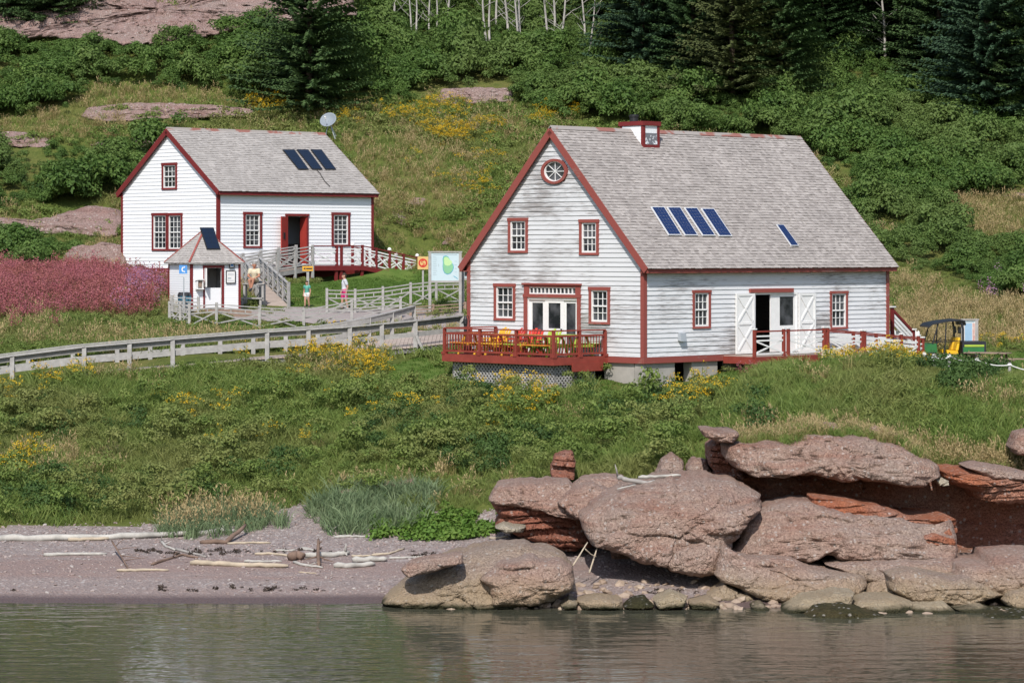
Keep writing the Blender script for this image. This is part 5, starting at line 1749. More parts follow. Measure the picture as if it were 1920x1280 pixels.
for y in (-.60, .60):
    m = MB(); m.tube([(-.78, y, .92), (-.62, y, 1.45), (-.55, y, 1.74)], .026, 8); m.build('roll_bar', VB, utv)
    m = MB(); m.tube([(.46, y, .55), (.46, y, 1.5), (.40, y, 1.80)], .042, 8); m.build('roll_bar', VB, utv)
    m = MB(); m.tube([(-.30, y, .55), (-.26, y, 1.0), (-.22, y, 1.76)], .024, 8); m.build('roll_bar', VB, utv)
    m = MB(); m.tube([(-.75, y, 1.0), (.46, y, 1.05)], .016, 6); m.build('side_bar', VB, utv)
m = MB(); top = [(-.92, 1.64), (-.80, 1.74), (-.3, 1.84), (.3, 1.90), (.52, 1.86), (.56, 1.72)]
m.prism([(x, -.68, z) for x, z in top] + [(x, -.68, z - .06) for x, z in reversed(top)], (0, 1.36, 0)); m.build('canopy', VB, utv)
for x in (-.82, .92):
    for y in (-.60, .60):
        m = MB(); n = 20
        prof = [(.12, -.13), (.27, -.13), (.31, -.09), (.31, .09), (.27, .13), (.12, .13)]
        for r, w in prof:
            for k in range(n):
                t_ = 2 * math.pi * k / n; m.v.append((x + r * math.cos(t_), y + w, .31 + r * math.sin(t_)))
        for i in range(len(prof) - 1):
            for k in range(n): m.f.append((i * n + k, i * n + (k + 1) % n, (i + 1) * n + (k + 1) % n, (i + 1) * n + k))
        wh = m.build('wheel', MATS['tyre_rubber'], utv, True)
        m = MB()
        for w in (-.115, .115):
            m.v += [(x + .13 * math.cos(2 * math.pi * k / n), y + w, .31 + .13 * math.sin(2 * math.pi * k / n)) for k in range(n)]
        m.f += [tuple(range(n)), tuple(range(n, 2 * n))]; m.build('rim', VY, wh, recalc=False)
m = MB(); ring_ = [(-.42 + .17 * .35 * math.cos(t_ * .39), -.3 + .17 * math.sin(t_ * .39), 1.0 + .17 * .9 * math.cos(t_ * .39)) for t_ in range(17)]
m.tube(ring_, .016, 6, False); m.tube([(-.42, -.3, 1.0), (-.7, -.3, .85)], .02, 6); m.build('steering_wheel', VB, utv)
for y in (-.42, .42):
    m = MB(); m.lathe([(.0, -.02), (.07, -.01), (.07, .02), (0, .03)], 12, (-1.12, y, .80)); m.build('headlight', MATS['metal_pale'], utv)

# ------------------------------------------------------------------ rocks
def resample(poly, n):
    P = np.array(poly, float)
    Q = np.vstack([P, P[:1]])
    d = np.r_[0, np.cumsum(np.hypot(*np.diff(Q, axis=0).T))]
    t = np.linspace(0, d[-1], n, endpoint=False)
    out = np.stack([np.interp(t, d, Q[:, 0]), np.interp(t, d, Q[:, 1])], 1)
    for _ in range(2):                                   # round the corners a little
        out = .25 * np.roll(out, 1, 0) + .5 * out + .25 * np.roll(out, -1, 0)
    return out


def rock(name, poly, Y, mat, label, bulge=None, lean=.55, back=2.2, rough=.10, strata=.06, n=88, rings=13, cat='rock', group=None, seed=None, sink=0.0, square=.55):
    """a solid boulder or ledge: outline measured in the photo, given depth, lean, bedding and rough skin"""
    n = int(n * 1.7); rings = int(rings * 1.8); square *= .72
    out = resample(poly, n)
    P = np.stack([(out[:, 0] - 960) * Y / FOC, HC - (out[:, 1] - HZ) * Y / FOC], 1)
    c = P.mean(0)
    sz_ = min(P[:, 0].ptp() if hasattr(P[:, 0], 'ptp') else np.ptp(P[:, 0]), np.ptp(P[:, 1]))
    for k in range(n):                                   # ragged outline
        q_ = Vector((P[k, 0], Y * .37, P[k, 1]))
        a_ = .055 * sz_ * noise.noise(q_ * 2.2) + .035 * sz_ * noise.noise(q_ * 5.5) + .02 * noise.noise(q_ * 12)
        P[k] += (P[k] - c) / (np.hypot(*(P[k] - c)) + 1e-6) * a_
    hgt = P[:, 1].max() - P[:, 1].min(); wid = P[:, 0].max() - P[:, 0].min()
    if bulge is None:
        bulge = .55 * min(hgt, wid)
    seed = seed if seed is not None else int(c[0] * 37 + c[1] * 91) % 997
    vs, fs = [], []
    zmid = c[1]
    for r in range(rings):                               # front: from the outline in to the middle
        s = 1 - r / (rings - 1)
        y = -bulge * (1 - s ** 2.4) ** square
        for k in range(n):
            vs.append((c[0] + (P[k, 0] - c[0]) * s, y, c[1] + (P[k, 1] - c[1]) * s))
    nf = len(vs)
    for q, (s, y) in enumerate(((1.0, back * .35), (.96, back * .7), (.80, back), (.0, back * 1.05))):
        for k in range(n):
            vs.append((c[0] + (P[k, 0] - c[0]) * s, y, c[1] + (P[k, 1] - c[1]) * s))
    for r in range(rings - 1):
        for k in range(n):
            a, b = r * n + k, r * n + (k + 1) % n
            fs.append((a, b, b + n, a + n))
    prev = list(range(n))
    for q in range(4):
        cur = list(range(nf + q * n, nf + (q + 1) * n))
        for k in range(n):
            fs.append((prev[(k + 1) % n], prev[k], cur[k], cur[(k + 1) % n]))
        prev = cur
    sv = Vector((seed * 3.1, seed * 1.7, seed * .9))
    V2 = []
    for (x, y, z) in vs:
        p = Vector((x, y + Y, z))
        zz_ = z * 2.6 + .9 * noise.noise(Vector((x * .45, 0, z * .4)) + sv)       # bedding: uneven ledges in and out
        st = noise.noise(Vector((x * .22, y * .2, zz_)) + sv)
        st = math.copysign(abs(st) ** .5, st)
        ly = zz_ * (1.5 if strata < .1 else 2.1) + .3 * noise.noise(Vector((x * .8, y * .5, 3.3)) + sv); li_ = math.floor(ly); lf = ly - li_
        lo_ = noise.noise(Vector((li_ * 3.7, x * .28, seed * .1))); l1_ = noise.noise(Vector(((li_ + 1) * 3.7, x * .28, seed * .1)))
        sm = min(1, max(0, (lf - .78) / .22)); st = .45 * st + (.36 if mat not in ('rock_red', 'rock_orange') else 1.2) * (lo_ * (1 - sm) + l1_ * sm) - (.55 if mat in ('rock_red', 'rock_orange') else .3 * max(0, noise.noise(Vector((li_ * 1.9, x * .5, seed * .3))) * 2)) * max(0, 1 - abs(lf - .9) / .1)
        cr = noise.noise(Vector((x * .9 + z * .5, y * .3, z * .55)) + sv * 1.3)      # a few joints
        crack = -max(0.0, 1 - abs(cr) / .05) * .55
        big = noise.noise(p * .75 + sv); med = noise.noise(p * 1.9 + sv); fin = noise.noise(p * 5.0 + sv); vf = noise.noise(p * 11.0 + sv)
        rid = 1 - 2 * abs(noise.noise(p * 1.3 - sv))
        vd, vp = noise.voronoi(Vector((p.x * .62 + .35 * med, p.y * .62, p.z * 1.5 + .25 * big)) + sv)     # broken blocks: each set in or out, with joints
        blk = noise.noise(vp[0] * 2.3 + sv) * 1.5; jn_ = -.75 * max(0.0, 1 - (vd[1] - vd[0]) / .09)
        crack += blk + jn_
        d = rough * (1.6 * big + 1.1 * med + .6 * fin + .4 * vf + .5 * rid + crack)
        yy = y + (z - zmid) * lean - strata * 2.6 * st - d
        V2.append((x + .4 * rough * noise.noise(p * 1.9 + sv * 2), yy, z + .35 * rough * noise.noise(p * 2.1 - sv) - sink))
    o0 = Vector((c[0], Y, P[:, 1].min()))
    me = bpy.data.meshes.new(name)
    me.from_pydata([(x - o0.x, y, z - o0.z) for x, y, z in V2], [], fs)
    bm = bmesh.new(); bm.from_mesh(me)
    bmesh.ops.remove_doubles(bm, verts=bm.verts, dist=1e-4)
    bmesh.ops.recalc_face_normals(bm, faces=bm.faces); bm.to_mesh(me); bm.free()
    me.polygons.foreach_set('use_smooth', [True] * len(me.polygons))
    me.materials.append(MATS[mat])
    o = bpy.data.objects.new(name, me); COL.objects.link(o); o.location = o0
    return tag(o, label, cat, group)


def z1(*p): return [(900 + x / 3.3686, 780 + y / 3.3686) for x, y in p]
def z2(*p): return [(1300 + x / 3.048, 760 + y / 3.048) for x, y in p]
def z4(*p): return [(560 + x / 3.4286, 880 + y / 3.4286) for x, y in p]


CL = 'rocks of the low shore cliff'
rock('rock_ledge', z2((180, 235), (250, 215), (330, 222), (420, 205), (540, 202), (640, 160), (740, 158), (860, 180), (990, 180), (1180, 222), (1390, 335), (1398, 400), (1290, 458), (1180, 448), (1000, 422), (850, 422), (700, 388), (560, 388), (470, 408), (350, 402), (220, 352), (185, 290)), 80.6, 'rock_mauve', 'long pinkish grey overhanging ledge under the grass, above the dark hollow', 1.1, .75, 4.5, .13, .07, 150, cat='rock ledge', group=CL, square=.42)
rock('rock_ledge', z2((45, 140), (100, 138), (160, 152), (250, 148), (262, 172), (225, 212), (140, 206), (60, 178)), 80.8, 'rock_mauve', 'small flat cap ledge jutting out beside the top end of the long ledge', .5, .5, 2.5, .06, .05, cat='rock ledge', group=CL)
rock('rock_ledge', z2((1400, 362), (1520, 366), (1700, 385), (1900, 398), (2080, 410), (2080, 560), (1890, 555), (1720, 548), (1610, 532), (1585, 480), (1450, 442)), 80.9, 'rock_orange', 'rust red overhanging ledge at the right edge above the cave', .9, .6, 4.5, .10, .12, 110, cat='rock ledge', group=CL)
rock('rock_ledge', z2((1560, 355), (1650, 342), (1850, 372), (1960, 400), (1900, 428), (1700, 415)), 80.6, 'rock_mauve', 'thin grey slab lying on the rust red ledge at the right', .5, .6, 2.5, .06, .06, cat='rock ledge', group=CL)
rock('rock', z2((1385, 420), (1420, 410), (1460, 430), (1455, 452), (1400, 452)), 80.2, 'rock_pale', 'small pale stone wedged between the long ledge and the red ledge', cat='rock', group=CL)
rock('boulder', z1((635, 620), (700, 560), (850, 478), (1000, 438), (1250, 396), (1450, 386), (1600, 418), (1730, 478), (1800, 560), (1700, 640), (1640, 700), (1590, 790), (1540, 830), (1400, 800), (1220, 850), (1170, 925), (1060, 912), (960, 872), (800, 832), (690, 792), (640, 690)), 78.6, 'rock_mauve', 'huge rounded pink conglomerate boulder leaning over the shaded beach', 1.7, .95, 3.6, .12, .05, 150, 16, cat='boulder', group=CL)
rock('boulder', z1((1350, 700), (1440, 618), (1600, 586), (1740, 556), (1790, 590), (1725, 650), (1640, 735), (1500, 745), (1400, 735)), 77.3, 'rock_mauve', 'slab-like lobe on the right shoulder of the huge pink boulder', .55, .8, 2.0, .08, .06, cat='rock', group=CL)
rock('boulder', z1((1165, 930), (1200, 835), (1400, 788), (1540, 818), (1535, 900), (1485, 992), (1330, 1008), (1210, 972)), 77.0, 'rock_mauve', 'round bulging boulder hanging below the huge pink boulder', .75, .25, 2.0, .08, .04, cat='boulder', group=CL)
rock('rock_ledge', z1((60, 540), (180, 470), (330, 450), (560, 460), (650, 520), (680, 640), (670, 760), (700, 820), (600, 852), (380, 802), (240, 772), (170, 702), (95, 702), (130, 640), (80, 570)), 81.2, 'rock_red', 'layered dark red sandstone face left of the huge boulder', .45, .35, 3.2, .10, .16, 120, cat='rock face', group=CL)
rock('rock_ledge', z1((55, 532), (100, 440), (330, 420), (560, 428), (660, 500), (660, 640), (600, 645), (400, 602), (260, 572), (100, 557)), 80.9, 'rock_mauve', 'brownish capping slab on top of the layered red sandstone face', .55, .9, 3.0, .09, .08, 110, cat='rock ledge', group=CL)
rock('rock_ledge', z1((490, 545), (560, 470), (700, 430), (820, 470), (760, 540), (660, 640), (600, 635)), 80.2, 'rock_mauve', 'mauve slab tucked between the red sandstone and the huge boulder', .4, .8, 2.0, .08, .06, cat='rock', group=CL)
rock('rock_ledge', z1((560, 468), (640, 400), (800, 380), (920, 395), (900, 450), (800, 490), (660, 480)), 81.8, 'rock_mauve', 'flat grey-pink shelf just left of the driftwood pile on the boulder', .3, 1.1, 2.0, .06, .05, cat='rock', group=CL)
rock('rock', z1((95, 705), (150, 680), (290, 700), (270, 730), (160, 735)), 79.9, 'rock_pale', 'small pale slab sticking out at the foot of the red sandstone', .4, .2, 1.2, .05, .05, cat='rock', group=CL)
rock('rock_ledge', z2((270, 700), (300, 648), (450, 578), (600, 552), (680, 556), (880, 618), (1180, 646), (1390, 690), (1495, 650), (1505, 720), (1472, 862), (1100, 882), (860, 872), (760, 830), (640, 880), (400, 862), (205, 835), (280, 745)), 77.9, 'rock_mauve', 'broad sloping pinkish slab in the middle of the cliff below the hollow', .9, .9, 3.4, .10, .08, 140, 15, cat='rock ledge', group=CL)
rock('rock_ledge', z2((665, 522), (860, 542), (1100, 588), (1290, 658), (1495, 645), (1510, 722), (1390, 762), (1200, 692), (900, 642), (690, 592)), 78.5, 'rock_orange', 'bright orange sandstone layer slanting under the shaded hollow', .45, .5, 3.0, .07, .11, 110, cat='rock ledge', group=CL)
rock('rock_ledge', z2((1130, 760), (1280, 740), (1480, 700), (1495, 780), (1478, 872), (1300, 885), (1150, 860)), 77.6, 'rock_orange', 'broken orange sandstone end beside the dark cave', .4, .2, 2.6, .08, .14, cat='rock ledge', group=CL)
rock('rock_ledge', z2((198, 842), (330, 858), (560, 868), (640, 908), (600, 932), (400, 922), (196, 902)), 76.5, 'rock_mauve', 'narrow rounded shelf under the broad sloping slab', .5, .4, 2.2, .05, .04, cat='rock ledge', group=CL)
rock('boulder', z2((120, 965), (150, 880), (190, 800), (205, 900), (420, 925), (620, 918), (780, 948), (985, 968), (995, 1022), (930, 1072), (760, 1070), (640, 1092), (480, 1112), (340, 1082), (240, 1032), (160, 1002)), 75.9, 'rock_mauve', 'low grey-pink rock with a pointed left horn above the waterline stones', .8, .8, 3.0, .09, .06, 120, cat='boulder', group=CL)
rock('rock_ledge', z2((760, 912), (900, 898), (1100, 885), (1300, 888), (1490, 878), (1560, 930), (1500, 1010), (1400, 1012), (1150, 1092), (930, 1102), (985, 1000), (860, 960)), 76.4, 'rock_mauve', 'smooth pale pink rock apron spreading below the cave mouth', .6, 1.0, 2.8, .08, .05, 110, cat='rock ledge', group=CL)
rock('boulder', z2((1108, 965), (1200, 935), (1380, 962), (1470, 985), (1560, 960), (1700, 1040), (1780, 1075), (1600, 1118), (1450, 1132), (1230, 1112), (1122, 1052)), 75.0, 'rock_tan', 'long tan rounded boulder low at the right near the water', .7, .6, 2.6, .07, .05, 110, cat='boulder', group=CL)
rock('boulder', z2((1480, 990), (1500, 905), (1655, 900), (1690, 852), (1890, 846), (2060, 850), (2060, 1090), (1890, 1085), (1750, 1090), (1600, 1050)), 75.6, 'rock_mauve', 'blocky mauve boulder at the right edge in front of the cave', .9, .7, 3.0, .09, .06, 110, cat='boulder', group=CL)
rock('boulder', z2((1760, 1110), (1800, 1060), (1890, 1030), (2060, 1030), (2060, 1170), (1890, 1175), (1790, 1160)), 74.4, 'rock_tan', 'tan rock at the right edge just above the waterline', .6, .6, 2.2, .07, .05, cat='boulder', group=CL)
for q, lb in ((z2((495, 1178), (620, 1100), (830, 1062), (930, 1072), (900, 1150), (700, 1200)), 'flat pale tan stone at the waterline left of the seaweed rock'),
              (z2((890, 1158), (960, 1108), (1140, 1092), (1262, 1128), (1240, 1198), (1000, 1212)), 'pale stone behind the big seaweed rock'),
              (z2((1235, 1135), (1440, 1118), (1540, 1205), (1380, 1235), (1240, 1200)), 'smooth cream coloured stone in the middle of the waterline row'),
              (z2((1480, 1155), (1640, 1132), (1760, 1185), (1560, 1222)), 'cream stone at the waterline towards the right edge')):
    rock('shore_stone', q, 73.9, 'rock_pale', lb, .5, .7, 1.8, .06, .04, 70, 10, 'stone', 'pale stones along the waterline')
rock('seaweed_rock', z2((610, 1226), (690, 1150), (860, 1138), (1030, 1186), (1240, 1230), (1240, 1250), (800, 1252)), 72.9, 'rock_weed', 'big flat rock covered in dark olive seaweed at the water', .6, 1.0, 1.6, .09, .03, 90, 12, 'rock', 'seaweed covered rocks')
rock('seaweed_rock', z2((1540, 1240), (1700, 1186), (1890, 1176), (2060, 1180), (2060, 1250), (1800, 1252)), 72.9, 'rock_weed', 'dark seaweed covered rock at the right edge of the water', .6, 1.0, 1.6, .09, .03, 90, 12, 'rock', 'seaweed covered rocks')
rock('rock', z2((75, 1085), (180, 1028), (255, 1062), (232, 1142), (120, 1122)), 75.7, 'rock_tan', 'small orange-tan slab in the shade under the round boulder', .4, .4, 1.4, .05, .05, 60, 9, group=CL)
rock('rock', z2((235, 1072), (330, 1088), (365, 1140), (240, 1150)), 75.5, 'rock_tan', 'dark grey block beside the orange-tan slab at the foot of the cliff', .35, .1, 1.2, .05, .05, 60, 9, group=CL)
rock('cave_wall', [(1330, 870), (1500, 880), (1700, 890), (1960, 890), (1960, 1075), (1700, 1075), (1480, 1065), (1340, 1040)], 83.2, 'rock_red', 'dark red back wall of the shaded hollow in the cliff', .2, .0, 3.0, .12, .14, 110, 12, 'rock face', CL)
rock('cave_wall', [(1140, 1020), (1300, 1035), (1420, 1060), (1420, 1125), (1260, 1125), (1160, 1100)], 80.6, 'rock_red', 'shaded red rock foot below the huge pink boulder', .3, .0, 3.0, .10, .12, 90, 10, 'rock face', CL)
rock('cave_wall', [(1330, 840), (1345, 826), (1385, 830), (1395, 900), (1345, 896), (1332, 880)], 82.2, 'rock_red', 'dark red recess under the small cap ledge', .25, .0, 3.0, .08, .14, 80, 10, 'rock face', CL)
rock('outcrop', z1((440, 345), (480, 245), (540, 228), (592, 232), (604, 310), (590, 402), (500, 424), (448, 392)), 84.6, 'rock_red', 'small layered red outcrop poking from the grass above the sandstone face', .3, .3, 1.5, .07, .15, 80, 11, 'rock', CL)
rock('outcrop', z1((1105, 372), (1150, 288), (1220, 242), (1292, 288), (1285, 366)), 83.4, 'rock_mauve', 'grey-pink rock hump behind the driftwood pile on the boulder', .4, .7, 1.5, .07, .04, 70, 10, 'rock', CL)
rock('outcrop', z1((1298, 332), (1350, 268), (1430, 276), (1458, 360), (1312, 374)), 83.4, 'rock_mauve', 'grey-pink rock hump next to the dark recess', .4, .7, 1.5, .07, .04, 70, 10, 'rock', CL)
rock('outcrop', [(1895, 840), (1910, 812), (1960, 800), (1960, 850), (1905, 852)], 82.8, 'rock_mauve', 'grey stone in the grass at the right edge above the cliff', .3, .5, 1.5, .05, .04, 60, 9, 'rock', CL)
for q, lb in ((z2((670, 150), (740, 95), (820, 105), (830, 140), (760, 165)), 'thin flaky stone sticking out of the grass on the long ledge'),
              (z2((950, 180), (1050, 118), (1090, 150), (1170, 165), (1140, 205)), 'second flaky stone on the grass edge above the long ledge')):
    rock('outcrop', q, 82.2, 'rock_mauve', lb, .15, .8, .8, .05, .08, 50, 8, 'rock', CL)
# boulder on the beach
rock('boulder', z4((540, 845), (600, 770), (720, 690), (900, 600), (1060, 548), (1280, 508), (1450, 502), (1600, 536), (1690, 560), (1765, 640), (1780, 720), (1740, 792), (1600, 842), (1420, 884), (1100, 892), (800, 886), (640, 872)), 75.4, 'rock_tan', 'big tan and grey boulder lying on the beach at the waterline', 1.0, .85, 2.8, .08, .05, 140, 15, 'boulder')
rock('rock', z4((655, 640), (720, 588), (900, 552), (1050, 545), (1058, 600), (860, 652), (700, 690)), 74.3, 'rock_mauve', 'split dark-edged slab on the upper left of the beach boulder', .35, .5, .9, .05, .03, 80, 10, 'rock')
rock('rock', z4((1150, 705), (1300, 600), (1500, 560), (1680, 595), (1772, 640), (1785, 720), (1740, 782), (1500, 862), (1240, 864), (1220, 760)), 74.5, 'rock_mauve', 'grey pebbly lobe forming the right half of the beach boulder', .65, .45, 1.4, .07, .05, 110, 13, 'rock')
low = [(z1((505, 1192), (560, 1160), (622, 1180), (610, 1210), (530, 1215)), 'rock_pale', 'tiny pale stone at the right foot of the beach boulder'),
       (z1((610, 1165), (760, 1140), (900, 1165), (905, 1215), (640, 1215)), 'rock_tan', 'low tan stone in the shallows right of the beach boulder'),
       (z1((905, 1205), (970, 1160), (1050, 1148), (1105, 1205), (1000, 1222)), 'rock_weed', 'weed-covered stone in the shallows below the shaded beach'),
       (z1((1095, 1160), (1220, 1112), (1312, 1150), (1290, 1205), (1120, 1210)), 'rock_pale', 'rounded pale stone in the shallows below the huge boulder'),
       (z1((1318, 1180), (1450, 1150), (1520, 1185), (1480, 1218), (1340, 1215)), 'rock_tan', 'flat tan stone in the shallows below the round bulging boulder'),
       (z2((330, 1150), (390, 1135), (440, 1160), (400, 1185), (340, 1185)), 'rock_pale', 'small white stone at the water below the low horned rock')]
for q, mt, lb in low:
    rock('shore_stone', q, 74.2, mt, lb, .3, .7, 1.2, .05, .03, 60, 9, 'stone', 'low stones in the shallows')
for q, lb in ((z4((903, 512), (935, 484), (982, 500), (976, 526), (920, 526)), 'round tan stone at the edge of the bright green leaves'),
              (z4((1005, 504), (1060, 478), (1105, 490), (1092, 518), (1030, 520)), 'second tan stone by the bright green leaves, nearer the cliff')):
    rock('beach_stone', q, 83.2, 'rock_tan', lb, .2, .4, .5, .04, .02, 50, 8, 'stone')
for q, lb in ((z4((985, 240), (1000, 208), (1080, 205), (1095, 250), (1050, 268)), 'grey stone on the grass edge left of the red sandstone'),
              (z4((1095, 260), (1110, 212), (1195, 210), (1200, 270), (1150, 282)), 'pinkish stone on the grass edge touching the red sandstone'),
              (z4((215, 172), (240, 138), (330, 125), (380, 128), (320, 165), (240, 182)), 'flat grey slab half buried above the beach grass'),
              (z4((480, 110), (500, 75), (620, 95), (740, 60), (750, 100), (620, 125)), 'reddish crumbling bank showing through the dry grass above the beach'),
              (z4((280, 380), (350, 352), (430, 360), (445, 400), (330, 410)), 'low reddish stone beside the beach grass')):
    rock('beach_stone', q, 86.4 if q[0][1] > 945 else 88.2, 'rock_mauve', lb, .25, .5, .8, .06, .05, 60, 9, 'stone')
# rock on the hill
OUTC = []
def hrock(poly, label, lift=0, dark=False, bulge=.25, lean=1.5, **kw):
    OUTC.append(poly); c = np.mean(poly, 0); lowest = max(p[1] for p in poly)
    g = on_ground(c[0], lowest)
    hh = (lowest - min(p[1] for p in poly)) / 33
    return rock('outcrop', poly, g.y + .15 + lean * hh * .3, 'rock_hill', label, bulge, lean, kw.pop('back', 2.5), .12, .10, kw.pop('n', 90), 11, 'rock', 'rock outcrops on the hillside')
hrock([(152, 218), (165, 200), (230, 192), (320, 192), (420, 198), (480, 206), (470, 218), (330, 224), (200, 230)], 'long cracked grey slab on the slope above the white house gable')
hrock([(-40, 275), (-40, 250), (20, 245), (60, 250), (100, 262), (102, 278)], 'grey rock on the slope at the left edge above the white house')
hrock([(168, 272), (200, 258), (270, 258), (295, 268), (270, 278)], 'low grey slab just behind the white house roof')
hrock([(810, 196), (830, 165), (900, 162), (960, 165), (964, 190), (900, 197)], 'pinkish rock band in the middle of the hillside behind')
hrock([(798, 214), (815, 206), (850, 207), (868, 213), (850, 222)], 'small grey stone under the pinkish rock band')
hrock([(716, 420), (722, 398), (745, 390), (762, 402), (760, 422)], 'grey stone on the dry slope right of the white house')
hrock([(828, 458), (838, 444), (858, 440), (866, 452), (862, 460)], 'pale rounded stone on the slope beside the big house eave')
hrock([(760, 385), (775, 370), (800, 372), (805, 388)], 'small stone in the grass between the two houses')
hrock([(-40, 440), (-40, 405), (60, 412), (110, 400), (160, 385), (215, 390), (232, 410), (225, 445), (120, 440)], 'broad mauve rock shelf behind the white house gable', bulge=.5)
hrock([(110, 500), (130, 462), (200, 455), (235, 462), (235, 505)], 'mauve rock low against the white house gable')
hrock([(1870, 372), (1890, 362), (1960, 360), (1960, 378)], 'grey stone on the dry grass at the right edge of the hill')
rock('bare_rock', [(-60, 85), (-60, 20), (60, 10), (150, -30), (300, -60), (480, -60), (640, -50), (670, 30), (560, 45), (470, 60), (420, 70), (360, 85), (300, 92), (210, 90), (120, 78)], 174.9, 'rock_hill', 'bare sloping pinkish rock face at the top left of the hill', .5, 1.85, 5.0, .22, .14, 170, 18, 'rock face')

# ------------------------------------------------------------------ plant materials
def leaf_mat(name, stops, wscale=.25, wmix=None, rough=.6, tr=.25):
    """leaf colours: each plant its own shade, drifting over the slope"""
    t = NT(name)
    inf = t.n('ShaderNodeObjectInfo')
    g = t.n('ShaderNodeNewGeometry')
    k = t.math('ADD', t.math('MULTIPLY', inf.outputs['Random'], .55), t.math('MULTIPLY', g.outputs['Random Per Island'], .45))
    col = t.ramp(k, [(i / (len(stops) - 1), c) for i, c in enumerate(stops)])
    if wmix:
        n1 = t.noise(t.coord((1, 1, 1), True), wscale, 3, .6)
        col = t.mix(t.ramp(n1, [(.46, 0), (.64, .85)]), col, wmix)
    m = t.out(col, rough, .25)
    if tr:
        tb = t.n('ShaderNodeBsdfTranslucent'); t.l(t.b.inputs['Base Color'].links[0].from_socket, tb.inputs['Color'])
        mx = t.n('ShaderNodeMixShader'); mx.inputs[0].default_value = tr
        t.l(t.b.outputs[0], mx.inputs[1]); t.l(tb.outputs[0], mx.inputs[2])
        t.l(mx.outputs[0], t.t.nodes['Material Output'].inputs['Surface'])
    MATS[name] = m


leaf_mat('leaf_meadow', [(.086, .143, .03), (.135, .20, .044), (.19, .255, .06), (.26, .295, .09)], .2, (.23, .24, .078), tr=.35)
leaf_mat('leaf_thicket', [(.05, .098, .022), (.082, .152, .032), (.12, .20, .045), (.165, .235, .058)], .13, (.14, .20, .055), tr=.38)
leaf_mat('leaf_bush', [(.035, .075, .020), (.06, .11, .026), (.09, .145, .034)], tr=.3)
leaf_mat('leaf_dry', [(.21, .175, .062), (.28, .23, .09), (.34, .27, .125), (.18, .18, .055)], .3, (.21, .21, .065))
leaf_mat('leaf_bright', [(.065, .14, .018), (.105, .19, .03), (.15, .225, .045)])
leaf_mat('leaf_lyme', [(.12, .18, .085), (.17, .23, .115), (.23, .28, .15)])
leaf_mat('leaf_lawn', [(.06, .12, .018), (.09, .165, .025), (.12, .19, .04)])
leaf_mat('seed_head', [(.36, .27, .13), (.45, .35, .18)])
leaf_mat('petal_gold', [(.55, .34, .015), (.66, .44, .02), (.72, .50, .04)], tr=.2)
leaf_mat('petal_pink', [(.31, .085, .095), (.37, .115, .13), (.44, .155, .185), (.28, .09, .07)], .5, (.31, .115, .09), tr=.3)
leaf_mat('petal_lilac', [(.40, .18, .34), (.48, .26, .42), (.36, .15, .25)], tr=.3)
leaf_mat('stem_red', [(.18, .06, .05), (.14, .09, .03), (.10, .12, .03)])
leaf_mat('needle', [(.026, .056, .022), (.045, .088, .030), (.07, .12, .04), (.095, .145, .05)], tr=.15)
leaf_mat('needle_blue', [(.032, .064, .034), (.054, .10, .052), (.082, .135, .068)], tr=.15)
leaf_mat('needle_olive', [(.05, .065, .024), (.09, .11, .038), (.13, .145, .055)], tr=.15)
leaf_mat('weed_dark', [(.03, .022, .015), (.06, .04, .03)], tr=0)
simple('birch_bark', (.50, .47, .43), .55, 2.2, (1, 1, .6), .8, .2)
simple('bark_dark', (.10, .075, .055), .5, 4.0, (1, 1, .4), .9, .1)
simple('bark_grey', (.26, .23, .20), .4, 4.0, (1, 1, .4), .9, .1)


class PM:
    """prototype plant mesh with several materials"""
    def __init__(self): self.v, self.f, self.mi, self.mats = [], [], [], []

    def mat(self, name):
        if name not in self.mats: self.mats.append(name)
        return self.mats.index(name)

    def blade(self, p, d, ln, w, bend, mi):
        """tapering bent blade, 3 faces"""
        d = Vector(d).normalized(); s = d.cross(Vector((random.uniform(-1, 1), random.uniform(-1, 1), .1))).normalized() * w
        hor = Vector((d.x, d.y, 0)); hor = hor.normalized() if hor.length > .01 else Vector((1, 0, 0))
        p = Vector(p); a = p + d * ln * .55 + hor * bend * ln * .15; b = p + d * ln * .9 + hor * bend * ln * .55 - Vector((0, 0, bend * ln * .15))
        n = len(self.v)
        self.v += [p - s, p + s, a + s * .8, a - s * .8, b]
        self.f += [(n, n + 1, n + 2, n + 3), (n + 3, n + 2, n + 4)]; self.mi += [mi, mi]

    def leaf(self, p, nrm, dr, ln, w, mi):
        """pointed leaf folded at the rib"""
        nrm = Vector(nrm).normalized(); dr = Vector(dr); dr = (dr - nrm * dr.dot(nrm)); dr = dr.normalized() if dr.length > 1e-4 else nrm.orthogonal().normalized()
        s = nrm.cross(dr) * w; p = Vector(p); n = len(self.v)
        self.v += [p, p + dr * ln * .5 + s + nrm * w * .3, p + dr * ln, p + dr * ln * .5 - s + nrm * w * .3]
        self.f += [(n, n + 1, n + 2), (n, n + 2, n + 3)]; self.mi += [mi, mi]

    def obj(self, name):
        me = bpy.data.meshes.new(name)
        me.from_pydata([tuple(p) for p in self.v], [], self.f)
        for m in self.mats: me.materials.append(MATS[m])
        me.polygons.foreach_set('material_index', self.mi)
        return bpy.data.objects.new(name, me)      # only a pattern for the scatter, not part of the scene


rnd = random.uniform
def rdir(up=0.0):
    t = rnd(0, 6.283); z = rnd(-1 + up, 1); r = math.sqrt(max(0, 1 - min(1, z * z)))
    return Vector((r * math.cos(t), r * math.sin(t), z))


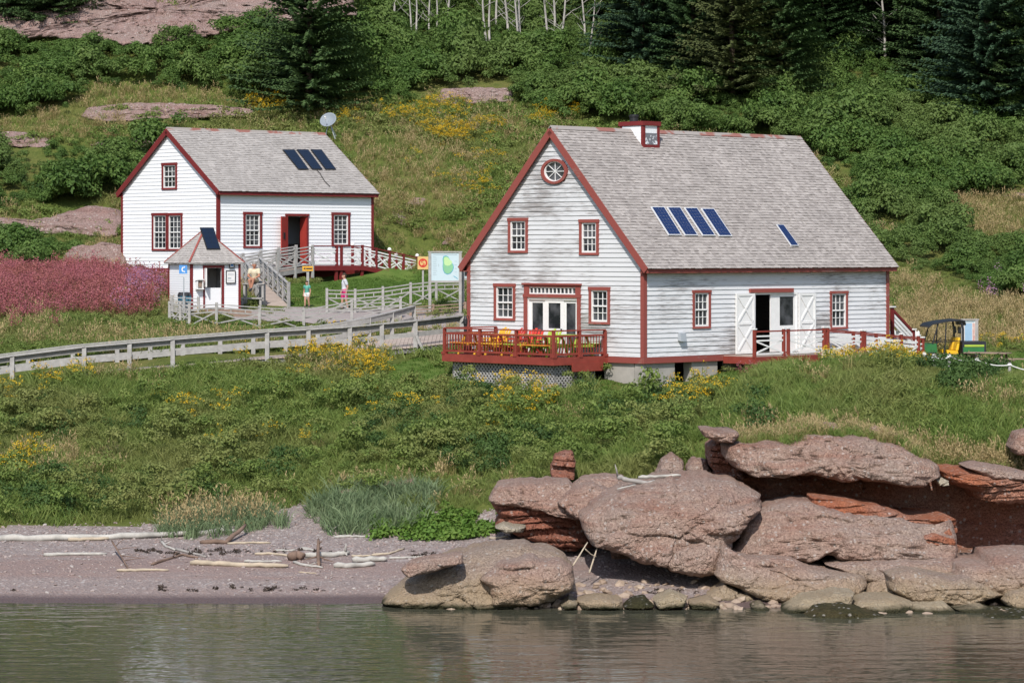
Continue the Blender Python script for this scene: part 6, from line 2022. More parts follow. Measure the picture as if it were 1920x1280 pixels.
def p_grass(mat, n, h, spread, w, head=None, lean=.5, headp=.5):
    q = PM(); mi = q.mat(mat)
    for _ in range(n):
        t = rnd(0, 6.283); r = spread * math.sqrt(rnd(0, 1))
        l = h * rnd(.5, 1.1)
        d = (rnd(-lean, lean), rnd(-lean, lean), 1)
        p = (r * math.cos(t), r * math.sin(t), -.03)
        q.blade(p, d, l, w * rnd(.6, 1.3), rnd(.1, .9), mi)
        if head and rnd(0, 1) < headp:
            hi = q.mat(head); dv = Vector(d).normalized()
            for k in range(3):
                q.leaf(Vector(p) + dv * l * (.85 + .1 * k), rdir(), dv, l * .2, w * 1.6, hi)
    return q


def p_clump(mat, n, r, h, size, mat2=None, frac=0.0, core=True):
    """leafy mound: leaves over and through a lumpy dome"""
    q = PM(); mi = q.mat(mat)
    lumps = [(rnd(-.5, .5) * r, rnd(-.5, .5) * r, rnd(.35, .8) * h, rnd(.35, .6) * r) for _ in range(5)]
    for k in range(n):
        lx, ly, lz, lr = random.choice(lumps)
        d = rdir(.55); rr = lr * rnd(.75, 1.05)
        p = Vector((lx + d.x * rr, ly + d.y * rr, max(.02, lz + d.z * rr * h / r * .7)))
        m_ = q.mat(mat2) if (mat2 and rnd(0, 1) < frac) else mi
        nn = (d + rdir() * .55 + Vector((0, 0, .35)))
        q.leaf(p, nn, rdir() + Vector((0, 0, -.4)), size * rnd(.6, 1.3), size * .33 * rnd(.7, 1.2), m_)
    return q


def p_gold(n, h, spread):
    q = PM(); mi = q.mat('leaf_meadow'); gi = q.mat('petal_gold')
    for _ in range(n):
        t = rnd(0, 6.283); r = spread * math.sqrt(rnd(0, 1)); l = h * rnd(.7, 1.1)
        b = Vector((r * math.cos(t), r * math.sin(t), 0)); d = Vector((rnd(-.2, .2), rnd(-.2, .2), 1)).normalized()
        q.blade(b, d, l * 1.05, .008, 0, mi)
        for k in range(7):
            q.leaf(b + d * l * rnd(.15, .8), rdir(.8), Vector((rnd(-1, 1), rnd(-1, 1), .5)), .16, .025, mi)
        top = b + d * l
        for k in range(11):
            a = rnd(0, 6.283); rr = rnd(0, .10)
            q.leaf(top + Vector((rr * math.cos(a), rr * math.sin(a), rnd(-.06, .04) - rr * .3)), Vector((rnd(-.8, .8), rnd(-.8, .8), 1)), rdir(), .045, .02, gi)
    return q


def p_fireweed(n, h, spread, petal='petal_pink', dens=16):
    q = PM(); mi = q.mat('stem_red'); li = q.mat('leaf_meadow'); gi = q.mat(petal)
    for _ in range(n):
        t = rnd(0, 6.283); r = spread * math.sqrt(rnd(0, 1)); l = h * rnd(.65, 1.15)
        b = Vector((r * math.cos(t), r * math.sin(t), 0)); d = Vector((rnd(-.12, .12), rnd(-.12, .12), 1)).normalized()
        q.blade(b, d, l * 1.02, .008, 0, mi)
        for k in range(6):
            q.leaf(b + d * l * rnd(.1, .5), rdir(.8), Vector((rnd(-1, 1), rnd(-1, 1), .6)), .15, .018, li if rnd(0, 1) < .6 else mi)
        for k in range(dens):
            f_ = rnd(.42, 1.0); a = rnd(0, 6.283); rr = .075 * (1.25 - f_)  + .01
            q.leaf(b + d * l * f_ + Vector((rr * math.cos(a), rr * math.sin(a), 0)), rdir(), Vector((math.cos(a), math.sin(a), .5)), .075, .022, gi)
    return q


def protos(fn, k=3): return [fn().obj('plant_pattern') for _ in range(k)]


def scatter(name, P, protos_, smin, smax, label=None, cat=None, tilt=.15, zsq=(.8, 1.2), kind='stuff', lump=0.0, mound=0.0):
    """one object of many small plants (or pebbles) set out on given points"""
    P = np.asarray(P, np.float32)
    n = len(P)
    if n == 0:
        return None
    me = bpy.data.meshes.new(name)
    me.vertices.add(n); me.vertices.foreach_set('co', P.ravel())
    def attr(nm, typ, data, key):
        a = me.attributes.new(nm, typ, 'POINT'); a.data.foreach_set(key, np.asarray(data).ravel())
    s = RNG.uniform(smin, smax, n).astype(np.float32)
    if mound:                                    # bushes: tall in the middle, low between
        cell = max(1.0, mound); nc = int(np.ptp(P[:, 0]) * np.ptp(P[:, 1]) / cell ** 2)
        C = np.stack([RNG.uniform(P[:, 0].min(), P[:, 0].max(), nc), RNG.uniform(P[:, 1].min(), P[:, 1].max(), nc)], 1).astype(np.float32)
        hc_ = RNG.uniform(.45, 1.15, nc)
        dm = np.empty(n, np.float32); ii = np.empty(n, int)
        for i in range(0, n, 3000):
            d_ = np.hypot(P[i:i + 3000, None, 0] - C[None, :, 0], P[i:i + 3000, None, 1] - C[None, :, 1]); ii[i:i + 3000] = d_.argmin(1); dm[i:i + 3000] = d_.min(1)
        k_ = np.clip(1 - dm / (cell * .85), 0, 1) * hc_[ii]
        s = (s * (.55 + .75 * k_)).astype(np.float32); P = P + np.stack([0 * k_, 0 * k_, .95 * k_ * cell / 1.8], 1).astype(np.float32)
        me.vertices.foreach_set('co', P.ravel().astype(np.float32))
    if lump: s = (s * (1 + lump * np.clip(vnoise(P[:, 0], P[:, 1], .8, 81) + .6 * vnoise(P[:, 0], P[:, 1], .33, 82), -1, 1))).astype(np.float32)
    attr('scl', 'FLOAT_VECTOR', np.stack([s, s, s * RNG.uniform(*zsq, n)], 1).astype(np.float32), 'vector')
    attr('rot', 'FLOAT_VECTOR', np.stack([RNG.uniform(-tilt, tilt, n), RNG.uniform(-tilt, tilt, n), RNG.uniform(0, 6.283, n)], 1).astype(np.float32), 'vector')
    attr('pick', 'INT', RNG.integers(0, len(protos_), n).astype(np.int32), 'value')
    o = bpy.data.objects.new(name, me); COL.objects.link(o)
    ng = bpy.data.node_groups.new(name, 'GeometryNodeTree')
    ng.interface.new_socket('Geometry', in_out='INPUT', socket_type='NodeSocketGeometry')
    ng.interface.new_socket('Geometry', in_out='OUTPUT', socket_type='NodeSocketGeometry')
    N_ = ng.nodes; gi, go = N_.new('NodeGroupInput'), N_.new('NodeGroupOutput')
    iop = N_.new('GeometryNodeInstanceOnPoints'); iop.inputs['Pick Instance'].default_value = True
    jn = N_.new('GeometryNodeJoinGeometry')
    for pr in reversed(protos_):
        oi = N_.new('GeometryNodeObjectInfo'); oi.inputs['Object'].default_value = pr; oi.inputs['As Instance'].default_value = True
        ng.links.new(oi.outputs['Geometry'], jn.inputs[0])
    def named(nm, typ):
        a = N_.new('GeometryNodeInputNamedAttribute'); a.data_type = typ; a.inputs['Name'].default_value = nm
        return a.outputs['Attribute']
    e2r = N_.new('FunctionNodeEulerToRotation')
    ng.links.new(named('rot', 'FLOAT_VECTOR'), e2r.inputs[0])
    ng.links.new(gi.outputs[0], iop.inputs['Points']); ng.links.new(jn.outputs[0], iop.inputs['Instance'])
    ng.links.new(named('pick', 'INT'), iop.inputs['Instance Index']); ng.links.new(e2r.outputs[0], iop.inputs['Rotation']); ng.links.new(named('scl', 'FLOAT_VECTOR'), iop.inputs['Scale'])
    ng.links.new(iop.outputs[0], go.inputs[0])
    md = o.modifiers.new('scatter', 'NODES'); md.node_group = ng
    return tag(o, label, cat, None, kind)


def pool(n, x0, x1, y0, y1):
    x = RNG.uniform(x0, x1, n); y = RNG.uniform(y0, y1, n)
    z = ground_z(x, y)
    px, py = to_px(x, y, z)
    px = px + 26 * vnoise(x, y, 1.9, 71) + RNG.normal(0, 9, n); py = py + 9 * vnoise(x, y, 1.6, 72) + RNG.normal(0, 4, n)   # ragged borders
    return x, y, z, px, py


# where what grows (outlines measured on the photo, tested on the ground points)
THICK = [[(-300, 85), (0, 88), (210, 95), (330, 95), (420, 75), (500, 55), (640, 60), (740, 20), (900, -60), (2300, -60), (2300, 330), (1800, 375), (1640, 400), (1500, 268), (1240, 252), (1060, 232), (960, 198), (820, 185), (690, 185), (600, 175), (500, 195), (420, 170), (150, 168), (150, 215), (-300, 235)],
         [(-300, 282), (170, 276), (300, 260), (330, 240), (230, 370), (150, 392), (-300, 405)],
         [(1600, 395), (1760, 370), (1800, 440), (1930, 470), (2300, 480), (2300, 560), (1930, 560), (1850, 550), (1690, 490)],
         [(-300, 445), (60, 440), (130, 470), (110, 500), (-300, 492)]]
DRY = [[(150, 162), (300, 160), (420, 172), (430, 205), (150, 205)], [(640, 250), (760, 260), (900, 300), (900, 360), (800, 400), (700, 395), (660, 300)], [(1700, 395), (1800, 372), (2300, 360), (2300, 470), (1930, 462), (1800, 435)], [(1690, 560), (1930, 570), (2300, 570), (2300, 650), (1700, 650)],
       [(1340, 800), (1420, 795), (1600, 800), (1620, 822), (1360, 822)], [(800, 250), (900, 215), (980, 240), (960, 262)], [(-100, 225), (180, 215), (300, 235), (160, 262), (-100, 262)], [(560, 930), (700, 900), (860, 880), (860, 900), (800, 905), (620, 935)]]
GOLD = [([(720, 195), (800, 200), (930, 240), (960, 265), (880, 285), (760, 250)], 5.5), ([(450, 215), (500, 185), (560, 172), (600, 180), (590, 215), (480, 228)], 3.5), ([(985, 205), (1060, 205), (1085, 225), (1030, 245), (980, 235)], 3.5), ([(780, 285), (960, 290), (950, 380), (820, 380)], .8),
        ([(470, 655), (600, 650), (740, 655), (720, 705), (600, 722), (480, 712)], 3.0), ([(870, 735), (1020, 730), (1060, 790), (980, 800), (880, 785)], 2.4), ([(1185, 705), (1250, 715), (1350, 735), (1340, 780), (1200, 770)], 2.6), ([(1100, 700), (1225, 700), (1215, 722), (1110, 722)], 3.5),
        ([(-60, 720), (110, 715), (100, 765), (-60, 770)], 2.0), ([(110, 690), (160, 688), (155, 715), (115, 712)], 2.6), ([(1540, 680), (1720, 660), (1740, 690), (1560, 712)], 1.6), ([(1780, 662), (1840, 660), (1830, 676), (1790, 676)], 2.0), ([(660, 645), (740, 642), (735, 672), (670, 672)], 2.4), ([(-60, 860), (80, 860), (80, 900), (-60, 900)], 1.2), ([(200, 740), (500, 720), (900, 720), (900, 840), (300, 860)], .22), ([(1850, 640), (1960, 640), (1960, 662), (1850, 660)], 1.6), ([(620, 215), (660, 212), (660, 240), (620, 240)], 1.5)]
PINK = [[(-300, 512), (120, 512), (235, 524), (300, 540), (312, 568), (290, 592), (200, 610), (100, 622), (-300, 636)]]
BUSH = [([(840, 870), (900, 820), (1000, 800), (1050, 830), (950, 880), (880, 905)], 1.2), ([(240, 900), (380, 895), (420, 940), (260, 962)], 1.4), ([(-60, 880), (200, 900), (250, 965), (-60, 972)], .8), ([(1130, 740), (1240, 745), (1200, 800), (1120, 790)], 1.0), ([(850, 740), (890, 720), (930, 760), (880, 790)], 1.0), ([(700, 760), (860, 800), (820, 850), (680, 840)], .6), ([(1380, 780), (1480, 740), (1500, 800), (1420, 825)], .6), ([(380, 850), (560, 840), (580, 900), (400, 920)], .6), ([(1040, 715), (1110, 720), (1110, 750), (1040, 748)], 1.3), ([(1700, 690), (1860, 690), (1840, 740), (1720, 740)], .7), ([(1850, 500), (1920, 500), (1920, 560), (1850, 560)], .8), ([(1250, 745), (1310, 745), (1310, 790), (1250, 790)], 1.2), ([(40, 760), (300, 770), (300, 830), (40, 820)], .35)]
NOGROW = [PATH]


def ok_soil(x, y, px, py):
    g = ~near_house(x, y, .12)
    a, b = local(dict(o=KP, th=R(31)), x, y); g &= ~((a > -.2) & (a < KA + .6) & (b > -1.6) & (b < KA + .2))
    # the plank walkway and the ramp flight
    pxn = 960 + FOC * x / y
    yn = np.interp(pxn, [a for a, _ in NEAR], [b for _, b in NEAR]); yf = np.interp(pxn, [a for a, _ in FAR], [b for _, b in FAR])
    g &= ~((y > yn - .1) & (y < yf + .1) & (pxn < 868))
    t = np.clip((y - 124) / 9.4, 0, 1); g &= ~((y > 122.6) & (y < 134.5) & (pxn > 489 - 35 * t - 6) & (pxn < 541 - 55 * t + 6))
    for p in NOGROW: g &= ~inside(px, py, p)
    return g


def hit_any(px, py, polys):
    r = np.zeros(np.shape(px), bool)
    for p in polys: r |= inside(px, py, p)
    return r


cliff_e = lambda x: np.where(x > .1, np.interp(x, EDGE_X, EDGE_Y) + .65, 0)
GR = protos(lambda: p_grass('leaf_meadow', 34, .5, .28, .011))
MEADOW_LEAF = protos(lambda: p_clump('leaf_meadow', 110, .38, .36, .085))
DRYP = protos(lambda: p_grass('leaf_dry', 30, .55, .24, .010, 'seed_head'))
THP = protos(lambda: p_clump('leaf_thicket', 230, .66, .66, .135), 5)
BUP = protos(lambda: p_clump('leaf_bush', 170, .5, .52, .09), 3)
GOP = protos(lambda: p_gold(7, .72, .22))
FWP = protos(lambda: p_fireweed(7, .85, .3))
FWL = protos(lambda: p_fireweed(6, 1.15, .25, 'petal_lilac', 14))
LYP = protos(lambda: p_grass('leaf_lyme', 38, .8, .26, .012, 'seed_head', .3, .14))
LYB = protos(lambda: p_grass('leaf_lyme', 40, .7, .26, .014))
BRP = protos(lambda: p_clump('leaf_bright', 46, .34, .26, .17), 3)
LAP = protos(lambda: p_grass('leaf_lawn', 22, .12, .22, .010, None, .7), 2)

x, y, z, px, py = pool(125000, -33, 33, 84.5, 150)
base = ok_soil(x, y, px, py) & (y > beach_line(x) + .1) & (y > cliff_e(x)) & (px > -420) & (px < 2340)
short = inside(*to_px(x, y, z), SHORT); lawn = in_lawn(px, py) | (short & (RNG.uniform(0, 1, len(x)) < .93)); thick = hit_any(px, py, THICK); dry = hit_any(px, py, DRY); pink = hit_any(px, py, PINK)
nz = vnoise(x, y, .55, 21); nz2 = vnoise(x, y, .25, 22)
r = RNG.uniform(0, 1, len(x))
XYZ = np.stack([x, y, z], 1)
front = y < 104
pk_ = base & pink & ~((RNG.uniform(0, 1, len(x)) < .55 + .5 * vnoise(x, y, .9, 91) + np.clip((590 - py) / 60, -.6, .5)))
zone = base & ~lawn & ~thick & (~pink | pk_ | (RNG.uniform(0, 1, len(x)) < .45))
g_gr = zone & (r < np.where(front, .34, .22) * np.where(dry, .8, 1)); g_lf = zone & ~dry & ~g_gr & (r < np.where(front, .34, .22) + .16 * (1 + .9 * np.clip(nz, -1, 1))); g_dr = zone & ~g_gr & ~g_lf & (r < np.where(dry, .45, .40 + .09 * np.clip(nz2, 0, 1)))
mc_ = (px > 1500) & (y > 90) | (y > 113) & (px > 300) & (px < 900)
scatter('meadow_grass', XYZ[g_gr & ~mc_], GR, .6, 1.25, 'green meadow grass covering the slope', 'grass', lump=.3)
scatter('mound_grass', XYZ[g_gr & mc_], GR, .4, .8, 'shorter grass on the mound and around the forecourt', 'grass')
lush = (y < 102) & (px < 1340)
crest = (px > 1500) & (y > 90)
scatter('meadow_herbs', XYZ[g_lf & lush], MEADOW_LEAF, .7, 1.3, 'low leafy meadow plants covering the slope above the beach', 'plants', mound=1.2)
scatter('slope_herbs', XYZ[g_lf & ~lush & ~crest], MEADOW_LEAF, .5, .95, 'low leafy plants between the fences and houses', 'plants')
scatter('mound_herbs', XYZ[g_lf & crest], MEADOW_LEAF, .35, .7, 'small leafy plants on the grassy mound', 'plants')
scatter('dry_grass', XYZ[g_dr], DRYP, .6, 1.15, 'tan dry grass patches on the slope', 'grass')
sel = base & pink & ~pk_ & (r < .36)
scatter('pink_fireweed', XYZ[sel], FWP, .55, 1.15, 'dense dusky pink fireweed left of the kiosk', 'flowers')
lil = base & inside(px, py, [(225, 545), (290, 548), (306, 566), (300, 592), (240, 585)]) & (r < .16)
scatter('lilac_flowers', XYZ[lil], FWL, .7, 1.05, 'lilac pink flower spikes beside the kiosk wall', 'flowers')
lawn = in_lawn(*to_px(x, y, z)) | short; sel = lawn & base & (r < .75)
scatter('lawn_blades', XYZ[sel], LAP, .7, 1.3, 'short mown lawn grass around the forecourt', 'grass')

x, y, z, px, py = pool(118000, -44, 44, 128, 192)
base = ok_soil(x, y, px, py) & (px > -400) & (px < 2320) & (py > -60)
thick = hit_any(px, py, THICK); r = RNG.uniform(0, 1, len(x)); XYZ = np.stack([x, y, z], 1)
bare = inside(px, py, [(-100, 80), (-100, 15), (150, -40), (640, -60), (660, 30), (560, 42), (420, 66), (300, 88), (210, 86)])
clear = hit_any(px, py, OUTC) | hit_any(px, py - 12, OUTC) | hit_any(px, py - 24, OUTC)
sel = base & thick & (r < .30) & ~bare & ~clear
scatter('hillside_thicket', XYZ[sel], THP, .75, 1.5, 'dense leafy thicket covering the hill behind the houses', 'undergrowth', zsq=(.8, 1.3), lump=.25, mound=1.9)
sel = base & thick & (r > .30) & (r < .33) & ~bare & ~clear & (vnoise(x, y, .4, 31) > .1)
scatter('hillside_bushes', XYZ[sel], BUP, .9, 1.7, 'darker bushes scattered through the hill thicket', 'undergrowth')
dry = hit_any(px, py, DRY)
up = base & ~thick & (y > 149)
scatter('hillside_grass', XYZ[up & (r < np.where(dry, .13, .24))], GR, .6, 1.2, 'green grass on the upper open slope', 'grass')
scatter('hillside_dry_grass', XYZ[up & (r > .7) & (r < np.where(dry, .90, .765))], DRYP, .7, 1.2, 'tan dry grass on the upper open slope', 'grass')
scatter('hillside_herbs', XYZ[up & ~dry & (r > .5) & (r < .66)], MEADOW_LEAF, .8, 1.5, 'leafy plants on the upper open slope', 'plants')

gp, bp_ = [], []
x, y, z, px, py = pool(150000, -24, 26, 85, 172)
base = ok_soil(x, y, px, py) & (y > beach_line(x) + .2) & (y > cliff_e(x) + .5) & ~(inside(*to_px(x, y, z), SHORT) & (RNG.uniform(0, 1, len(x)) < .7))
r = RNG.uniform(0, 1, len(x)); pn = .5 + .5 * np.clip(vnoise(x, y, 1.1, 41) + .3 * vnoise(x, y, 2.7, 42), -1, 1)
for poly, d in GOLD:
    s_ = base & inside(px, py, poly) & (r < .085 * d * pn ** 2.2 * 1.6)
    gp.append(np.stack([x, y, z], 1)[s_])
scatter('goldenrod', np.concatenate(gp), GOP, .75, 1.2, 'yellow goldenrod in drifts across the meadow and slope', 'flowers')
for poly, d in BUSH:
    s_ = base & inside(px, py, poly) & (r > .6) & (r < .6 + .07 * d)
    bp_.append(np.stack([x, y, z], 1)[s_])
scatter('low_bushes', np.concatenate(bp_), BUP, .7, 1.3, 'dark green low bushes in the meadow above the beach', 'undergrowth')
fw = base & inside(px, py, [(1840, 528), (1920, 525), (1990, 530), (1990, 575), (1850, 570)]) & (r < .02)
s2 = base & (inside(px, py, [(1560, 672), (1690, 645), (1700, 668), (1580, 692)]) | inside(px, py, [(1350, 690), (1480, 690), (1400, 720), (1340, 715)])) & (r < .014)
scatter('hill_fireweed', np.stack([x, y, z], 1)[fw], FWL, .8, 1.2, 'lilac flowers in the bushes right of the weathered house', 'flowers')
scatter('mound_fireweed', np.stack([x, y, z], 1)[s2], FWP, .6, .9, 'faded pink flower stalks on the mound by the door ramp', 'flowers')

# beach plants
x, y, z, px, py = pool(60000, -20, 3, 83, 92)
r = RNG.uniform(0, 1, len(x)); XYZ = np.stack([x, y, z], 1)
scatter('lyme_grass', XYZ[inside(px, py, [(295, 992), (310, 975), (430, 965), (515, 968), (520, 990), (470, 996), (380, 996)]) & (r < .075)], LYP, .6, 1.0, 'pale beach grass with tan seed heads at the head of the beach', 'grass')
scatter('beach_grass', XYZ[(inside(px, py, [(595, 965), (640, 930), (730, 920), (800, 925), (815, 970), (770, 1000), (690, 1000), (610, 992)]) & (r < .055 * (1 + vnoise(x, y, 1.5, 77))))], LYB, .6, 1.25, 'blue-green beach grass clumps in the middle of the beach', 'grass')
scatter('sea_sandwort', XYZ[inside(px, py, [(700, 1000), (770, 985), (830, 960), (900, 960), (935, 985), (925, 1010), (860, 1032), (780, 1035), (720, 1015)]) & (r < .12 * (1 + .8 * vnoise(x, y, 1.9, 78)))], BRP, .5, 1.0, 'bright green leafy beach plants beside the red sandstone', 'plants')

# grass hanging over the cliff edge
x = RNG.uniform(7, 22, 1300); y = np.interp(x, EDGE_X, EDGE_Y) + RNG.uniform(.55, 2.0, 1300); z = ground_z(x, y)
scatter('cliff_edge_grass', np.stack([x, y, z], 1), DRYP + GR, .5, 1.0, 'dry grass fringe along the cliff edge', 'grass', tilt=.4)

# grass draped over the long ledge
from mathutils.bvhtree import BVHTree
led = bpy.data.objects['rock_ledge']; bv = BVHTree.FromPolygons([led.matrix_basis @ v_.co for v_ in led.data.vertices], [tuple(p.vertices) for p in led.data.polygons])
top_pts = []
for _ in range(900):
    xx = rnd((1385 - 960) * 80.5 / FOC, (1740 - 960) * 80.5 / FOC); yy = rnd(80.3, 84)
    h_ = bv.ray_cast(Vector((xx, yy, 12)), Vector((0, 0, -1)))
    if h_[0] is not None and h_[1].z > .45 and yy > 80.75 + .5 * math.sin(xx * 2.1) + .3 * math.sin(xx * 5.3): top_pts.append(tuple(h_[0]))
scatter('ledge_grass', top_pts, DRYP + GR + GR, .35, .8, 'tufts of grass on top of the long ledge', 'grass', tilt=.35)

# pebbles and weed on the beach
def p_peb():
    q = PM(); mi = q.mat('pebble')
    bm = bmesh.new(); bmesh.ops.create_icosphere(bm, subdivisions=1, radius=1)
    s = (rnd(.7, 1.2), rnd(.6, 1), rnd(.4, .7))
    for v_ in bm.verts: q.v.append(Vector((v_.co.x * s[0] * rnd(.85, 1.1), v_.co.y * s[1], v_.co.z * s[2])))
    for f_ in bm.faces: q.f.append(tuple(v_.index for v_ in f_.verts)); q.mi.append(mi)
    bm.free(); return q
leaf_mat('pebble', [(.14, .11, .10), (.22, .18, .17), (.28, .21, .19), (.33, .29, .27), (.50, .47, .45)], tr=0)
PEB = protos(p_peb, 3)
x, y, z, px, py = pool(52000, -17, 17, 74.9, 88.5)
keep = (y < beach_line(x) + .3) & ((x < 0) | (y < np.interp(x, EDGE_X, EDGE_Y) - 1.0)) & (z > .12)
r = RNG.uniform(0, 1, len(x))
hi_ = np.clip((z - .55) / .5, 0, 1); st_ = .5 + .5 * np.clip(vnoise(x * .12, y, 2.2, 51), -1, 1)
keep &= r < (.25 + .5 * hi_) * (.35 + .65 * st_)
scatter('beach_pebbles', np.stack([x, y, z + .004], 1)[keep], PEB, .012, .042, 'loose grey and pink beach pebbles', 'pebbles', tilt=.5)
big = keep & (r < .03 + .06 * hi_)
scatter('beach_cobbles', np.stack([x, y, z + .01], 1)[big], PEB, .04, .09, 'larger pale cobbles towards the head of the beach', 'pebbles', tilt=.5)
# broken stone at the foot of the cliff
leaf_mat('rubble', [(.10, .08, .05), (.26, .19, .14), (.33, .25, .19), (.38, .31, .22)], tr=0)
def p_rub():
    q = p_peb(); q.mats = ['rubble']; return q
RUB = protos(p_rub, 4)
x = RNG.uniform(-2.2, 15.5, 420); y = 74.2 + RNG.uniform(0, 1, 420) ** 1.5 * 3.2 - np.where(x > 8, .9, 0)
scatter('shore_rubble', np.stack([x, y, np.maximum(ground_z(x, y), -.05)], 1), RUB, .05, .24, 'broken tan stones along the foot of the shore cliff', 'stones', tilt=.6)
x, y, z, px, py = pool(20000, -17, 5, 75.2, 82)
wl = (np.abs(z - .72 - .06 * vnoise(x, x * 0, .9, 61)) < .04) & (RNG.uniform(0, 1, len(x)) < .10 * (vnoise(x, y, 1.7, 62) > .1)) | (np.abs(z - .20) < .03) & (RNG.uniform(0, 1, len(x)) < .06 * (vnoise(x, y, 1.3, 63) > .2))
WEED = protos(lambda: p_clump('weed_dark', 26, .16, .07, .09), 3)
scatter('seaweed_wrack', np.stack([x, y, z], 1)[wl], WEED, .35, .9, 'dark seaweed left along the tide lines', 'seaweed')

# ------------------------------------------------------------------ trees
def spruce_meshes(seed, H, Rb, needle, lo=.02, density=1.0):
    rs = random.Random(seed)
    V, F = [], []
    h = lo * H
    while h < H * .98:
        f = h / H
        n = int((13 if f < .6 else 9) * density)
        for k in range(n):
            a = rs.uniform(0, 6.283)
            L = Rb * (1 - f) ** .85 * rs.uniform(.72, 1.12) + .15
            el = rs.uniform(-.25, .05) + .5 * f
            ca, sa = math.cos(a), math.sin(a)
            seg = max(3, int(L / .27))
            for s in range(1, seg + 1):
                t = s / seg
                d = L * t
                zc = h + d * math.sin(el) - .10 * d * d / max(L, .5) + .16 * d * t
                c = (d * ca, d * sa, zc)
                w = .5 * (1.15 - .75 * t) * rs.uniform(.8, 1.2) * min(1, .5 + L / 3)
                for sg in (-1, 1):
                    for q in range(3):
                        aa = a + sg * rs.uniform(.35, 1.15)
                        l2 = w * rs.uniform(.75, 1.25)
                        dz = rs.uniform(-.16, .07)
                        tip = (c[0] + l2 * math.cos(aa), c[1] + l2 * math.sin(aa), c[2] + dz)
                        px_, py_ = -math.sin(aa) * .07, math.cos(aa) * .07
                        n0 = len(V)
                        md = ((c[0] + tip[0]) / 2, (c[1] + tip[1]) / 2, (c[2] + tip[2]) / 2 + .03)
                        V += [c, (md[0] + px_, md[1] + py_, md[2] - .03), tip, (md[0] - px_, md[1] - py_, md[2] + .03)]
                        F.append((n0, n0 + 1, n0 + 2, n0 + 3))
                if t > .95:
                    n0 = len(V); V += [c, (c[0] + .3 * ca - .05 * sa, c[1] + .3 * sa + .05 * ca, c[2]), (c[0] + .38 * ca, c[1] + .38 * sa, c[2] + .03)]; F.append((n0, n0 + 1, n0 + 2))
        h += rs.uniform(.24, .36) / density ** .5
    me = bpy.data.meshes.new('crown'); me.from_pydata(V, [], F); me.materials.append(MATS[needle])
    m = MB(); m.tube([(0, 0, -.6), (0, 0, H * .3), (.05, 0, H * .7), (0, 0, H)], [.22, .17, .08, .015], 8)
    tm = bpy.data.meshes.new('trunk'); tm.from_pydata(m.v, [], m.f); tm.materials.append(MATS['bark_dark'])
    return me, tm


SPR = [spruce_meshes(1, 12, 4.6, 'needle'), spruce_meshes(2, 13, 4.1, 'needle_blue'), spruce_meshes(3, 12, 4.2, 'needle_olive', .08, .8), spruce_meshes(4, 14, 3.8, 'needle', .03)]
SP = [(580, 198, 1.02, 0, 'big dark spruce standing alone above the white house'),
      (1205, 135, .95, 1, 'bluish spruce at the left end of the dark spruces'),
      (1372, 192, 1.0, 2, 'olive spruce with sparse lower branches above the big roof'),
      (1300, 150, .85, 0, 'dark spruce between the bluish and the olive spruce'),
      (1462, 178, .95, 3, 'dark spruce right next to the olive one'),
      (1850, 222, 1.12, 1, 'large blue-green spruce near the right edge'),
      (1935, 212, 1.05, 0, 'dark spruce cut off by the right edge'),
      (1760, 150, .85, 3, 'dark spruce just left of the large blue-green one'),
      (1690, 112, .9, 0, 'dark spruce behind the dead grey tree'),
      (1610, 88, .95, 3, 'shadowed spruce behind the gap in the middle right'),
      (1540, 105, .9, 0, 'shadowed spruce right of the dark pair'),
      (1500, 60, 1.0, 1, 'far spruce high behind the dark pair'),
      (1420, 60, 1.0, 0, 'far spruce high behind the olive spruce'),
      (1270, 50, .9, 3, 'far spruce high behind the bluish one'),
      (1150, 35, .8, 0, 'far spruce at the right end of the bare birches'),
      (1075, 12, .85, 3, 'shadowed spruce behind the right group of birches'),
      (1000, -2, .85, 0, 'shadowed spruce behind the middle group of birches'),
      (925, -8, .85, 1, 'shadowed spruce behind the left of the middle birches'),
      (855, -4, .8, 3, 'shadowed spruce between the two birch groups'),
      (790, -8, .8, 0, 'shadowed spruce behind the first birch group'),
      (700, 8, .6, 3, 'small spruce behind the big lone spruce'),
      (95, 42, .75, 0, 'spruce overhanging the bare rock in the top left corner'),
      (15, 46, .75, 3, 'spruce cut off by the top left corner'),
      (165, 20, .5, 0, 'small spruce right of the top left corner trees'),
      (1815, 60, .9, 0, 'far spruce behind the large blue-green one'),
      (1900, 70, .9, 3, 'far spruce behind the right edge tree')]
for i, (px, py, s, k, lb) in enumerate(SP):
    g = on_ground(px, max(py, -55), 120, 236)
    e = empty('spruce_tree', (g.x, g.y, gz(g.x, g.y) - .2), rnd(0, 6.28), lb, 'spruce', 'spruces on the hill')
    e.scale = (s, s, s * rnd(.95, 1.1))
    for nm, me in zip(('crown', 'trunk'), SPR[k]):
        o = bpy.data.objects.new(nm, me); COL.objects.link(o); o.parent = e


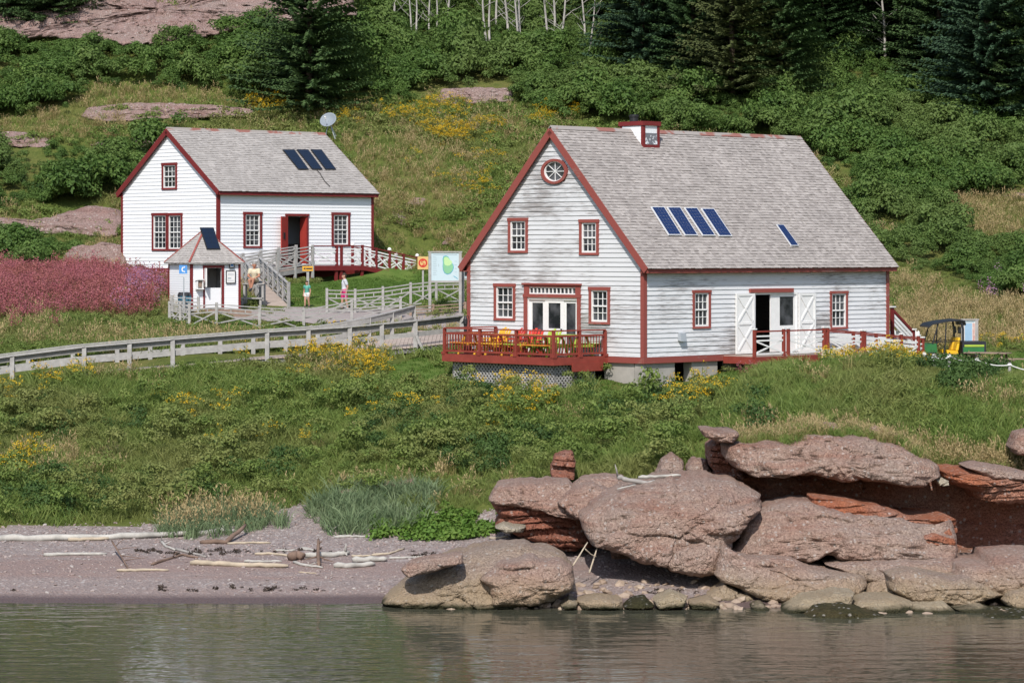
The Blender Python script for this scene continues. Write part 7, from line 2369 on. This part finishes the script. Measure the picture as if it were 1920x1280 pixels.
def bare_tree(name, px, py, tx, H, r0, mat, label, group, nb=6, cat='birch'):
    g = on_ground(px, py, 120, 236)
    e = empty(name, (g.x, g.y, gz(g.x, g.y) - .3), 0, label, cat, group)
    top = Vector(((tx - px) / 30.0 * H / 6, rnd(-.4, .4), H))
    P = [top * t + Vector((.12 * math.sin(t * 5 + px), .1 * math.sin(t * 7), 0)) * (1 if 0 < t < 1 else 0) for t in (0, .15, .3, .45, .6, .8, 1)]
    m = MB(); m.tube(P, [r0 * (1.15 - .9 * t) for t in (0, .15, .3, .45, .6, .8, 1)], 7); m.build('trunk', MATS[mat], e, True)
    for k in range(nb):
        t = rnd(.18, .85); a = rnd(0, 6.28); l = rnd(.6, 1.6)
        i = min(int(t * 6), 5); p = P[i].lerp(P[i + 1], t * 6 - i) if i < 6 else P[-1]
        q1 = p + Vector((l * .5 * math.cos(a), l * .3 * math.sin(a), l * .35)); q2 = p + Vector((l * math.cos(a), l * .6 * math.sin(a), l * rnd(.5, 1.0)))
        m = MB(); m.tube([p, q1, q2], [r0 * .30, r0 * .2, r0 * .08], 5); m.build('branch', MATS[mat], e, True)
    return e


ORD = ['first', 'second', 'third', 'fourth', 'fifth', 'sixth', 'seventh', 'eighth', 'ninth', 'tenth', 'eleventh', 'twelfth', 'thirteenth', 'fourteenth', 'fifteenth', 'sixteenth', 'seventeenth']
for i, (px, py, tx) in enumerate([(a_, b_ + 20, c_) for a_, b_, c_ in [(740, 38, 741), (768, 62, 770), (779, 56, 776), (808, 52, 806), (817, 53, 815), (841, 26, 841), (914, 73, 903), (921, 72, 919), (934, 38, 930), (950, 56, 946), (969, 79, 966), (977, 66, 975), (1026, 74, 1022), (1037, 61, 1037), (1054, 92, 1058), (1094, 79, 1092), (1099, 110, 1118)]]):
    bare_tree('birch_tree', px, py, tx, rnd(6, 8), rnd(.055, .085) * (1.25 if px in (914, 950, 977, 1037) else 1), 'birch_bark', 'bare pale birch trunk, %s from the left in the stand above the houses' % ORD[i], 'bare birches above the houses', 7)
bare_tree('dead_tree', 1664, 126, 1645, 7, .10, 'birch_bark', 'tall dead grey tree among the dark spruces on the right', None, 12, 'dead tree')
bare_tree('dead_tree', 1884, 70, 1880, 5, .09, 'bark_grey', 'second dead grey trunk above the right edge spruces', None, 8, 'dead tree')
bare_tree('dead_tree', 741, 28, 650, 2.0, .06, 'birch_bark', 'leaning pale dead branch left of the birches', None, 2, 'dead tree')

# ------------------------------------------------------------------ driftwood
simple('drift_white', (.50, .475, .43), .5, 2.5, (1, 1, 1), .8, .2, .01); simple('drift_tan', (.48, .40, .30), .35, 2.5, (1, 1, 1), .85, .2, .01); simple('drift_brown', (.22, .15, .115), .4, 2.5, (1, 1, 1), .9, .1, .01); simple('drift_grey', (.36, .335, .31), .4, 2.5, (1, 1, 1), .9, .1, .01)
def d3(*p): return [(x / 2.743, 880 + y / 2.743) for x, y in p]
def d4(*p): return [(560 + x / 3.4286, 880 + y / 3.4286) for x, y in p]
def drift(pts, r, mat, label, side=(), Y=None, name='driftwood', lift=None):
    r = r * .70
    W3 = []
    for i, (px, py) in enumerate(pts):
        if Y is None:
            g = on_ground(px, py + r * 30, 74, 92); W3.append(Vector((g.x, g.y, gz(g.x, g.y) + r * .8 + (lift[i] if lift else 0))))
        else:
            W3.append(at(px, py, Y[i] if hasattr(Y, '__len__') else Y))
    o = W3[0].copy(); e = empty(name, o, 0, label, 'driftwood', 'driftwood on the beach' if Y is None else None)
    P = []
    for a, b in zip(W3, W3[1:]):
        for k in range(5): P.append(a.lerp(b, k / 5))
    P.append(W3[-1])
    P = [p - o + Vector((0, rnd(-.3, .3) * r, rnd(-.25, .25) * r)) for p in P]
    n = len(P)
    m = MB(); m.tube(P, [r * (1.05 - .35 * k / n) * rnd(.88, 1.12) * (.7 if k in (0, n - 1) else 1) for k in range(n)], 9); m.build('stem', MATS[mat], e, True)
    for (t, dx, dz, l) in side:
        p = P[int(t * (n - 1))]
        m = MB(); m.tube([p, p + Vector((dx * l * .5, -.05, dz * l * .6)), p + Vector((dx * l, -.1, dz * l))], [r * .5, r * .35, r * .12], 6); m.build('limb', MATS[mat], e, True)
    return e
T = 'drift_white'; N_T = 'drift_tan'; B_ = 'drift_brown'; G_ = 'drift_grey'
drift([(-40, 1012)] + d3((0, 358), (350, 356), (700, 346), (980, 332)), .15, T, 'very long bleached log lying along the head of the beach')
drift(d3((960, 334), (1090, 325), (1130, 315), (1205, 320)), .11, T, 'forked pale end of the long bleached log', ((.5, .3, .3, .5), (.8, -.2, .4, .4)))
drift(d3((350, 364), (450, 362), (560, 358)), .09, N_T, 'short tan log against the front of the long bleached log')
drift(d3((1030, 374), (1160, 376), (1262, 330)), .11, B_, 'brown log with its end raised, by the beach grass', (), None, 'driftwood', (0, 0, .22))
drift(d3((1170, 380), (1280, 378), (1392, 378)), .055, N_T, 'thin tan pole below the raised brown log')
drift(d3((225, 440), (350, 437), (548, 433)), .08, T, 'lone bleached log on the left of the beach')
drift(d3((600, 522), (720, 519), (868, 518)), .06, N_T, 'slender tan log nearest the water on the left')
drift(d3((575, 430), (620, 470), (660, 512)), .04, B_, 'fan of brown brushwood standing on the left beach', ((.3, .8, .1, .9), (.5, .9, -.1, .8), (.2, .5, .4, .6), (.7, 1, .15, .7)), None, 'driftwood', (.35, .15, 0))
drift(d3((780, 490), (850, 465), (940, 440), (1020, 456)), .06, B_, 'curved dark brown branch in the middle of the beach', ((.5, .4, .5, .4),))
drift(d3((830, 368), (850, 395), (900, 415)), .06, T, 'white crooked branch below the long log', ((.1, -.1, .9, .35), (.4, .6, .3, .4)))
drift(d3((900, 412), (980, 430), (1060, 450)), .06, G_, 'grey twiggy branch right of the white crooked one', ((.4, .3, .7, .3), (.7, .2, .8, .35), (.9, .3, .5, .3)))
drift(d3((980, 484), (1130, 488), (1300, 494), (1482, 500)), .12, N_T, 'long flat tan log in the middle of the beach')
drift(d3((1255, 473), (1350, 473), (1450, 472)), .055, T, 'short white pole behind the long flat tan log')
drift(d3((1310, 436), (1400, 433), (1500, 446)), .06, N_T, 'tan branch running up to the brown stump')
drift(d3((1490, 458), (1525, 452), (1562, 456)), .2, B_, 'squat brown stump among the bleached logs')
drift(d3((1570, 447), (1700, 442), (1795, 432)), .13, T, 'thick bleached log right of the brown stump', ((.97, .1, .9, .3), (.97, .2, -.2, .3)))
drift(d3((1415, 416), (1470, 418), (1520, 416)), .05, T, 'small white branch above the brown stump')
drift(d3((1550, 404), (1580, 408), (1618, 418)), .05, T, 'short curved white branch above the thick bleached log')
drift(d3((1510, 478), (1570, 495), (1660, 505)), .06, T, 'white root branch reaching to the dark root stock', ((.6, .5, .2, .5),))
drift(d3((1640, 500), (1636, 470), (1638, 436)), .08, B_, 'upright dark root stock in the driftwood tangle', ((.4, .9, -.3, .5), (.4, -.9, -.2, .5), (.8, .5, .4, .25)), None, 'driftwood', (0, .2, .42))
drift(d4((225, 622), (360, 622), (490, 612)), .12, T, 'bleached log right of the dark root stock')
drift(d4((345, 590), (460, 582), (567, 582)), .13, T, 'stout bleached log above the log by the root stock')
drift(d4((470, 550), (580, 542), (680, 508)), .055, N_T, 'thin tan log slanting up towards the green leaves')
drift(d4((580, 574), (690, 566), (795, 562)), .05, T, 'thin white pole ending at a dark knot near the boulder', ((.98, .05, .9, .2),))
drift(d4((340, 557), (400, 556), (470, 556)), .05, N_T, 'short tan pole behind the stout bleached log')
drift(d4((230, 436), (330, 432), (430, 433)), .06, T, 'white pole lying below the blue-green beach grass')
drift(d4((190, 402), (230, 396), (272, 390)), .06, G_, 'grey branch heap beside the beach grass', ((.3, .6, .5, .4), (.6, -.6, .4, .4)))
drift(d4((500, 412), (560, 412), (640, 416)), .05, N_T, 'tan stick in front of the blue-green beach grass')
drift(d4((1225, 444), (1280, 440), (1345, 432)), .05, N_T, 'tan stick in front of the red sandstone foot')
drift(d4((10, 512), (50, 515), (102, 522)), .05, T, 'small white stick left of the thick bleached log')
drift(d4((0, 660), (60, 664), (120, 668)), .03, N_T, 'thin stick nearest the water by the root stock')
# driftwood on top of the boulder and leaning sticks
drift(z1((870, 384), (915, 398), (1060, 420), (1295, 402)), .10, G_, 'grey log lying on top of the huge pink boulder', ((.05, -.2, .9, .4),), 79.3)
drift(z1((1000, 386), (1130, 378), (1270, 370)), .07, T, 'pale log resting across the grey log on the boulder', (), 79.4)
drift(z1((1290, 386), (1360, 382), (1435, 378)), .04, N_T, 'thin tan stick at the right end of the boulder driftwood', (), 79.6)
drift(z1((865, 460), (920, 446), (985, 432)), .035, T, 'thin white stick below the boulder driftwood', (), 78.7)
drift(z1((585, 945), (630, 875), (680, 795)), .035, N_T, 'leaning pale pole propped against the huge boulder', (), [76.6, 76.8, 77.0])
drift(z1((690, 990), (715, 910), (742, 825)), .035, N_T, 'second leaning pole under the huge boulder, nearer the shade', (), [76.9, 77.1, 77.3])
drift(z1((665, 838), (700, 870), (735, 886)), .025, N_T, 'thin crosspiece between the two leaning poles', (), [76.8, 77.0, 77.1])

# ------------------------------------------------------------------ people
def caps_mesh(caps, n=10):
    """tapered round-ended limbs to be fused into one skin"""
    m = MB()
    for p, r0, q, r1 in caps:
        p, q = Vector(p), Vector(q); d = (q - p); L = d.length; d.normalize()
        P, Rr = [], []
        for k in range(4): a = math.pi / 2 * k / 4; P.append(p - d * r0 * math.cos(a)); Rr.append(max(r0 * math.sin(a), 1e-3))
        P.append(p); Rr.append(r0); P.append(q); Rr.append(r1)
        for k in range(1, 5): a = math.pi / 2 * k / 4; P.append(q + d * r1 * math.sin(a)); Rr.append(max(r1 * math.cos(a), 1e-3))
        m.tube(P, Rr, n)
    return m


def skin(name, caps, mat, parent, vox=.012, smooth=4):
    o = caps_mesh(caps).build(name, mat, parent, True)
    md = o.modifiers.new('fuse', 'REMESH'); md.mode = 'VOXEL'; md.voxel_size = vox; md.use_smooth_shade = True
    ms = o.modifiers.new('relax', 'SMOOTH'); ms.iterations = smooth; ms.factor = .5
    return o


simple('skin_tone', (.48, .27, .19), .12, 6.0); simple('skin_tan', (.42, .20, .13), .12, 6.0)
simple('cloth_teal', (.10, .34, .27), .2, 8.0); simple('cloth_white', (.70, .70, .68), .12, 8.0); simple('cloth_grey', (.52, .54, .58), .15, 8.0); simple('cloth_pink', (.55, .03, .16), .2, 8.0); simple('cloth_cream', (.62, .55, .40), .15, 8.0); simple('cloth_khaki', (.40, .33, .22), .15, 8.0); simple('hair_brown', (.05, .03, .02), .3, 20.0); simple('hair_grey', (.32, .30, .28), .3, 20.0); simple('shoe', (.10, .09, .09), .3, 9.0)


def hand(wrist, d, side, s):
    """palm, four fingers of unequal length and a thumb; d = arm direction"""
    w = Vector(wrist); d = Vector(d).normalized(); lat = d.cross(Vector(side)).normalized(); nrm = lat.cross(d).normalized()
    c = [(w, .024 * s, w + d * .075 * s, .034 * s)]
    for k, (o, l) in enumerate(((-.03, .07), (-.01, .085), (.01, .08), (.028, .06))):
        b = w + d * .085 * s + lat * o * s; mid = b + d * l * .5 * s + nrm * .006 * s; tip = mid + d * l * .4 * s + nrm * .02 * s
        c += [(b, .0095 * s, mid, .009 * s), (mid, .009 * s, tip, .0075 * s)]
    t0 = w + d * .03 * s - lat * .03 * s; t1 = t0 - lat * .03 * s + d * .03 * s; c += [(t0, .012 * s, t1, .010 * s), (t1, .010 * s, t1 + d * .03 * s + nrm * .01 * s, .008 * s)]
    return c


def person(loc, rz, s, J, label, shirt, bottom, hair, sk, long_hair=False, sleeves=.5, leg_cover=.5):
    """J: joints for a 1.0-high figure; one fused body, clothes and hair as children"""
    e = empty('person', loc, rz, label, 'person')
    j = {k: Vector(v) * s for k, v in J.items()}
    r = lambda x: x * s
    c = []
    c += [(j['pelvis'], r(.078), j['waist'], r(.070)), (j['waist'], r(.070), j['chest'], r(.082)), (j['chest'], r(.082), j['neck'] - Vector((0, 0, r(.03))), r(.045)), (j['neck'] - Vector((0, 0, r(.02))), r(.034), j['head'], r(.036))]
    for sd in 'lr':
        c += [(j['sh_' + sd], r(.040), j['el_' + sd], r(.029)), (j['el_' + sd], r(.029), j['wr_' + sd], r(.019)), (j['chest'] + Vector((0, 0, r(.03))), r(.05), j['sh_' + sd], r(.042))]
        c += [(j['hip_' + sd], r(.066), j['kn_' + sd], r(.040)), (j['kn_' + sd], r(.040), j['kn_' + sd].lerp(j['an_' + sd], .35), r(.036)), (j['kn_' + sd].lerp(j['an_' + sd], .3), r(.037), j['an_' + sd], r(.022)), (j['an_' + sd], r(.022), j['toe_' + sd], r(.018)), (j['pelvis'], r(.07), j['hip_' + sd], r(.066))]
        d = (j['wr_' + sd] - j['el_' + sd])
        c += hand(j['wr_' + sd], d, (0, 1, .2), s * .62)
    hd = j['head']; f = Vector(J.get('face', (0, -1, 0))).normalized()
    up = Vector((0, 0, 1))
    c += [(hd + up * r(.012), r(.050), hd + up * r(.045) - f * r(.008), r(.054)), (hd - up * r(.022) + f * r(.018), r(.034), hd + up * r(.02) + f * r(.01), r(.046))]
    lat = f.cross(up).normalized()
    c += [(hd + up * r(.018) + f * r(.055), r(.007), hd - up * r(.006) + f * r(.064), r(.010)), (hd - up * r(.032) + f * r(.046), r(.008), hd - up * r(.032) + f * r(.048) + lat * r(.008), r(.008))]
    for q in (-1, 1):
        c += [(hd + lat * q * r(.056) - up * r(.004), r(.010), hd + lat * q * r(.058) + up * r(.014), r(.010))]
    b = skin('body', c, MATS[sk], e, .0075 * s / 1.2)
    for q in (-1, 1):
        m = MB(); m.lathe([(0, -.006 * s), (.006 * s, 0), (0, .006 * s)], 8, tuple(hd + lat * q * r(.020) + f * r(.050) + up * r(.020))); m.build('eye', MATS['black_iron'], e)
    m = MB(); p0 = hd - up * r(.026) + f * r(.056); m.beam(p0 - lat * r(.014), p0 + lat * r(.014), r(.006), r(.006)); m.build('mouth', MATS['bright_red'], e)
    t = [(j['waist'] - up * r(.05), r(.086), j['waist'], r(.078)), (j['waist'], r(.078), j['chest'], r(.090)), (j['chest'], r(.090), j['neck'] - up * r(.055), r(.056))]
    for sd in 'lr':
        t += [(j['chest'] + up * r(.03), r(.058), j['sh_' + sd], r(.050)), (j['sh_' + sd], r(.050), j['sh_' + sd].lerp(j['el_' + sd], sleeves), r(.046))]
    skin('shirt', t, MATS[shirt], e, .011 * s / 1.2)
    t = [(j['pelvis'], r(.086), j['waist'] - up * r(.04), r(.078))]
    for sd in 'lr':
        t += [(j['pelvis'], r(.078), j['hip_' + sd], r(.074)), (j['hip_' + sd], r(.074), j['hip_' + sd].lerp(j['kn_' + sd], leg_cover), r(.060))]
    skin('shorts', t, MATS[bottom], e, .011 * s / 1.2)
    h = [(hd + up * r(.045) - f * r(.016), r(.056), hd + up * r(.052) - f * r(.002), r(.055)), (hd + up * r(.01) - f * r(.030), r(.046), hd + up * r(.04) - f * r(.02), r(.052))]
    if long_hair: h += [(hd - f * r(.03), r(.045), hd - f * r(.045) - up * r(.10), r(.028))]
    skin('hair', h, MATS[hair], e, .009 * s / 1.2)
    for sd in 'lr':
        d = (j['toe_' + sd] - j['an_' + sd]); an = j['an_' + sd]
        skin('shoe', [(an - up * r(.008) - d * .2, r(.026), j['toe_' + sd], r(.024))], MATS['shoe'], e, .009 * s / 1.2)
    return e


def stand(step=.06, arm=.0):
    return dict(pelvis=(0, 0, .53), waist=(0, 0, .62), chest=(0, 0, .735), neck=(0, 0, .85), head=(0, -.01, .915),
                sh_l=(-.105, 0, .80), sh_r=(.105, 0, .80), el_l=(-.135, .03 - arm, .635), el_r=(.135, .03 + arm, .635), wr_l=(-.13, -.03 - arm, .50), wr_r=(.13, .0 + arm, .50),
                hip_l=(-.052, 0, .50), hip_r=(.052, 0, .50), kn_l=(-.055, -step, .275), kn_r=(.055, step * .6, .275), an_l=(-.055, -step * 1.1, .042), an_r=(.055, step * 1.6, .045), toe_l=(-.06, -step * 1.1 - .10, .020), toe_r=(.06, step * 1.6 - .10, .020), face=(0, -1, 0))


g = gY(575.5, 124.3)
person(g + Vector((0, 0, .0)), R(-25), 1.14, stand(.05), 'girl in a teal top and white shorts standing on the lawn', 'cloth_teal', 'cloth_white', 'hair_brown', 'skin_tone', True, .35, .35)
g = gY(646, 124.9)
person(g, R(-75), 1.58, stand(.05, .03), 'woman in a grey shirt and pink shorts behind the crossed fence', 'cloth_grey', 'cloth_pink', 'hair_brown', 'skin_tone', False, .6, .75)
# the man sits on a short bench beside the ramp
mx = at(477, HZ, 124.0); gzm = gz(mx.x, mx.y)
seat_z = HC - (531 - HZ) * 124.0 / FOC
bench = empty('ramp_bench', (mx.x, mx.y, gzm), R(-12), 'short grey plank bench at the foot of the grey ramp', 'bench')
sz = seat_z - gzm
boxo('seat_plank', (-.5, -.2, sz - .05), (.5, .2, sz), MATS['wood_grey'], bench)
for q in (-.42, .42): boxo('leg', (q - .05, -.15, -.1), (q + .05, .15, sz - .05), MATS['wood_grey'], bench)
boxo('foot_rail', (-.5, -.50, sz - .68), (.5, -.30, sz - .62), MATS['wood_grey'], bench)
for q in (-.42, .42): boxo('leg', (q - .04, -.45, -.1), (q + .04, -.35, sz - .68), MATS['wood_grey'], bench)
SIT = dict(pelvis=(0, .0, .075), waist=(0, .01, .16), chest=(0, -.01, .275), neck=(0, -.02, .385), head=(.01, -.035, .45),
           sh_l=(-.11, -.01, .335), sh_r=(.11, -.01, .335), el_l=(-.145, -.06, .185), el_r=(.145, -.06, .185), wr_l=(-.03, -.17, .13), wr_r=(.04, -.175, .12),
           hip_l=(-.055, -.02, .07), hip_r=(.055, -.02, .07), kn_l=(-.06, -.245, .075), kn_r=(.05, -.25, .105), an_l=(-.02, -.25, -.16), an_r=(.01, -.29, -.12), toe_l=(-.02, -.34, -.185), toe_r=(.0, -.385, -.15), face=(.5, -.85, 0))
person((mx.x, mx.y, seat_z + .0), R(-12), 1.72, SIT, 'seated man in a cream shirt and khaki shorts beside the kiosk', 'cloth_cream', 'cloth_khaki', 'hair_grey', 'skin_tan', False, .5, .6)
